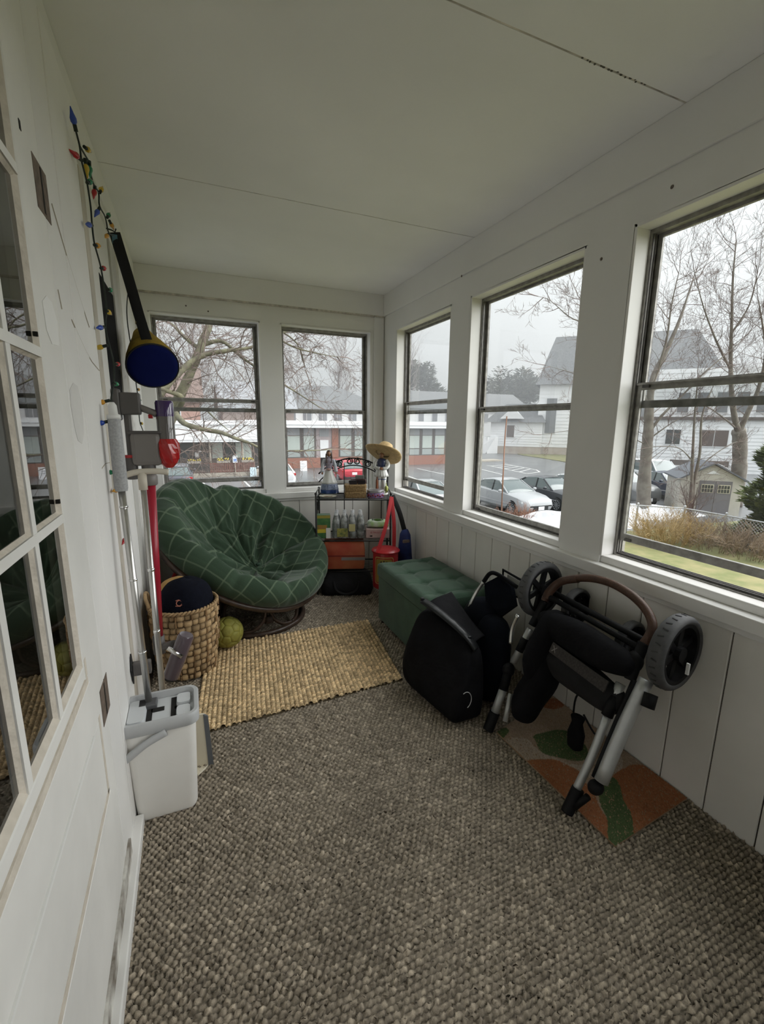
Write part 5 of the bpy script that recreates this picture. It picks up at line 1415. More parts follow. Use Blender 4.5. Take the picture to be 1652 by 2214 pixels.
MB().tube([(-.283, 2.60, 2.262), (-.262, 2.59, 2.255), (-.248, 2.586, 2.248), (-.243, 2.586, 2.262)], .003, seg=6).build('hook', mat('matte_black', (.02, .02, .02), rough=.7), hb_, world=True)

# ---------------------------------------------------------------- string lights
wire_m = mat('dark_green_wire', (0.012, 0.020, 0.014), rough=.6)
BC = {'r': (0.42, 0.012, 0.018), 'g': (0.02, 0.22, 0.10), 'b': (0.02, 0.07, 0.42), 'y': (0.62, 0.42, 0.03), 'o': (0.62, 0.30, 0.03)}
def string_lights(label, wire, bulbs):
    t = thing('string_lights', label, 'string lights', wire[0], group='coloured string lights on the left wall')
    for seg in ([wire] if not isinstance(wire[0][0], (tuple, list)) else wire):
        MB().tube(spline(seg, 4), .0028, seg=5).build('wire', wire_m, t, world=True)
    for c, a, b in bulbs:
        a, b = Vector(a), Vector(b); d = (b - a).normalized(); Lb = .054
        e = a + d * .013
        s_ = MB().tube([a - d * .003, e], .0055, seg=7).build('socket', wire_m, t, world=True)
        MB().tube([e, e + d * .006, e + d * .014, e + d * .024, e + d * Lb * .75], [.005, .0085, .0088, .0055, .0012], seg=8).build('bulb', mat('bulb_' + c, BC[c], rough=.25, coat=.4), s_, world=True, smooth=True)
string_lights('coloured bulbs on dark wire running down the casing edge', [(-0.240, 1.715, 2.218), (-0.240, 1.759, 2.199), (-0.240, 1.765, 2.164), (-0.240, 1.802, 2.145), (-0.240, 1.833, 2.125), (-0.240, 1.852, 2.071), (-0.240, 1.841, 2.015), (-0.240, 1.849, 1.963), (-0.240, 1.914, 1.932), (-0.240, 1.945, 1.909), (-0.240, 1.973, 1.850), (-0.240, 1.966, 1.780), (-0.240, 1.900, 1.713), (-0.240, 1.947, 1.663), (-0.240, 2.019, 1.607), (-0.240, 1.961, 1.528), (-0.240, 1.854, 1.470), (-0.240, 1.821, 1.394), (-0.240, 1.818, 1.315), (-0.240, 1.805, 1.223), (-0.240, 1.821, 1.152), (-0.240, 1.875, 1.057), (-0.240, 1.905, 0.958)],
    [('b', (-0.2400, 1.7216, 2.2192), (-0.2416, 1.7154, 2.2353)), ('r', (-0.2400, 1.7654, 2.1638), (-0.2580, 1.7262, 2.1646)), ('g', (-0.2400, 1.8377, 2.1339), (-0.2244, 1.9090, 2.1767)), ('b', (-0.2400, 1.8303, 2.0094), (-0.2580, 1.7327, 1.9782)), ('o', (-0.2400, 1.8548, 1.9591), (-0.2256, 1.9207, 1.9781)),
     ('r', (-0.2400, 1.9492, 1.9159), (-0.2133, 2.0899, 1.9573)), ('g', (-0.2400, 2.0750, 1.8777), (-0.2195, 2.1848, 1.9000)), ('y', (-0.2400, 1.9567, 1.7816), (-0.2297, 2.0051, 1.7768)), ('b', (-0.2400, 1.8579, 1.7068), (-0.2580, 1.8005, 1.6909)), ('y', (-0.2400, 1.8880, 1.6514), (-0.2580, 1.8939, 1.6464)), ('r', (-0.2400, 2.0690, 1.6093), (-0.2227, 2.1592, 1.6183)),
     ('g', (-0.2400, 1.9625, 1.5294), (-0.2249, 2.0363, 1.5284)), ('o', (-0.2400, 1.8072, 1.4622), (-0.2580, 1.8063, 1.4571)), ('b', (-0.2400, 1.7491, 1.3930), (-0.2580, 1.7427, 1.3883)), ('g', (-0.2400, 1.8040, 1.2214), (-0.2580, 1.8103, 1.2181)), ('o', (-0.2400, 1.8238, 1.1548), (-0.2580, 1.7661, 1.1558)), ('r', (-0.2400, 1.8833, 0.9667), (-0.2447, 1.8641, 0.9593))])
string_lights('coloured bulbs on dark wire draped towards the hanging bag strap', [(-0.245, 1.796, 2.215), (-0.245, 1.888, 2.233), (-0.245, 1.965, 2.246), (-0.245, 1.964, 2.218), (-0.245, 2.021, 2.204), (-0.245, 2.124, 2.222), (-0.245, 2.108, 2.182), (-0.245, 2.131, 2.173), (-0.245, 2.233, 2.186), (-0.245, 2.271, 2.177), (-0.245, 2.313, 2.152), (-0.245, 2.507, 2.205)],
    [('y', (-0.2450, 1.8974, 2.2604), (-0.2365, 1.9350, 2.2683)), ('y', (-0.2450, 1.8789, 2.2164), (-0.2447, 1.8803, 2.1974)), ('g', (-0.2450, 1.9670, 2.2502), (-0.2456, 1.9644, 2.2268)), ('r', (-0.2450, 2.0398, 2.2056), (-0.2488, 2.0232, 2.1690)), ('y', (-0.2450, 2.1636, 2.2387), (-0.2365, 2.2061, 2.2814)), ('b', (-0.2450, 2.1049, 2.1629), (-0.2580, 2.0818, 2.1276)), ('g', (-0.2450, 2.3177, 2.2104), (-0.2347, 2.3737, 2.2589)), ('o', (-0.2450, 2.3861, 2.2214), (-0.2368, 2.4316, 2.2084)), ('o', (-0.2450, 2.2914, 2.1378), (-0.2580, 2.2144, 2.0883))])
string_lights('coloured bulbs on dark wire hanging below the bag, behind the vacuum', [(-0.250, 3.302, 2.248), (-0.250, 2.925, 2.051), (-0.250, 2.784, 1.907), (-0.250, 2.865, 1.759), (-0.250, 2.924, 1.644), (-0.250, 2.950, 1.566), (-0.250, 2.999, 1.507), (-0.250, 2.939, 1.392), (-0.250, 3.152, 1.308), (-0.250, 3.413, 1.115), (-0.250, 3.517, 0.950), (-0.250, 3.563, 0.836), (-0.250, 3.960, 0.704)],
    [('g', (-0.2500, 3.2377, 2.2309), (-0.2339, 3.3620, 2.2687)), ('b', (-0.2500, 2.8668, 1.6345), (-0.2580, 2.7715, 1.6119)), ('o', (-0.2500, 2.9781, 1.5680), (-0.2272, 3.1482, 1.5762)), ('g', (-0.2500, 3.0017, 1.5100), (-0.2192, 3.2470, 1.5147)), ('y', (-0.2500, 2.9819, 1.3791), (-0.2287, 3.1394, 1.3699)), ('y', (-0.2500, 3.4732, 1.0234), (-0.2166, 3.7874, 0.9802)), ('b', (-0.2500, 3.5549, 0.9414), (-0.2176, 3.8650, 0.8917)), ('y', (-0.2500, 2.6979, 0.8642), (-0.2459, 2.7221, 0.8537))])

# ---------------------------------------------------------------- basket with caps, ball
bs_ = thing('woven_basket', 'round woven water-hyacinth basket holding caps', 'basket', (-.088, 2.575, .019))
straw_m = vcol_mat('hyacinth_weave', rough=.75, bump=.35, bscale=240, spec=.25)
def weave_basket(root):
    """over and under strands: two layers of pillows round the wall"""
    rng = np.random.default_rng(4)
    nr, nc = 11, 28
    Hh = .385
    V, F, Cc = [], [], []
    def rad(z): return .148 + .026 * math.sin(min(1, z / .30) * PI / 2)
    for i in range(nr):
        z0, z1 = Hh * i / nr, Hh * (i + 1) / nr
        for k in range(nc):
            ph = (k + i) % 2
            out = .0045 if ph == 0 else -.001
            wide = 1.15 if ph == 0 else .8
            a0 = 2 * PI * (k + .5 - wide / 2) / nc; a1 = 2 * PI * (k + .5 + wide / 2) / nc
            zz0 = z0 + rng.uniform(-.002, .002); zz1 = z1 + rng.uniform(-.002, .002)
            col = np.array([.50, .35, .19]) * rng.uniform(.65, 1.3)
            b = len(V)
            for (u, o_) in ((0, -.006), (.25, out), (.75, out), (1, -.006)):
                for (v, p_) in ((0, -.006), (.3, 0), (.7, 0), (1, -.006)):
                    a = a0 + (a1 - a0) * u; z = zz0 + (zz1 - zz0) * v; r = rad(z) + o_ + p_
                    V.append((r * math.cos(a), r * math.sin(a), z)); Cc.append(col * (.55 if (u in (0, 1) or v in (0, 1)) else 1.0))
            for u in range(3):
                for v in range(3): F.append((b + u * 4 + v, b + u * 4 + 4 + v, b + u * 4 + 5 + v, b + u * 4 + 1 + v))
    # darker twisted stakes
    for k in range(0, nc, 2):
        a = 2 * PI * (k + .0) / nc
        col = np.array([.30, .18, .09]) * rng.uniform(.7, 1.3)
        for i in range(nr):
            if rng.random() < .45: continue
            z0, z1 = Hh * i / nr + .003, Hh * (i + 1) / nr - .003
            b = len(V)
            for (u, o_) in ((-.018, .003), (0, .010), (.018, .003)):
                for z in (z0, z1):
                    r = rad(z) + o_; V.append((r * math.cos(a + u), r * math.sin(a + u), z)); Cc.append(col)
            for u in range(2): F.append((b + u * 2, b + u * 2 + 2, b + u * 2 + 3, b + u * 2 + 1))
    me = bpy.data.meshes.new('woven_side'); me.from_pydata(V, [], F)
    at = me.color_attributes.new('Col', 'FLOAT_COLOR', 'POINT')
    cc = np.ones((len(V), 4), np.float32); cc[:, :3] = np.array(Cc); at.data.foreach_set('color', cc.reshape(-1))
    me.materials.append(straw_m)
    me.polygons.foreach_set('use_smooth', [True] * len(F))
    o = bpy.data.objects.new('woven_side', me); COL.objects.link(o); o.parent = root; o['kind'] = 'stuff'
    MB().lathe([(0, .004), (.138, .004), (.148, .01), (.166, .20), (.167, .38), (.160, .38), (.158, .20), (.138, .02), (0, .02)], 32).build('inner_shell', mat('basket_inner', (.13, .08, .04), rough=.9), root, smooth=True)
    m_ = MB()
    for s in (0, PI):
        pts = []
        for k in range(220):
            a = 2 * PI * k / 220; w = 26 * a + s
            r = .1725 + .006 * math.cos(w); pts.append((r * math.cos(a), r * math.sin(a), .392 + .006 * math.sin(w)))
        m_.tube(pts, .0065, seg=6, closed=True)
    m_.build('braided_rim', mat('rim_straw', (.40, .27, .14), rough=.75, var=.3, vscale=60), root, smooth=True)
    # loop handle
    pts = spline([(-.165, -.05, .40), (-.178, -.045, .45), (-.182, 0, .468), (-.178, .045, .45), (-.165, .05, .40)], 5)
    MB().tube(pts, .009, seg=8).build('loop_handle', mat('rim_straw', (.40, .27, .14)), root, smooth=True)
weave_basket(bs_)
def cap_mesh(V0, R, h, seed, squash=1.0, wr=.010):
    """baseball cap: crown dome with six panels, slightly crumpled"""
    n_, m2 = 14, 36
    rng = np.random.default_rng(seed); ph = rng.uniform(0, 6, 8)
    V = np.zeros((n_, m2, 3))
    for i in range(n_):
        q = i / (n_ - 1); ang = q * PI / 2
        for k in range(m2):
            a = 2 * PI * k / m2
            wob = 1 + wr * 4 * math.sin(2 * a + ph[0] + 2 * q) + wr * 3 * math.sin(3 * a + ph[1] - 3 * q) + wr * 2 * math.sin(5 * a + ph[2])
            seam_ = 1 - .012 * max(0, math.cos(6 * a)) ** 12
            r = R * math.sin(ang) ** .8 * wob * seam_
            V[i, k] = (r * math.cos(a), r * squash * math.sin(a), h * math.cos(ang) ** .9 * (1 + wr * 3 * math.sin(2 * a + ph[3])))
    return V
def cap_thing(label, loc, rot, R, h, m_, brim=True, seed=1, group=None):
    t = thing('baseball_cap', label, 'cap', loc, rot=rot)
    grid_mesh('crown', cap_mesh(None, R, h, seed), m_, t, wrap=True)
    MB().ball((0, 0, h + .002), (.008, .008, .005), 10, 6).build('button', m_, t, smooth=True)
    if brim:
        n1, n2 = 6, 14; V = np.zeros((n1, n2, 3))
        for i in range(n1):
            for k in range(n2):
                a = -1.05 + 2.1 * k / (n2 - 1); q = i / (n1 - 1)
                r = R * .97 + q * .07 * math.cos(a * .75)
                V[i, k] = (r * math.cos(a), r * math.sin(a), .004 - .020 * (a / 1.05) ** 2 * q)
        o = grid_mesh('brim', V, m_, t); sm_ = o.modifiers.new('thick', 'SOLIDIFY'); sm_.thickness = .004
    return t
navy = mat('navy_cotton', (0.006, 0.007, 0.013), rough=.95, spec=.1, var=.25, vscale=40, bump=.3, bscale=160)
cp = cap_thing('navy blue cap with small orange embroidered mark, on top of the basket', (-.075, 2.565, .385), (.06, .10, 1.9), .150, .165, navy, seed=3)
# embroidered mark
em = mat('orange_thread', (0.50, 0.20, 0.14), rough=.8)
m_ = MB()
def onc(u, v): 
    th = -1.75 - 1.9 + u / .150; zz = .062 + v; r = .150 * (1 - (zz / .170) ** 2) ** .42 + .006
    return (r * math.cos(th), r * math.sin(th), zz)
m_.tube([onc(.014 * math.cos(2 * PI * k / 14) - .004, .013 * math.sin(2 * PI * k / 14)) for k in range(14)], .0022, seg=5, closed=True)
m_.tube([onc(-.022, .012), onc(-.008, .016), onc(.012, .014), onc(.024, .015)], .0022, seg=5); m_.tube([onc(-.022, -.014), onc(0, -.016), onc(.012, -.010), onc(.026, -.015)], .0022, seg=5); m_.tube([onc(.010, .012), onc(.016, 0), onc(.013, -.012)], .0022, seg=5)
m_.build('embroidered_mark', em, cp)
cap_thing('orange tan cap tucked behind the navy one in the basket', (-.125, 2.665, .405), (.15, -.25, 1.2), .105, .125, mat('tan_orange_cotton', (0.42, 0.25, 0.09), rough=.9, var=.15, vscale=30), brim=False, seed=6)
rb = thing('red_strap', 'red padded strap looping down behind the basket and the chair', 'strap', (-.15, 2.93, .0))
MB().tube(spline([(-.18, 2.93, .0), (-.195, 2.93, .20), (-.175, 2.95, .36), (-.120, 2.97, .47), (-.045, 3.00, .50), (.02, 3.05, .45)], 6), .028, seg=10, flat=.45).build('webbing', mat('red_webbing', (.36, .018, .022), rough=.8), rb, world=True, smooth=True)
MB().box((-.21, 2.90, .0), (-.15, 2.96, .03)).build('end_buckle', mat('matte_black', (.02, .02, .02)), rb, world=True, bevel=.005)

bl = thing('soccer_ball', 'yellow-green soccer ball on the carpet beside the basket', 'ball', (.140, 2.735, .116))
bm = bmesh.new(); bmesh.ops.create_icosphere(bm, subdivisions=1, radius=1.0)
# truncated icosahedron panels: built from the icosahedron's vertices and faces
bm.free()
def trunc_icosa():
    ph = (1 + 5 ** .5) / 2
    V = []
    for s1 in (-1, 1):
        for s2 in (-1, 1): V += [Vector((0, s1, s2 * ph)), Vector((s1, s2 * ph, 0)), Vector((s2 * ph, 0, s1))]
    faces = []
    n = len(V)
    E = [[j for j in range(n) if j != i and abs((V[i] - V[j]).length - 2) < .01] for i in range(n)]
    pents = []
    for i in range(n):
        pts = [V[i] + (V[j] - V[i]) / 3 for j in E[i]]
        nrm = V[i].normalized(); o = nrm.orthogonal().normalized(); q = nrm.cross(o)
        pents.append(sorted(pts, key=lambda p: math.atan2(p.dot(q), p.dot(o))))
    hexs = []
    for i in range(n):
        for j in E[i]:
            for k in E[j]:
                if i < j < k and k in E[i]:
                    pts = [V[a] + (V[b] - V[a]) / 3 for a in (i, j, k) for b in (i, j, k) if a != b]
                    nrm = (V[i] + V[j] + V[k]).normalized(); o = nrm.orthogonal().normalized(); q = nrm.cross(o)
                    hexs.append(sorted(pts, key=lambda p: math.atan2(p.dot(q), p.dot(o))))
    return pents, hexs
pents, hexs = trunc_icosa()
Rb = .095
MB().ball((0, 0, 0), Rb * .975, 20, 12).build('bladder', mat('seam_olive', (.12, .13, .02), rough=.9), bl, smooth=True)
lime = mat('yellow_green_leather', (0.30, 0.285, 0.06), rough=.6, var=.2, vscale=22, bump=.15, bscale=80)
Rm = Euler((.4, .3, .5)).to_matrix()
for poly in pents + hexs:
    c = sum(poly, Vector()) / len(poly)
    N = 3; m_ = MB(); pp = []
    rim = []
    for i in range(len(poly)):
        a, b = poly[i], poly[(i + 1) % len(poly)]
        for k in range(N): rim.append(a.lerp(b, k / N))
    def sp3(p, r): return Rm @ (p.normalized() * r)
    ring0 = [sp3(c.lerp(p, .995), Rb * .985) for p in rim]; ring1 = [sp3(c.lerp(p, .975), Rb * .998) for p in rim]; ring2 = [sp3(c.lerp(p, .5), Rb) for p in rim]
    n_ = len(rim); vs_ = ring0 + ring1 + ring2 + [sp3(c, Rb)]
    fs = [(i, (i + 1) % n_, n_ + (i + 1) % n_, n_ + i) for i in range(n_)] + [(n_ + i, n_ + (i + 1) % n_, 2 * n_ + (i + 1) % n_, 2 * n_ + i) for i in range(n_)] + [(2 * n_ + i, 2 * n_ + (i + 1) % n_, 3 * n_) for i in range(n_)]
    m_.add(vs_, fs); m_.build('panel', lime, bl, smooth=True)

# ================================================================== PAPASAN CHAIR
rattan = mat('dark_rattan', (0.050, 0.030, 0.020), rough=.45, var=.35, vscale=30, coat=.2)
pc = thing('papasan_chair', 'round papasan chair with green plaid cushion on a dark rattan base', 'chair', (.36, 3.15, 0.008))
CC0, RR0 = Vector((.358, 3.221, .615)), .556
NN = Vector((.412, -.384, .826)).normalized()
AX = NN.cross(Vector((0, 1, 0))).normalized(); AY = NN.cross(AX)
def CP(r, th, w): return CC0 + (AX * math.cos(th) + AY * math.sin(th)) * r + NN * w
def plaid_mat():
    m = bpy.data.materials.new('green_plaid_fleece'); m.use_nodes = True
    nt = m.node_tree; b = nt.nodes['Principled BSDF']
    b.inputs['Roughness'].default_value = .95; b.inputs['Specular IOR Level'].default_value = .15
    b.inputs['Sheen Weight'].default_value = .25; b.inputs['Sheen Roughness'].default_value = .4
    uv = nt.nodes.new('ShaderNodeUVMap'); sep = nt.nodes.new('ShaderNodeSeparateXYZ'); nt.links.new(uv.outputs[0], sep.inputs[0])
    def math_(op, a, bb=None):
        n_ = nt.nodes.new('ShaderNodeMath'); n_.operation = op
        for i, v in enumerate((a, bb)):
            if v is None: continue
            if isinstance(v, (int, float)): n_.inputs[i].default_value = v
            else: nt.links.new(v, n_.inputs[i])
        return n_.outputs[0]
    def lines(o, pitch, off, w):
        f_ = math_('FRACT', math_('ADD', math_('DIVIDE', o, pitch), off))
        d_ = math_('ABSOLUTE', math_('SUBTRACT', f_, .5))
        mr = nt.nodes.new('ShaderNodeMapRange'); mr.interpolation_type = 'SMOOTHSTEP'
        mr.inputs['From Min'].default_value = w; mr.inputs['From Max'].default_value = w * .35; nt.links.new(d_, mr.inputs['Value'])
        return mr.outputs[0]
    def band(o, pitch, off):
        f_ = math_('FRACT', math_('ADD', math_('DIVIDE', o, pitch), off))
        return math_('GREATER_THAN', f_, .5)
    lx, ly = lines(sep.outputs[0], .135, .1, .055), lines(sep.outputs[1], .125, .3, .055)
    ln = math_('MAXIMUM', lx, ly)
    ln2 = math_('ADD', ln, math_('MULTIPLY', math_('MULTIPLY', lx, ly), .6))
    bd = math_('ADD', band(sep.outputs[0], .27, .3), band(sep.outputs[1], .25, .05))
    c1 = nt.nodes.new('ShaderNodeMix'); c1.data_type = 'RGBA'; c1.inputs['A'].default_value = (.036, .062, .038, 1); c1.inputs['B'].default_value = (.050, .084, .052, 1)
    nt.links.new(math_('MULTIPLY', bd, .5), c1.inputs['Factor'])
    c2 = nt.nodes.new('ShaderNodeMix'); c2.data_type = 'RGBA'; c2.inputs['B'].default_value = (.135, .180, .12, 1)
    nt.links.new(c1.outputs['Result'], c2.inputs['A']); nt.links.new(math_('MULTIPLY', ln2, .75), c2.inputs['Factor'])
    nt.links.new(c2.outputs['Result'], b.inputs['Base Color'])
    tc = nt.nodes.new('ShaderNodeTexCoord'); nz = nt.nodes.new('ShaderNodeTexNoise'); nz.inputs['Scale'].default_value = 220
    nt.links.new(tc.outputs['Object'], nz.inputs['Vector']); bp_ = nt.nodes.new('ShaderNodeBump'); bp_.inputs['Strength'].default_value = .35; bp_.inputs['Distance'].default_value = .004
    nt.links.new(nz.outputs['Fac'], bp_.inputs['Height']); nt.links.new(bp_.outputs['Normal'], b.inputs['Normal'])
    return m
plaid = plaid_mat()
def build_cushion():
    nth, Rr = 240, RR0
    prof = []                                            # (r, w, arc, roll weight)
    for i in range(30):
        q = i / 29; r = q * (Rr - .03)
        prof.append([r, -.25 * (1 - (q ** 2.0)) + .03 * q, r * 1.06])
    arc = prof[-1][2]
    for k in range(1, 15):                               # roll over the rim and underneath
        a = PI / 2 - PI * 1.12 * k / 14
        prof.append([Rr - .03 + .105 * math.cos(a), .03 - .095 + .095 * math.sin(a), arc + .095 * PI * 1.12 * k / 14])
    a2 = prof[-1][2]
    for k in range(1, 9):
        q = 1 - k / 9; prof.append([(Rr - .06) * q + .02, -.16 - .20 * (1 - q ** 2), a2 + .05 * k])
    P = np.array(prof); n_ = len(P)
    th = np.linspace(0, 2 * PI, nth, endpoint=False)
    rng = np.random.default_rng(2)
    V = np.zeros((n_, nth, 3)); UV = np.zeros((n_, nth, 2))
    A, B, N, C0 = np.array(AX), np.array(AY), np.array(NN), np.array(CC0)
    # fold creases run from the middle to the rim at uneven angles
    folds = np.array([.15, .85, 1.55, 2.2, 2.95, 3.7, 4.35, 5.0, 5.65])
    for i in range(n_):
        r, w, s = P[i]
        q = min(1, r / Rr)
        top = i < 37
        d = np.min(np.abs((th[:, None] - folds[None] - .10 * math.sin(5 * q) + PI) % (2 * PI) - PI), axis=1)      # angle to nearest fold
        dist = d * max(r, .05)
        pf = max(0.0, math.sin(min(1, q * 1.02) * PI)) ** .8
        crease = np.exp(-(dist / .024) ** 2) * (.052 * pf + (.012 if q > .8 else 0))
        puff = .040 * np.clip(dist / .16, 0, 1) ** .6 * (.25 * q + .75 * pf) + .02 * q
        ringc = .032 * math.exp(-((q - .52) / .05) ** 2)                 # ring of tufts halfway out
        wr = (.008 * np.sin(17 * th + 8 * q) + .007 * np.sin(29 * th - 9 * q + 2 * np.sin(2 * th)) + .004 * np.sin(53 * th + 15 * q)) * (.35 * q + .8 * pf) * (.6 + .4 * np.sin(th + 2.5))
        lump = .020 * np.sin(2 * th + 1.0) * q + .014 * np.sin(3 * th + 2.1) * q - .055 * q * np.exp(-((th - 5.35) / .16) ** 2)
        if top:
            ww = w + puff - crease - ringc * (.4 + .6 * np.exp(-(dist / .07) ** 2)) + wr + lump * .6
            rr = r + (puff * .35 + lump - crease * .5) * max(0, q - .6) / .4
        else:
            ww = np.full(nth, w); rr = np.full(nth, r) + lump
        sh_ = (-.17 * A + .02 * B) * (max(0.0, 1 - q) ** 1.1 if top else 0.0)
        V[i] = C0 + sh_ + rr[:, None] * (np.cos(th)[:, None] * A + np.sin(th)[:, None] * B) + np.asarray(ww)[:, None] * N
        UV[i, :, 0] = s * np.cos(th + .35); UV[i, :, 1] = s * np.sin(th + .35)
    Mi = world_of(pc).inverted()
    V = V + np.array(Mi.translation)
    return grid_mesh('cushion', V, plaid, pc, uv=UV, wrap=True)
cu = build_cushion()
MB().ball(tuple(CP(-.17, 0, -.232)), (.018, .018, .012), 12, 8).build('tuft_button', mat('green_button', (.03, .06, .04), rough=.9), cu, world=True, smooth=True)
# bowl frame
MB().tube([CP(RR0 + .062, 2 * PI * k / 64, -.120) for k in range(64)], .019, seg=10, closed=True).build('bowl_rim', rattan, pc, world=True, smooth=True)
MB().tube([CP(RR0 - .075, 2 * PI * k / 64, -.175) for k in range(64)], .012, seg=8, closed=True).build('bowl_ring', rattan, pc, world=True, smooth=True)
MB().tube([CP(.22, 2 * PI * k / 40, -.370) for k in range(40)], .014, seg=8, closed=True).build('bowl_ring', rattan, pc, world=True, smooth=True)
for k in range(16):
    a = 2 * PI * k / 16
    MB().tube(spline([CP(RR0 + .06, a, -.125), CP(RR0 - .06, a, -.185), CP(.40, a, -.28), CP(.24, a, -.365), CP(.06, a, -.395)], 4), .010, seg=6).build('bowl_rib', rattan, pc, world=True, smooth=True)
# base: two hoops joined by bent loops
BX, BY = .355, 3.150
MB().tube([(BX + .345 * math.cos(2 * PI * k / 56), BY + .345 * math.sin(2 * PI * k / 56), .027) for k in range(56)], .0185, seg=10, closed=True).build('floor_hoop', rattan, pc, world=True, smooth=True)
MB().tube([(BX - .02 + .27 * math.cos(2 * PI * k / 48), BY + .02 + .27 * math.sin(2 * PI * k / 48), .270 - .03 * math.cos(2 * PI * k / 48)) for k in range(48)], .016, seg=10, closed=True).build('upper_hoop', rattan, pc, world=True, smooth=True)
for k in range(6):
    a = 2 * PI * k / 6 - .35
    for s in (-1, 1):
        def bp3(da, r, z): return (BX + r * math.cos(a + s * da), BY + r * math.sin(a + s * da), z)
        MB().tube(spline([bp3(.52, .335, .045), bp3(.30, .325, .055), bp3(.10, .31, .11), bp3(.06, .295, .18), bp3(.14, .28, .245), bp3(.36, .27, .275)], 5), .0125, seg=8).build('leg', rattan, pc, world=True, smooth=True)
    MB().tube([bp3(0, .315, .085), bp3(0, .302, .125)], .030, seg=8).build('binding', mat('rattan_binding', (.035, .022, .016), rough=.7), pc, world=True, smooth=True)

# ================================================================== RUGS
jr = thing('jute_rug', 'chunky woven natural jute rug lying on the carpet', 'rug', (.5, 2.38, .008), rz=0)
def quad_map(U, W_, c00, c10, c11, c01):
    return ((1 - U) * (1 - W_))[..., None] * c00 + (U * (1 - W_))[..., None] * c10 + (U * W_)[..., None] * c11 + ((1 - U) * W_)[..., None] * c01
def build_rug():
    nxr, nyr, n = 46, 46, 5
    rng = np.random.default_rng(5)
    gx, gy = nxr * n + 1, nyr * n + 1
    u = np.linspace(0, nxr, gx); v = np.linspace(0, nyr, gy)
    U, W_ = np.meshgrid(u, v)
    ci = np.minimum(np.floor(U), nxr - 1).astype(int); sh = (ci % 2) * .5
    V2 = W_ + sh; ri = np.floor(V2).astype(int)
    fu = U - ci; fv = V2 - ri
    R = rng.random((nxr + 1, nyr + 2)); R2 = rng.random((nxr + 1, nyr + 2))
    fv = np.clip(fv + .12 * np.sin(9 * U + 3 * W_), 0, 1)
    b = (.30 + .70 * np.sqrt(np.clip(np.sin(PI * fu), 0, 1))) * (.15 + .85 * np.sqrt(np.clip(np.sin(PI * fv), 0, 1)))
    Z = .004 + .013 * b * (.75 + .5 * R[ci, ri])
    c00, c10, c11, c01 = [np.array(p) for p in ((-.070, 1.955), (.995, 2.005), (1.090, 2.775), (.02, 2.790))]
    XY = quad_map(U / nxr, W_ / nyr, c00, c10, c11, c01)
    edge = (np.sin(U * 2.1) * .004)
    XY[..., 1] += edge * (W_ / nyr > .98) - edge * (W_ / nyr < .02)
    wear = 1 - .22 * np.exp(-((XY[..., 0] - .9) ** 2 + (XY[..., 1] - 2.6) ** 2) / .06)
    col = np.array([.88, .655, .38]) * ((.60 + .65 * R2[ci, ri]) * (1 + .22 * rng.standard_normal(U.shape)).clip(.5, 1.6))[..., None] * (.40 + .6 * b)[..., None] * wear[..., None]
    V = np.concatenate([XY - np.array([.5, 2.38]), Z[..., None]], -1)
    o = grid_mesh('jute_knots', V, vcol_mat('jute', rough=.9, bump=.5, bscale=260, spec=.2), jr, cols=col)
    o['kind'] = 'stuff'
    P = [(p[0] - .5, p[1] - 2.38) for p in (c00, c10, c11, c01)]
    MB().prism(P, 0, .004).build('backing', mat('jute_backing', (.12, .09, .05), rough=.95), jr)
build_rug()

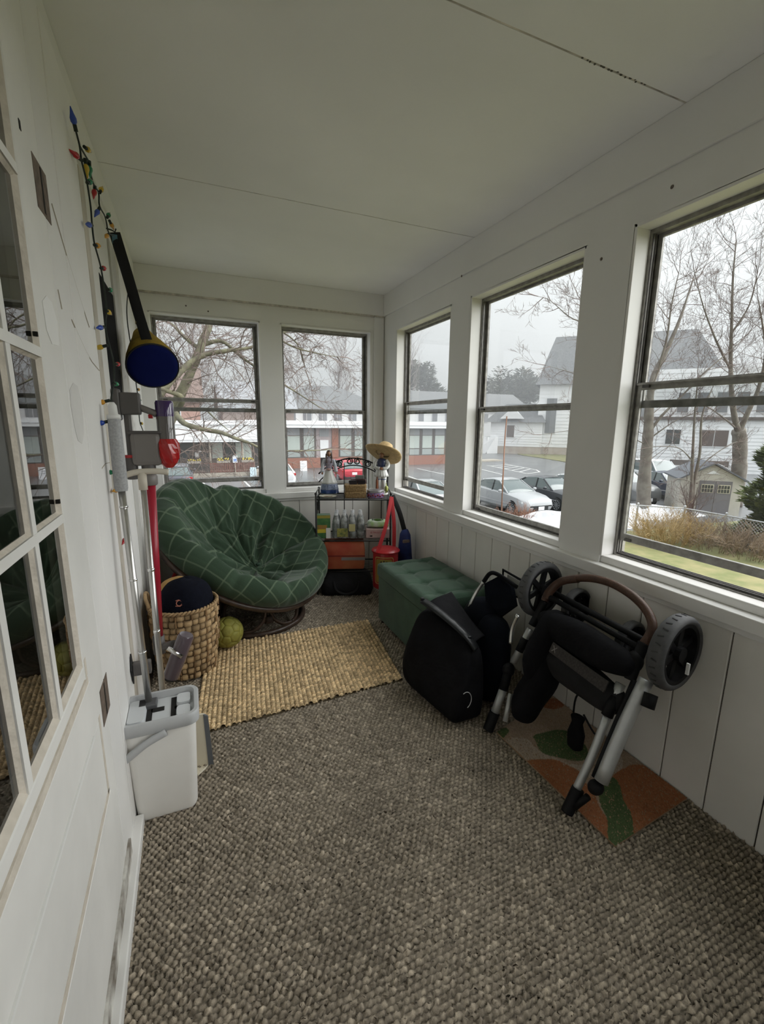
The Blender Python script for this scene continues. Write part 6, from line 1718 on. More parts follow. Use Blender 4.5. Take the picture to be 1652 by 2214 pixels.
mt = thing('door_mat', 'small mat with orange, green and beige blob pattern under the stroller', 'mat', (1.42, 1.18, .008))
def in_poly(X, Y, P):
    ins = np.zeros(X.shape, bool); n_ = len(P)
    for i in range(n_):
        x0, y0 = P[i][:2]; x1, y1 = P[(i + 1) % n_][:2]
        c = ((y0 > Y) != (y1 > Y)) & (X < (x1 - x0) * (Y - y0) / (y1 - y0 + 1e-12) + x0)
        ins ^= c
    return ins
def build_mat():
    c00, c10, c11, c01 = [np.array(p) for p in ((1.222, .838), (1.645, .875), (1.648, 1.575), (1.205, 1.455))]
    n1, n2 = 110, 170
    U, W_ = np.meshgrid(np.linspace(0, 1, n1), np.linspace(0, 1, n2))
    # rounded corners
    XY = quad_map(U, W_, c00, c10, c11, c01)
    X, Y = XY[..., 0], XY[..., 1]
    rng = np.random.default_rng(1)
    Xj = X + .004 * np.sin(60 * Y) ; Yj = Y + .004 * np.sin(50 * X)
    col = np.zeros(X.shape + (3,)); col[:] = (.36, .27, .20)
    ora, grn, dor, pal = (.33, .135, .065), (.085, .125, .055), (.26, .105, .055), (.44, .36, .29)
    def smooth_poly(P):
        Q = spline(list(P) + [P[0]], 6); return [(p.x, p.y) for p in Q[:-1]]
    shapes = [(pal, [(1.188, 1.394, 0.000), (1.294, 1.382, 0.000), (1.301, 1.301, 0.000), (1.378, 1.168, 0.000), (1.585, 1.140, 0.000), (1.555, 1.082, 0.000), (1.441, 1.063, 0.000), (1.340, 1.131, 0.000), (1.218, 1.235, 0.000), (1.190, 1.288, 0.000)]),
              (ora, [(1.180, 1.261, 0.000), (1.293, 1.237, 0.000), (1.351, 1.179, 0.000), (1.361, 1.109, 0.000), (1.298, 0.959, 0.000), (1.234, 0.856, 0.000), (1.176, 0.871, 0.000), (1.155, 1.040, 0.000)]),
              (ora, [(1.467, 1.052, 0.000), (1.548, 1.076, 0.000), (1.651, 1.050, 0.000), (1.665, 0.971, 0.000), (1.645, 0.848, 0.000), (1.314, 0.814, 0.000), (1.344, 0.878, 0.000), (1.424, 0.985, 0.000)]),
              (grn, [(1.337, 1.364, -0.000), (1.430, 1.369, 0.000), (1.522, 1.321, 0.000), (1.511, 1.245, 0.000), (1.472, 1.172, 0.000), (1.387, 1.190, 0.000), (1.316, 1.247, 0.000), (1.311, 1.306, 0.000)]),
              (grn, [(1.438, 1.069, 0.000), (1.471, 1.041, 0.000), (1.409, 0.957, 0.000), (1.343, 0.859, 0.000), (1.227, 0.815, 0.000), (1.215, 0.846, 0.000), (1.291, 0.941, 0.000), (1.352, 1.022, 0.000)]),
              (grn, [(1.181, 1.441, 0.000), (1.256, 1.464, 0.000), (1.252, 1.432, 0.000), (1.195, 1.403, 0.000)]),
              (dor, [(1.517, 1.543, 0.000), (1.625, 1.561, 0.000), (1.648, 1.490, 0.000), (1.577, 1.479, -0.000)])]
    for c, P in shapes: col[in_poly(Xj, Yj, smooth_poly(P))] = c
    col *= (1 + .12 * rng.standard_normal(X.shape))[..., None].clip(.7, 1.3)
    V = np.stack([X - 1.42, Y - 1.18, .009 + .0008 * rng.standard_normal(X.shape)], -1)
    grid_mesh('printed_pile', V, vcol_mat('mat_print', rough=.95, bump=.4, bscale=500, spec=.1), mt, cols=col)
    MB().prism([(p[0] - 1.42, p[1] - 1.18) for p in (c00, c10, c11, c01)], 0, .0082).build('edge_backing', mat('mat_edge', (.30, .20, .12), rough=.9), mt, bevel=.002)
build_mat()

# ================================================================== METAL RACK IN THE CORNER
iron = mat('black_iron', (0.014, 0.013, 0.012), rough=.5)
RO, RA = (.884, 3.381, .008), math.radians(-19.5)
rk = thing('wire_rack', 'black wrought iron rack with scrolled arch across the corner', 'rack', RO, rz=RA)
RW, RD = .589, .33
def rod(name, pts, r=.006, par=rk, seg=6): return MB().tube(pts, r, seg=seg).build(name, iron, par, smooth=True)
for (x, y, h) in ((0, 0, .83), (RW, 0, .83), (0, RD, .83), (RW, RD, 1.0)):
    p = rod('post', [(x, y, 0), (x, y, h)], .0075, seg=8)
    MB().ball((x, y, h + .006), .011, 10, 6).build('finial', iron, p, smooth=True)
for z in (.79, .455, .20):
    rod('shelf_rail', [(0, 0, z), (RW, 0, z)]); rod('shelf_rail', [(0, RD, z), (RW, RD, z)])
    rod('shelf_rail', [(0, 0, z), (0, RD, z)]); rod('shelf_rail', [(RW, 0, z), (RW, RD, z)])
    for k in range(1, 9): rod('shelf_wire', [(0, RD * k / 9, z + .004), (RW, RD * k / 9, z + .004)], .0025, seg=5)
for x in (0, RW):
    rod('side_rail', [(x, 0, .835), (x, .1, .84), (x, RD, .835)], .005)
    for s in (.10, .23):
        sc_ = []
        for k in range(26):
            a = k / 25 * PI * 2.4; r = .042 * (1 - k / 34)
            sc_.append((x, s + r * math.cos(a), .70 + r * math.sin(a) * 1.6))
        rod('side_scroll', sc_, .0035, seg=5)
# back uprights and arch
for x in (.215, .425): rod('back_upright', [(x, RD, .46), (x, RD, 1.045 if x < .3 else 1.01)], .004, seg=6)
def arch(x, top, base): u = (x - RW / 2) / (RW / 2); return base + (top - base) * math.cos(u * PI / 2) ** .9 if abs(u) < 1 else base
rod('arch_bar', [(RW * k / 24, RD, .955 + .135 * math.sin(PI * k / 24) ** .8) for k in range(25)], .006, seg=8)
rod('arch_bar', [(RW * k / 24, RD, .885 + .145 * math.sin(PI * k / 24) ** .8) for k in range(25)], .005, seg=8)
for i, cx in enumerate((.10, .175, .262, .327, .415, .49)):
    u = cx / RW; zc = .925 + .14 * math.sin(PI * u) ** .8
    sg = 1 if cx < RW / 2 else -1
    if i in (2, 3): sg = -sg
    sc_ = [(cx + sg * (.031 * (1 - k / 40)) * math.cos(k / 28 * PI * 3.2 + .4), RD, zc + (.031 * (1 - k / 40)) * math.sin(k / 28 * PI * 3.2 + .4)) for k in range(29)]
    rod('arch_scroll', sc_, .005, seg=6)

def on_rack(x, y, z):
    c, s = math.cos(RA), math.sin(RA); return (RO[0] + c * x - s * y, RO[1] + s * x + c * y, RO[2] + z)
ZT, ZM, ZL = .798, .463, .208
def rthing(name, label, cat, x, y, z, rz=0, **kw): return thing(name, label, cat, on_rack(x, y, z), rz=RA + rz, **kw)
porc = mat('glazed_porcelain', (0.66, 0.66, 0.64), rough=.12, coat=.5)
porc_b = mat('cobalt_glaze', (0.025, 0.06, 0.20), rough=.12, coat=.5)
porc_lb = mat('pale_blue_glaze', (0.20, 0.24, 0.36), rough=.15, coat=.5, var=.35, vscale=90)
skin_g = mat('brown_glaze', (0.32, 0.16, 0.09), rough=.2, coat=.4)
hair_g = mat('dark_brown_glaze', (0.045, 0.02, 0.014), rough=.15, coat=.5)
# woman figurine
fg = rthing('porcelain_figurine', 'porcelain woman figurine with long braids and blue-hemmed white skirt', 'figurine', .095, .20, ZT, rz=.1)
MB().lathe([(.052, 0), (.060, .004), (.062, .014), (.050, .020), (0, .021)], 24).build('base', mat('grey_green_glaze', (.30, .32, .28), rough=.2), fg, smooth=True)
def skirt(r0, r1, z0, z1, n=28, fl=.05):
    R = []
    for i in range(9):
        q = i / 8; z = z0 + (z1 - z0) * q; r = r0 + (r1 - r0) * q ** .85
        R.append([(r * (1 + fl * (1 - q) * math.cos(7 * a)) * math.cos(a), r * .85 * (1 + fl * (1 - q) * math.cos(7 * a)) * math.sin(a), z) for a in (2 * PI * k / 56 for k in range(56))])
    return MB().loft(R)
skirt(.077, .0745, .018, .046).build('hem', porc_b, fg, smooth=True)
skirt(.0745, .067, .046, .095).build('lace_band', porc_lb, fg, smooth=True)
skirt(.067, .026, .095, .215).build('skirt', porc, fg, smooth=True)
MB().lathe([(.026, .213), (.024, .225), (.030, .25), (.036, .275), (.033, .295), (.014, .305), (.010, .318)], 24, sy=.75).build('bodice', mat('mauve_glaze', (.30, .27, .33), rough=.2, var=.3, vscale=120, coat=.4), fg, smooth=True)
MB().ball((0, 0, .338), (.0185, .020, .024), 16, 12).build('head', skin_g, fg, smooth=True)
MB().ball((0, .004, .343), (.0215, .021, .0235), 16, 12).build('hair', hair_g, fg, smooth=True)
for s in (-1, 1):
    MB().tube(spline([(s * .018, -.004, .338), (s * .021, -.010, .310), (s * .020, -.020, .285), (s * .018, -.024, .265)], 4), [.008] * 6 + [.006] * 7, seg=8).build('braid', hair_g, fg, smooth=True)
    am = MB().tube(spline([(s * .034, 0, .288), (s * .046, .002, .255), (s * .052, -.004, .225), (s * .056, -.014, .190)], 4), [.013] * 4 + [.014] * 5 + [.016] * 4, seg=10).build('sleeve', mat('white_blue_glaze', (.50, .52, .58), rough=.2, coat=.4), fg, smooth=True)
    MB().ball((s * .056, -.018, .180), (.008, .007, .011), 10, 8).build('hand', skin_g, am, smooth=True)
MB().ball((0, -.019, .336), (.004, .004, .005), 8, 6).build('nose', skin_g, fg, smooth=True)
MB().ball((-.004, -.030, .212), (.022, .012, .010), 10, 8).build('apron_knot', mat('rose_glaze', (.42, .27, .24), rough=.2), fg, smooth=True)
# man figurine under the hat
f2 = rthing('porcelain_figurine', 'porcelain boy figurine in white breeches wearing the straw hat', 'figurine', .525, .20, ZT, rz=-.1)
MB().lathe([(.048, 0), (.056, .004), (.058, .016), (.046, .022), (0, .023)], 24).build('base', porc, f2, smooth=True)
for s in (-1, 1):
    lg = MB().tube([(s * .020, 0, .02), (s * .020, 0, .10), (s * .021, 0, .165)], [.016, .018, .024], seg=12).build('leg', porc, f2, smooth=True)
    MB().tube([(s * .020, 0, .128), (s * .020, 0, .134)], .0215, seg=12).build('garter', porc_b, lg, smooth=True)
R = []
for i in range(6):
    q = i / 5; R.append([((.058 - .022 * q) * (1 + .06 * (1 - q) * math.cos(16 * a)) * math.cos(a), (.05 - .018 * q) * (1 + .06 * (1 - q) * math.cos(16 * a)) * math.sin(a), .155 + .075 * q) for a in (2 * PI * k / 64 for k in range(64))])
MB().loft(R).build('tunic', porc, f2, smooth=True)
MB().lathe([(.034, .228), (.034, .25), (.038, .275), (.034, .295), (.013, .304)], 20, sy=.75).build('vest', mat('navy_glaze', (.03, .04, .10), rough=.2, coat=.4, var=.3, vscale=60), f2, smooth=True)
for s in (-1, 1):
    MB().tube(spline([(s * .036, 0, .288), (s * .056, -.006, .255), (s * .046, -.028, .228), (s * .012, -.040, .222)], 4), [.016] * 5 + [.014] * 8, seg=10).build('sleeve', porc, f2, smooth=True)
MB().ball((0, -.045, .222), (.018, .010, .012), 10, 8).build('hands', skin_g, f2, smooth=True)
MB().ball((0, 0, .325), (.019, .020, .024), 14, 10).build('head', skin_g, f2, smooth=True)
MB().tube(spline([(-.035, -.02, .02), (-.036, -.02, .10), (-.033, -.018, .17)], 4), [.012] * 3 + [.010] * 3 + [.006] * 3, seg=10).build('walking_stick', mat('chestnut_glaze', (.24, .08, .035), rough=.2), f2, smooth=True)
MB().tube(spline([(.040, -.03, .02), (.044, -.034, .06), (.040, -.03, .10)], 4), [.006] * 2 + [.014] * 4 + [.004] * 3, seg=8).build('leaf_spray', mat('lime_glaze', (.40, .44, .12), rough=.3), f2, smooth=True)
# straw hat
ax_h = Vector((.50, .30, .80)).normalized()
hp_ = Vector(on_rack(.535, .19, ZT + .345))
ht = thing('straw_hat', 'wide-brimmed straw hat tilted over the boy figurine', 'hat', tuple(hp_))
Mh = ax_h.to_track_quat('Z', 'Y').to_matrix().to_4x4()
straw_h = mat('straw_hat_weave', (.56, .40, .20), rough=.7, var=.14, vscale=50, bump=.25, bscale=160)
def hat_prof(R0, z0):
    V = np.zeros((12, 48, 3))
    return V
m_ = MB(); R = []
pr = [(.060, -.004), (.080, -.006), (.105, -.009), (.130, -.010), (.152, -.006), (.160, .000), (.1605, .003), (.152, -.001), (.130, -.005), (.105, -.004), (.080, .000), (.068, .006)]
for r_, z in pr:
    R.append([Mh @ Vector((r_ * math.cos(a), r_ * .93 * math.sin(a), z + .012 * (r_ / .16) ** 2 * math.cos(2 * a))) for a in (2 * PI * k / 48 for k in range(48))])
m_.loft(R, cap=False); m_.build('brim', straw_h, ht, smooth=True)
R = []
for r_, z in [(.069, .000), (.066, .03), (.060, .065), (.052, .085), (.040, .092), (.02, .084), (.002, .080)]:
    R.append([Mh @ Vector((r_ * 1.05 * math.cos(a), r_ * .92 * math.sin(a), z - (.012 * max(0, math.cos(a)) if z > .06 else 0))) for a in (2 * PI * k / 40 for k in range(40))])
m_ = MB().loft(R); m_.build('crown', straw_h, ht, smooth=True)
R = [[Mh @ Vector((r_ * math.cos(a), r_ * .92 * math.sin(a), z)) for a in (2 * PI * k / 40 for k in range(40))] for r_, z in [(.0705, .003), (.0700, .020)]]
MB().loft(R, cap=False).build('band', mat('straw_band', (.40, .27, .13), rough=.8), ht, smooth=True)
# saucer
sc = rthing('scalloped_dish', 'small scalloped cream dish with brown drawing at the shelf front', 'dish', .090, .055, ZT)
R = []
for r_, z in [(.030, 0), (.050, .004), (.068, .014), (.070, .016), (.066, .014), (.045, .007), (0.001, .005)]:
    R.append([(r_ * (1 + .03 * math.cos(12 * a)) * math.cos(a), r_ * .8 * (1 + .03 * math.cos(12 * a)) * math.sin(a), z) for a in (2 * PI * k / 72 for k in range(72))])
MB().loft(R).build('dish', mat('cream_glaze', (.60, .57, .48), rough=.25), sc, smooth=True)
MB().tube(spline([(-.03, -.02, .011), (-.01, .0, .010), (.015, -.012, .010), (.035, .005, .011)], 4), .003, seg=5).build('brown_drawing', mat('sepia', (.24, .15, .09)), sc)
# two wicker boxes, stacked, dark things on top
wick = mat('palm_wicker', (.20, .125, .055), rough=.7, vscale=70, col2=(.36, .24, .11), bump=.6, bscale=110)
for i, lab in enumerate(('lower of two stacked palm-weave boxes on the rack', 'upper of two stacked palm-weave boxes on the rack')):
    t = rthing('wicker_box', lab, 'box', .310, .085, ZT + i * .053, rz=.03 * i, group='palm-weave boxes on the rack')
    MB().loft([rrect(0, 0, .082, .055, .014, 0), rrect(0, 0, .085, .058, .016, .005), rrect(0, 0, .085, .058, .016, .032)]).build('body', wick, t, auto=50)
    MB().loft([rrect(0, 0, .087, .060, .016, .032), rrect(0, 0, .088, .061, .016, .036), rrect(0, 0, .087, .060, .016, .048), rrect(0, 0, .080, .052, .014, .052)]).build('lid', wick, t, auto=50)
bkp = mat('glossy_black_plastic', (.02, .016, .018), rough=.15)
t = rthing('sunglasses', 'dark sunglasses lying folded on the upper wicker box', 'sunglasses', .325, .060, ZT + .107, rz=.1)
for s in (-1, 1):
    MB().loft([rrect(s * .034, 0, .030, .004, .003, 0), rrect(s * .034, 0, .031, .004, .003, .032)]).build('lens', bkp, t)
    MB().tube([(s * .066, .0, .026), (s * .064, .03, .012), (s * .040, .036, .006)], .003, seg=6).build('temple', mat('tortoise', (.10, .03, .02), rough=.2), t)
MB().tube([(-.008, 0, .02), (.008, 0, .02)], .003, seg=6).build('bridge', bkp, t)
t = rthing('case_box', 'dark maroon glasses case behind the sunglasses on the wicker boxes', 'case', .335, .125, ZT + .107, rz=-.05)
MB().loft([rrect(0, 0, .062, .020, .012, 0), rrect(0, 0, .066, .022, .014, .01), rrect(0, 0, .062, .019, .012, .034)]).build('shell', mat('maroon_leather', (.05, .016, .016), rough=.4), t, auto=50)
MB().box((-.066, -.023, .017), (.066, -.0215, .019)).build('seam', mat('slot_black', (.015, .014, .013)), t)
t = rthing('small_grey_box', 'small grey box standing at the back of the shelf', 'box', .345, .175, ZT, rz=-.05)
MB().box((-.035, -.02, 0), (.035, .02, .165)).build('carton', mat('grey_card', (.17, .18, .17), rough=.7), t, bevel=.003)
MB().box((-.0352, -.0202, .135), (.0352, .0202, .137)).build('lid_line', mat('slot_black', (.015, .014, .013)), t)
# purple tin
t = rthing('purple_tin', 'oval purple tin with silver lid at the shelf corner', 'tin', .470, .060, ZT)
MB().lathe([(.060, 0), (.066, .003), (.067, .045), (.064, .048)], 32, sy=.8).build('body', mat('purple_print', (.12, .055, .17), rough=.3, vscale=60, col2=(.30, .20, .36)), t, auto=50)
MB().lathe([(.068, .044), (.069, .060), (.064, .064), (0, .065)], 32, sy=.8).build('lid', mat('pewter_lid', (.30, .29, .30), rough=.3, metal=.6), t, auto=50)
for k in range(9):
    a = PI + .35 + k * .3; MB().ball((.067 * math.cos(a), .0535 * math.sin(a), .018 + .008 * (k % 2)), (.006, .006, .008), 8, 6).build('berry_print', mat('berry_red', (.25, .02, .03), rough=.3), t, smooth=True)

# middle shelf
t = rthing('seed_box', 'green and yellow garden product box with white card', 'box', .046, .10, ZM, rz=.10)
MB().box((-.058, -.04, 0), (.058, .04, .19)).build('carton', mat('garden_print', (.03, .12, .05), rough=.35, vscale=22, col2=(.09, .22, .07), detail=6), t, bevel=.002)
MB().box((-.059, -.0412, .045), (.059, -.0395, .075)).build('yellow_band', mat('bright_yellow', (.62, .50, .05), rough=.4), t)
MB().box((-.05, -.0411, .076), (.03, -.0395, .11)).build('carrot_print', mat('orange_print', (.40, .16, .04), rough=.4, vscale=40, col2=(.20, .22, .05)), t)
MB().box((-.056, -.041, .165), (.056, -.0395, .188)).build('top_band', mat('olive_yellow', (.36, .30, .06), rough=.4), t)
MB().box((.022, -.047, -.0), (.058, -.042, .085)).build('white_card', mat('white_paper', (.75, .75, .73), rough=.6), t)
pk = rthing('water_bottle_pack', 'shrink-wrapped pack of water bottles on the middle shelf', 'bottle pack', .252, .15, ZM)
pet = mat('clear_bottle', (.48, .50, .50), rough=.12, coat=.3, vscale=30, col2=(.16, .17, .16))
capw = mat('bottle_cap_white', (.70, .72, .74), rough=.4)
for i in range(4):
    for j in range(3):
        x, y = -.098 + i * .0655, -.07 + j * .0655
        b = MB().lathe([(.026, 0), (.031, .006), (.031, .05), (.028, .056), (.031, .062), (.031, .135), (.026, .155), (.013, .178), (.012, .19)], 16, (x, y, 0)).build('bottle', pet, pk, auto=50)
        MB().lathe([(.0145, .186), (.0148, .202), (.013, .204), (0, .2045)], 14, (x, y, 0)).build('cap', capw, b, auto=50)
MB().loft([rrect(0, -.003, .133, .100, .03, .012), rrect(0, -.003, .135, .102, .03, .05), rrect(0, -.003, .134, .101, .03, .12)], cap=False).build('shrink_wrap', glass_mat('shrink_film', (.82, .84, .84), refl=.8, rough=.12), pk, smooth=True)
MB().box((-.09, -.1065, .015), (-.005, -.1055, .085)).build('printed_label', mat('wrap_print', (.10, .14, .06), rough=.3, vscale=35, col2=(.45, .40, .10), detail=6), pk)
MB().box((.005, -.1065, .06), (.055, -.1055, .12)).build('yellow_label', mat('pale_yellow_print', (.55, .50, .25), rough=.4), pk)
t = rthing('snack_carton', 'low pink and white carton on the middle shelf', 'carton', .492, .12, ZM)
MB().box((-.098, -.07, 0), (.098, .07, .078)).build('carton', mat('pink_card', (.55, .40, .38), rough=.5), t, bevel=.006)
MB().box((-.06, -.0715, .040), (.075, -.0695, .056)).build('printed_name', mat('faded_red_print', (.38, .13, .13), rough=.6, vscale=120, col2=(.55, .40, .38)), t)
MB().box((-.065, -.0715, .014), (-.045, -.0695, .024)).build('black_mark', mat('slot_black', (.015, .014, .013)), t)
t = rthing('wipes_pack', 'white and lime-green packet lying on the pink carton', 'packet', .492, .12, ZM + .080)
V = np.zeros((8, 24, 3))
for i in range(8):
    q = i / 7
    for k in range(24):
        a = 2 * PI * k / 24; sx = math.copysign(abs(math.cos(a)) ** .55, math.cos(a)); sy = math.copysign(abs(math.sin(a)) ** .55, math.sin(a))
        V[i, k] = (.092 * sx * math.sin(.35 + q * 1.22) ** .6 if i < 7 else 0, .062 * sy * math.sin(.35 + q * 1.22) ** .6 if i < 7 else 0, .058 * (math.sin(q * PI / 2) if i else 0) + .004 * math.sin(5 * a))
V[:, :, :2] = V[::-1, :, :2]
grid_mesh('packet', V, mat('wipes_print', (.60, .62, .60), rough=.3, vscale=16, col2=(.28, .50, .10), detail=4), t, wrap=True)
MB().tube([(-.085, 0, .03), (-.105, .0, .02)], [.012, .004], seg=8).build('pinched_end', mat('white_paper', (.75, .75, .73)), t)
# lower shelf
t = rthing('red_insulated_bag', 'red and orange insulated bag with grey stripe on the lower shelf', 'bag', .215, .135, ZL)
V = MB().loft([rrect(0, 0, .165, .095, .02, 0), rrect(0, 0, .172, .10, .025, .06), rrect(0, 0, .172, .098, .025, .15), rrect(0, 0, .165, .085, .02, .205), rrect(0, 0, .16, .05, .015, .225)])
V.build('body', mat('red_orange_fabric', (.38, .045, .025), rough=.5, vscale=5, col2=(.50, .16, .07)), t, auto=50)
MB().box((-.02, -.1025, .075), (.172, -.099, .10)).build('grey_stripe', mat('reflective_grey', (.26, .25, .25), rough=.4), t)
MB().box((-.165, -.1025, .108), (.172, -.099, .115)).build('seam_tape', mat('dark_red', (.20, .02, .02), rough=.6), t)
t = rthing('black_tote', 'black fabric tote slumped on the floor under the rack', 'bag', .235, .10, .0)
MB().loft([rrect(0, 0, .20, .12, .04, 0), rrect(.005, 0, .215, .135, .05, .05), rrect(0, .01, .20, .12, .05, .13), rrect(0, .02, .15, .08, .04, .175)]).build('body', mat('black_canvas', (.012, .012, .014), rough=.9, var=.3, vscale=14, bump=.5, bscale=30), t, smooth=True)
MB().tube(spline([(-.10, -.11, .12), (-.08, -.15, .06), (0, -.165, .03), (.08, -.15, .06), (.10, -.11, .12)], 5), .010, seg=8, flat=.4).build('handle', mat('black_webbing', (.012, .012, .013)), t, smooth=True)
# red canister bag hanging from the right front post
rc = thing('red_canister_bag', 'red canister bag with gold crest panel hanging from the rack', 'bag', (1.345, 3.06, .135))
redf = mat('red_vinyl', (.36, .012, .018), rough=.35, coat=.2)
MB().lathe([(.090, 0), (.097, .006), (.098, .280), (.096, .285)], 36).build('body', redf, rc, auto=50)
MB().lathe([(.094, .283), (.108, .287), (.110, .297), (.100, .306), (.06, .312), (0, .313)], 36).build('lid', redf, rc, auto=50)
# crest panel wrapped on the front
fa = math.atan2(-3.06, -1.352)
def curved(name, wa, z0, z1, r, m_, par, rad_=.02):
    pts = []
    n1 = 5
    for cx, cz, a0 in ((wa - rad_ / .1, z1 - rad_, 0), (-wa + rad_ / .1, z1 - rad_, PI / 2), (-wa + rad_ / .1, z0 + rad_, PI), (wa - rad_ / .1, z0 + rad_, 1.5 * PI)):
        for k in range(n1):
            a = a0 + PI / 2 * k / (n1 - 1); pts.append((cx + rad_ / .1 * math.cos(a), cz + rad_ * math.sin(a)))
    # strips between the left and right outline
    zs = sorted(set([round(p[1], 5) for p in pts])); mbb = MB(); rows = []
    for z in zs:
        us = [p[0] for p in pts if abs(p[1] - z) < 1e-4]; u0, u1 = min(us), max(us)
        if u1 - u0 < 1e-4: u0, u1 = -wa + rad_ / .1, wa - rad_ / .1
        rows.append([(r * math.cos(fa - .12 + u0 + (u1 - u0) * k / 12), r * math.sin(fa - .12 + u0 + (u1 - u0) * k / 12), z) for k in range(13)])
    mbb.loft(rows, closed=False)
    return mbb.build(name, m_, par, smooth=True)
cb = curved('gold_border', .80, .045, .262, .0988, mat('gold_print', (.40, .30, .10), rough=.4), rc)
curved('red_inset', .74, .052, .255, .0992, redf, cb, .018)
curved('crest_panel', .66, .060, .247, .0996, mat('olive_gold_print', (.26, .19, .04), rough=.45), rc, .016)
kr = MB()
for (u0, u1, z0, z1) in ((-.20, .20, .182, .217), (-.26, -.16, .212, .231), (-.05, .05, .215, .236), (.16, .26, .212, .231), (-.14, .14, .169, .185)):
    rows = [[(.1002 * math.cos(fa - .12 + u0 + (u1 - u0) * k / 6), .1002 * math.sin(fa - .12 + u0 + (u1 - u0) * k / 6), z) for k in range(7)] for z in (z0, z1)]
    kr.loft(rows, closed=False)
kr.build('black_crest', mat('black_print', (.012, .012, .012), rough=.5), rc)
fx = Vector((math.cos(fa - .12), math.sin(fa - .12), 0))
Mt = Matrix.Translation(Vector((1.345, 3.06, .135)) + fx * .1012 + Vector((0, 0, .199))) @ frame_from((0, 0, 0), Vector((0, 0, 1)).cross(fx) * 1, fx)
text_part('crest_letter', 'T', .036, Mt, mat('gold_print', (.40, .30, .10)), rc, extrude=.0006)
text_part('lower_letters', 'T', .022, Matrix.Translation(Vector((0, 0, -.075)) ) @ Mt, mat('gold_print', (.40, .30, .10)), rc, extrude=.0006)
pr_ = Vector(on_rack(RW, 0, .80))
for (e, nm) in ((Vector((1.255, 3.02, .43)), 'strap'), (Vector((1.43, 3.10, .43)), 'strap')):
    MB().tube(spline([pr_ + Vector((0, -.012, .015)), (pr_ + e) / 2 + Vector((0, -.035, .0)), e + Vector((0, -.01, 0))], 8), .016, seg=8, flat=.15, upv=(0, 1, 0)).build(nm, mat('red_webbing', (.36, .018, .022)), rc, world=True)
# blue bag and black strap hanging behind it
bb = thing('blue_sling_bag', 'blue sling bag with black strap hanging at the rack side by the wall', 'bag', (1.50, 3.14, .22))
MB().loft([[(1.545 + (.048 + .010 * math.sin(i)) * w_ * math.cos(a) , 3.13 + .05 * w_ * math.sin(a), z) for a in (2 * PI * k / 20 for k in range(20))] for i, (w_, z) in enumerate([(.8, .02), (1.25, .06), (1.35, .20), (1.15, .36), (1.2, .44), (1.05, .52), (.5, .56)])]).build('body', mat('blue_nylon', (.018, .035, .16), rough=.6, var=.4, vscale=10, bump=.4, bscale=16), bb, world=True, smooth=True)
MB().box((1.500, 3.068, .465), (1.557, 3.085, .490)).build('clip', mat('taupe_plastic', (.20, .15, .13), rough=.5), bb, world=True, bevel=.004)
MB().tube(spline([tuple(Vector(on_rack(RW, 0, .815)) + Vector((.012, 0, .01))), (1.50, 3.15, .70), (1.535, 3.13, .56)], 6), .020, seg=8, flat=.25, upv=(0, 1, 0)).build('strap', mat('black_webbing', (.012, .012, .013)), bb, world=True)

# ================================================================== OTTOMAN, BAG, STROLLER
vel = mat('green_velvet', (0.044, 0.082, 0.054), rough=.9, var=.18, vscale=7, bump=.25, bscale=200, spec=.15)
try: vel.node_tree.nodes['Principled BSDF'].inputs['Sheen Weight'].default_value = .18
except Exception: pass
ot = thing('storage_ottoman', 'long dark green tufted velvet storage ottoman under the windows', 'ottoman', (1.37, 2.39, .008))
OX, OY, OH = .222, .365, .435
MB().loft([rrect(0, 0, OX - .006, OY - .006, .02, .035), rrect(0, 0, OX - .004, OY - .004, .02, .34)]).build('box', vel, ot, auto=50)
MB().loft([rrect(0, 0, OX - .004, OY - .004, .02, .338), rrect(0, 0, OX - .010, OY - .010, .018, .346)]).build('lid_gap', mat('black_canvas', (.012, .012, .014)), ot)
nU, nV = 60, 110
U, W_ = np.meshgrid(np.linspace(-1, 1, nU), np.linspace(-1, 1, nV))
Zt = np.full(U.shape, .008)
btn = [(x, y) for y in (-.78, -.26, .26, .78) for x in (-.45, .45)]
for bx, by in btn:
    dd = np.hypot((U - bx) * OX, (W_ - by) * OY)
    Zt -= .026 * np.exp(-(dd / .028) ** 2) + .008 * np.exp(-(dd / .075) ** 2)
for by in (-.78, -.26, .26, .78): Zt -= .006 * np.exp(-((W_ - by) * OY / .012) ** 2) * np.clip(1 - np.abs(U), 0, 1) ** .3
for bx in (-.45, .45): Zt -= .005 * np.exp(-((U - bx) * OX / .012) ** 2)
edge = np.minimum((1 - np.abs(U)) * OX, (1 - np.abs(W_)) * OY)
Zt = Zt * np.clip(edge / .02, 0, 1) + .014 * np.clip(edge / .03, 0, 1) ** .5
V = np.stack([U * OX, W_ * OY, .417 + Zt], -1)
lid = MB().loft([rrect(0, 0, OX, OY, .022, .346), rrect(0, 0, OX + .004, OY + .004, .024, .356), rrect(0, 0, OX + .004, OY + .004, .024, .405), rrect(0, 0, OX - .001, OY - .001, .020, .418)]).build('lid', vel, ot, auto=50)
grid_mesh('tufted_top', V, vel, lid)
for bx, by in btn: MB().ball((bx * OX, by * OY, .402), (.010, .010, .006), 10, 6).build('button', vel, lid, smooth=True)
for sx in (-1, 1):
    for sy in (-1, 1): MB().lathe([(.018, 0), (.022, .036)], 12, (sx * (OX - .04), sy * (OY - .04), 0)).build('foot', mat('black_foot', (.012, .011, .010), rough=.5), ot)

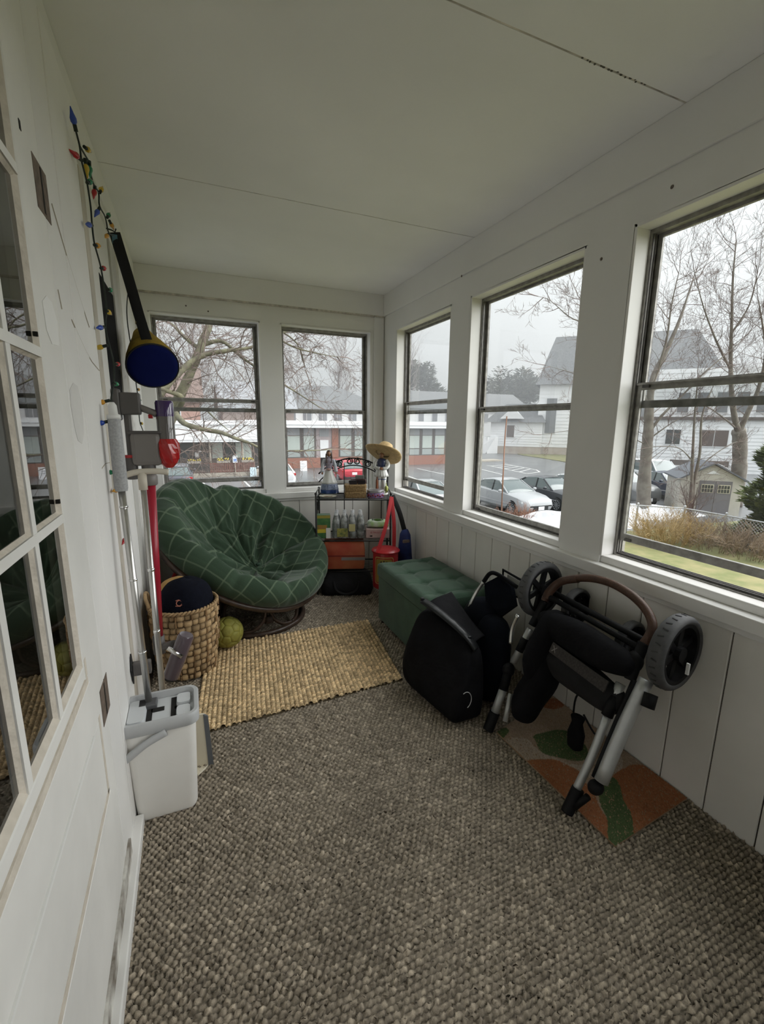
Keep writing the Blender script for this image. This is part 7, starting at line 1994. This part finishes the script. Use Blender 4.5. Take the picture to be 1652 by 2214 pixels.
blkf = mat('black_nylon', (.006, .006, .0075), rough=.8, var=.35, vscale=9, bump=.5, bscale=22, spec=.15)
blkg = mat('glossy_black_vinyl', (.006, .007, .008), rough=.38, spec=.3, bump=.6, bscale=14, var=.1)
bg2 = thing('black_carry_bag', 'bulky black fabric carry bag with glossy straps in front of the ottoman', 'bag', (1.13, 1.76, .008))
def ringq(pts, n=6):
    out = []
    for i in range(len(pts)):
        a, b = Vector(pts[i]), Vector(pts[(i + 1) % len(pts)])
        for k in range(n): out.append(a.lerp(b, k / n))
    return out
rgs = [[(.985, 1.93, .01), (1.045, 1.555, .01), (1.175, 1.555, .01), (1.125, 1.97, .01)],
       [(.945, 1.94, .10), (1.025, 1.535, .06), (1.19, 1.535, .06), (1.125, 1.99, .08)],
       [(.930, 1.915, .23), (1.075, 1.550, .22), (1.205, 1.555, .20), (1.125, 1.985, .22)],
       [(.985, 1.885, .40), (1.125, 1.585, .335), (1.215, 1.59, .33), (1.13, 1.965, .42)],
       [(1.035, 1.880, .495), (1.150, 1.625, .395), (1.205, 1.635, .385), (1.115, 1.93, .495)]]
m_ = MB(); RG = []
for i, r_ in enumerate(rgs):
    q = ringq(r_, 6); c = sum(q, Vector()) / len(q)
    RG.append([c + (p - c) * (1 + .025 * math.sin(3.1 * k + i * 1.7)) for k, p in enumerate(q)])
m_.loft(RG); m_.build('body', blkf, bg2, world=True, smooth=True, sub=2)
MB().tube(spline([(1.035, 1.875, .515), (1.06, 1.82, .50), (1.10, 1.73, .465), (1.145, 1.64, .415), (1.175, 1.60, .36)], 5), .028, seg=8, flat=.35).build('top_strap', blkg, bg2, world=True, smooth=True)
rng = np.random.default_rng(8); n1, n2 = 18, 22
U, W_ = np.meshgrid(np.linspace(0, 1, n2), np.linspace(0, 1, n1))
Vf = quad_map(U, W_, *[np.array(p) for p in ((1.045, 1.875, .490), (1.165, 1.625, .395), (1.265, 1.66, .385), (1.235, 1.93, .515))])
Vf[..., 2] += .008 * np.sin(4 * U + 2 * W_) + .006 * np.sin(5 * W_ - 2 * U) - .015 * np.sin(PI * U) * np.sin(PI * W_)
Vf -= np.array(bg2.location)
o = grid_mesh('top_flap', Vf, blkf, bg2); q = o.modifiers.new('thick', 'SOLIDIFY'); q.thickness = .006
for p in ((1.033, 1.882, .520), (1.150, 1.628, .408)): MB().cbox(p, (.018, .018, .022)).build('buckle', blkg, bg2, world=True, bevel=.004)
cA = [Vector((1.085, 1.538, .155)) + Vector((.030 * math.cos(t), -.002, .042 * math.sin(t))) for t in [-1.2 + 3.3 * k / 18 for k in range(19)]]
MB().tube(cA, .0016, seg=6).build('white_ring_mark', mat('white_thread', (.62, .62, .62), rough=.5), bg2, world=True)

# ---- folded baby seat frame behind the bag
fs_ = thing('folded_seat_frame', 'folded baby seat with curved chrome tubes behind the black bag', 'baby seat', (1.40, 1.85, .008))
chs = mat('satin_chrome', (.62, .62, .60), rough=.25, metal=.9)
MB().tube(spline([(1.300, 1.876, 0.368), (1.320, 1.870, 0.459), (1.350, 1.860, 0.529), (1.370, 1.836, 0.586)], 5), .010, seg=10).build('chrome_tube', chs, fs_, world=True, smooth=True)
MB().tube(spline([(1.370, 1.836, 0.586), (1.390, 1.812, 0.637), (1.420, 1.782, 0.635), (1.460, 1.683, 0.597)], 5), .011, seg=10).build('black_tube', blkf, fs_, world=True, smooth=True)
MB().tube(spline([(1.320, 1.502, 0.548), (1.310, 1.521, 0.478), (1.300, 1.514, 0.405)], 5), .010, seg=10).build('chrome_tube', chs, fs_, world=True, smooth=True)
MB().tube([(1.500, 1.847, 0.632), (1.520, 1.722, 0.612), (1.500, 1.710, 0.526), (1.480, 1.819, 0.532)], .008, seg=8, closed=True).build('plastic_hoop', blkf, fs_, world=True, smooth=True)
a, b, c, d = [Vector(p) for p in ((1.490, 1.799, 0.623), (1.505, 1.697, 0.613), (1.490, 1.692, 0.535), (1.475, 1.787, 0.537))]
nn_ = (b - a).cross(d - a).normalized() * .003
MB().hexa([a, b, c, d, a + nn_, b + nn_, c + nn_, d + nn_]).build('care_label', mat('grey_label', (.34, .34, .33), rough=.6), fs_, world=True)
MB().loft([[Vector((1.36, 1.84, 0)) + Vector((.12 * w_ * math.cos(t) + .10 * (z - .2), .14 * w_ * math.sin(t), z)) for t in (2 * PI * k / 20 for k in range(20))] for w_, z in ((.7, .03), (1.0, .10), (.95, .28), (.85, .40), (.7, .46), (.3, .49))]).build('fabric_seat', mat('navy_black_fabric', (.006, .0075, .012), rough=.9, spec=.1, var=.3, vscale=12), fs_, world=True, smooth=True, sub=1)

MB().loft([[Vector((1.33, 1.70, 0)) + Vector((.085 * w_ * math.cos(t) + .10 * (z - .2), .12 * w_ * math.sin(t), z)) for t in (2 * PI * k / 20 for k in range(20))] for w_, z in ((.7, .02), (1.0, .08), (1.0, .26), (.9, .38), (.6, .44), (.3, .45))]).build('folded_canopy', mat('navy_black_fabric', (.010, .012, .018)), fs_, world=True, smooth=True, sub=1)
Pf = [Vector(p) for p in ((1.370, 1.831, 0.577), (1.420, 1.782, 0.628), (1.450, 1.720, 0.590), (1.430, 1.658, 0.508), (1.400, 1.728, 0.427), (1.370, 1.798, 0.441))]
MB().add([p for p in Pf] + [p + Vector((.03, .01, -.004)) for p in Pf], [(0, 1, 2, 3, 4, 5), (11, 10, 9, 8, 7, 6)] + [(i, (i + 1) % 6, 6 + (i + 1) % 6, 6 + i) for i in range(6)]).build('fabric_sling', mat('navy_black_fabric', (.010, .012, .018)), fs_, world=True)

# ---- folded stroller leaning on the wall
sr = thing('folded_stroller', 'folded stroller leaning on the wall with brown leather handle and silver legs', 'stroller', (1.17, 1.24, .017))
leather = mat('brown_leather', (.070, .034, .021), rough=.5, var=.2, vscale=30, bump=.2, bscale=200)
silv = mat('silver_tube', (.50, .51, .51), rough=.42, metal=.55, var=.05, vscale=20)
blkp = mat('stroller_black_plastic', (.007, .007, .008), rough=.6, spec=.2)
def T(name, pts, r, m_, par=sr, seg=12, n=5, flat=1.0): return MB().tube(spline(pts, n) if len(pts) > 2 else pts, r, seg=seg, flat=flat).build(name, m_, par, world=True, smooth=True)
T('leather_handle', [(1.460, 1.491, 0.597), (1.480, 1.494, 0.639), (1.510, 1.457, 0.699), (1.529, 1.378, 0.738), (1.540, 1.293, 0.761), (1.542, 1.204, 0.765), (1.535, 1.114, 0.751), (1.522, 1.046, 0.724), (1.505, 1.006, 0.689), (1.486, 0.999, 0.651), (1.471, 1.005, 0.620)], .0165, leather, n=4)
T('handle_stitch', [(1.465, 1.486, 0.608), (1.483, 1.485, 0.644), (1.510, 1.451, 0.699), (1.527, 1.376, 0.735)], .0168, leather, n=4)
# left side
T('upper_arm', [(1.460, 1.491, 0.597), (1.434, 1.495, 0.543), (1.405, 1.501, 0.483)], .0175, blkp)
T('silver_leg', [(1.397, 1.502, 0.466), (1.320, 1.510, 0.309)], .0155, silv)
T('sleeve', [(1.375, 1.504, 0.423), (1.346, 1.507, 0.362)], .0185, blkp)
MB().ball((1.302, 1.517, 0.272), (.030, .026, .034), 14, 10).build('hinge', blkp, sr, world=True, smooth=True)
T('mid_leg', [(1.302, 1.517, 0.272), (1.262, 1.497, 0.188)], .021, blkp)
T('lower_leg', [(1.273, 1.501, 0.212), (1.205, 1.486, 0.072)], .0185, silv)
T('inner_leg', [(1.266, 1.450, 0.197), (1.215, 1.415, 0.093)], .011, silv)
T('foot', [(1.215, 1.488, 0.092), (1.190, 1.484, 0.041), (1.177, 1.482, 0.015)], .024, blkp)
# right side
T('upper_arm', [(1.473, 1.007, 0.622), (1.449, 1.004, 0.574), (1.410, 0.997, 0.494)], .0195, blkp)
MB().ball((1.440, 1.009, 0.555), (.030, .030, .040), 14, 10).build('hinge', blkp, sr, world=True, smooth=True)
T('silver_leg', [(1.398, 1.021, 0.468), (1.370, 1.019, 0.412)], .0175, silv)
T('sleeve', [(1.376, 1.021, 0.423), (1.341, 1.018, 0.352)], .0205, blkp)
T('lower_leg', [(1.344, 1.017, 0.358), (1.270, 1.006, 0.206), (1.208, 1.008, 0.078)], .0150, silv, n=3)
T('outer_leg', [(1.423, 0.945, 0.521), (1.344, 0.948, 0.358), (1.252, 0.941, 0.169)], .0235, silv, n=3)
T('leg_shadow_rail', [(1.414, 0.982, 0.502), (1.336, 0.977, 0.341), (1.250, 0.969, 0.165)], .010, blkp, n=3)  # black tube added as the shade along the outer leg
MB().ball((1.240, 0.950, 0.143), (.030, .026, .026), 14, 10).build('knuckle', blkp, sr, world=True, smooth=True)
T('foot', [(1.218, 1.003, 0.099), (1.194, 1.004, 0.049), (1.176, 1.004, 0.013)], .022, blkp)
T('brace', [(1.220, 0.960, 0.103), (1.191, 0.988, 0.044)], .012, blkp)
T('latch', [(1.408, 0.912, 0.490), (1.388, 0.905, 0.447)], .022, blkp)
# seat fabric and tray
def lump(name, c, ax, r3, m_, seed=1):
    ax = Vector(ax).normalized(); q = ax.to_track_quat('X', 'Z').to_matrix().to_4x4(); q.translation = Vector(c)
    rr = random.Random(seed); ph = [rr.uniform(0, 6) for _ in range(4)]
    n1, n2 = 18, 26; V = []
    for i in range(n1 + 1):
        a = PI * i / n1; row = []
        for k in range(n2):
            t_ = 2 * PI * k / n2; w = 1 + .06 * math.sin(3 * t_ + ph[0] + 2 * a) + .05 * math.sin(5 * a + ph[1] + t_)
            s_ = math.sin(a) ** .6
            row.append(q @ Vector((-r3[0] * math.cos(a), r3[1] * s_ * math.cos(t_) * w, r3[2] * s_ * math.sin(t_) * w)))
        V.append(row)
    return MB().loft(V).build(name, m_, sr, world=True, smooth=True)
dirW = Vector((1.432, 1.043, 0.538)) - Vector((1.433, 1.420, 0.541))
lump('seat_fabric', Vector((1.430, 1.223, 0.535)) + Vector((-.02, 0, .005)), dirW, (.235, .062, .070), blkf, 2)
lump('seat_roll', Vector((1.382, 1.382, 0.436)) + Vector((.01, 0, 0)), Vector((.25, 0, .6)), (.17, .055, .10), blkf, 4)
lump('basket_fabric', Vector((1.360, 1.198, 0.390)) + Vector((.03, 0, .01)), dirW, (.215, .055, .075), mat('black_mesh_fabric', (.010, .010, .011), rough=.9, var=.3, vscale=20), 5)
lump('basket_side', Vector((1.307, 1.368, 0.282)) + Vector((.03, 0, -.02)), Vector((.2, -.1, .6)), (.18, .05, .075), blkf, 7)
p0, p1 = Vector((1.392, 1.313, 0.457)), Vector((1.384, 1.030, 0.440))
dd = (p1 - p0).normalized(); upn = Vector((.35, 0, .72)).normalized(); outn = Vector((-.72, 0, .35)).normalized()
P = [p0 + outn * .050, p1 + outn * .050, p1 + outn * .056, p0 + outn * .056]
MB().hexa([v - upn * .022 for v in P] + [v + upn * .022 for v in P]).build('front_panel', mat('charcoal_mesh', (.035, .030, .028), rough=.7, var=.4, vscale=120), sr, world=True)
bq = p0 + dd * .022 + outn * .0575
mx = MB()
for s in (-1, 1): mx.tube([bq - dd * .010 - upn * .012 * s, bq + dd * .010 + upn * .012 * s], .0022, seg=5)
mx.build('stitched_mark', mat('grey_thread', (.22, .20, .19), rough=.6), sr, world=True)
# cross tubes
T('cross_tube', [(1.472, 1.471, 0.621), (1.462, 1.009, 0.601)], .012, blkp)
T('rear_axle', [Vector((1.482, 1.559, 0.642)) + Vector((.03, -.04, -.01)), Vector((1.472, 0.903, 0.621)) + Vector((.03, .02, -.01))], .013, blkp)
T('grey_bar', [(1.437, 1.398, 0.550), (1.437, 1.365, 0.549)], .016, silv)
# wheels
def wheel(name, c, r, w, label=None, tread=True):
    c = Vector(c); Mw = Matrix.Translation(c) @ Matrix.Rotation(PI / 2, 4, 'X') @ Matrix.Rotation(.12, 4, 'Y')
    ty = mat('grey_rubber_tyre', (.075, .075, .078), rough=.65, var=.12, vscale=40)
    o = MB().lathe([(r * .80, -w / 2 * .8), (r * .90, -w / 2), (r * .97, -w / 2 * .75), (r, -w / 4), (r, w / 4), (r * .97, w / 2 * .75), (r * .90, w / 2), (r * .80, w / 2 * .8)], 48, M=Mw, close=True).build(name, ty, sr, world=True, smooth=True)
    MB().lathe([(r * .72, -w * .40), (r * .82, -w * .42), (r * .82, w * .42), (r * .72, w * .40)], 40, M=Mw, close=True).build('rim', blkp, o, world=True, auto=50)
    sp = MB()
    for k in range(6):
        sp.box((.012, -.012, -.008), (r * .76, .012, .008), M=Mw @ Matrix.Rotation(PI / 3 * k + .3, 4, 'Z'))
    sp.lathe([(0, -w * .45), (.026, -w * .45), (.026, w * .45), (0, w * .45)], 16, M=Mw)
    sp.build('spokes', blkp, o, world=True)
    if tread:
        for k in range(30):
            a = 2 * PI * k / 30
            MB().box((r * .985, -.009, -w * .16), (r * 1.012, -.005, w * .16), M=Mw @ Matrix.Rotation(a, 4, 'Z') @ Matrix.Rotation(.25 * (-1) ** k, 4, 'X')).build('tread_groove', mat('tread_dark', (.04, .04, .042), rough=.8), o, world=True)
    return o
wheel('wheel', (1.495, .908, .632), .134, .060)
wheel('wheel', (1.500, 1.565, .625), .134, .058)
wheel('wheel', (1.585, 1.423, 0.577), .088, .040, tread=False)
wheel('wheel', (1.585, 1.141, 0.539), .088, .040, tread=False)
T('fork', [(1.585, 1.423, 0.577), (1.444, 1.314, 0.564)], .012, blkp)
T('fork', [(1.585, 1.141, 0.539), (1.437, 1.058, 0.548)], .012, blkp)
MB().box(tuple(Vector((1.472, .842, .585))), tuple(Vector((1.478, .852, .625)))).build('white_tab', mat('white_plastic', (.75, .75, .74)), sr, world=True)
# dangling buckle pouch
pch = MB().loft([[Vector((1.420, 1.209, 0.122)) + Vector((.028 * w_ * math.cos(t), .034 * w_ * math.sin(t), z)) for t in (2 * PI * k / 14 for k in range(14))] for w_, z in ((.5, -.075), (1.0, -.06), (1.1, 0), (.7, .05), (.9, .075))]).build('dangling_pouch', blkf, sr, world=True, smooth=True)
T('pouch_strap', [(1.420, 1.234, 0.204), (1.420, 1.221, 0.299), (1.420, 1.123, 0.439)], .004, blkp)
T('pouch_strap', [(1.420, 1.183, 0.227), (1.440, 1.128, 0.164), (1.420, 1.079, 0.266)], .004, blkp)
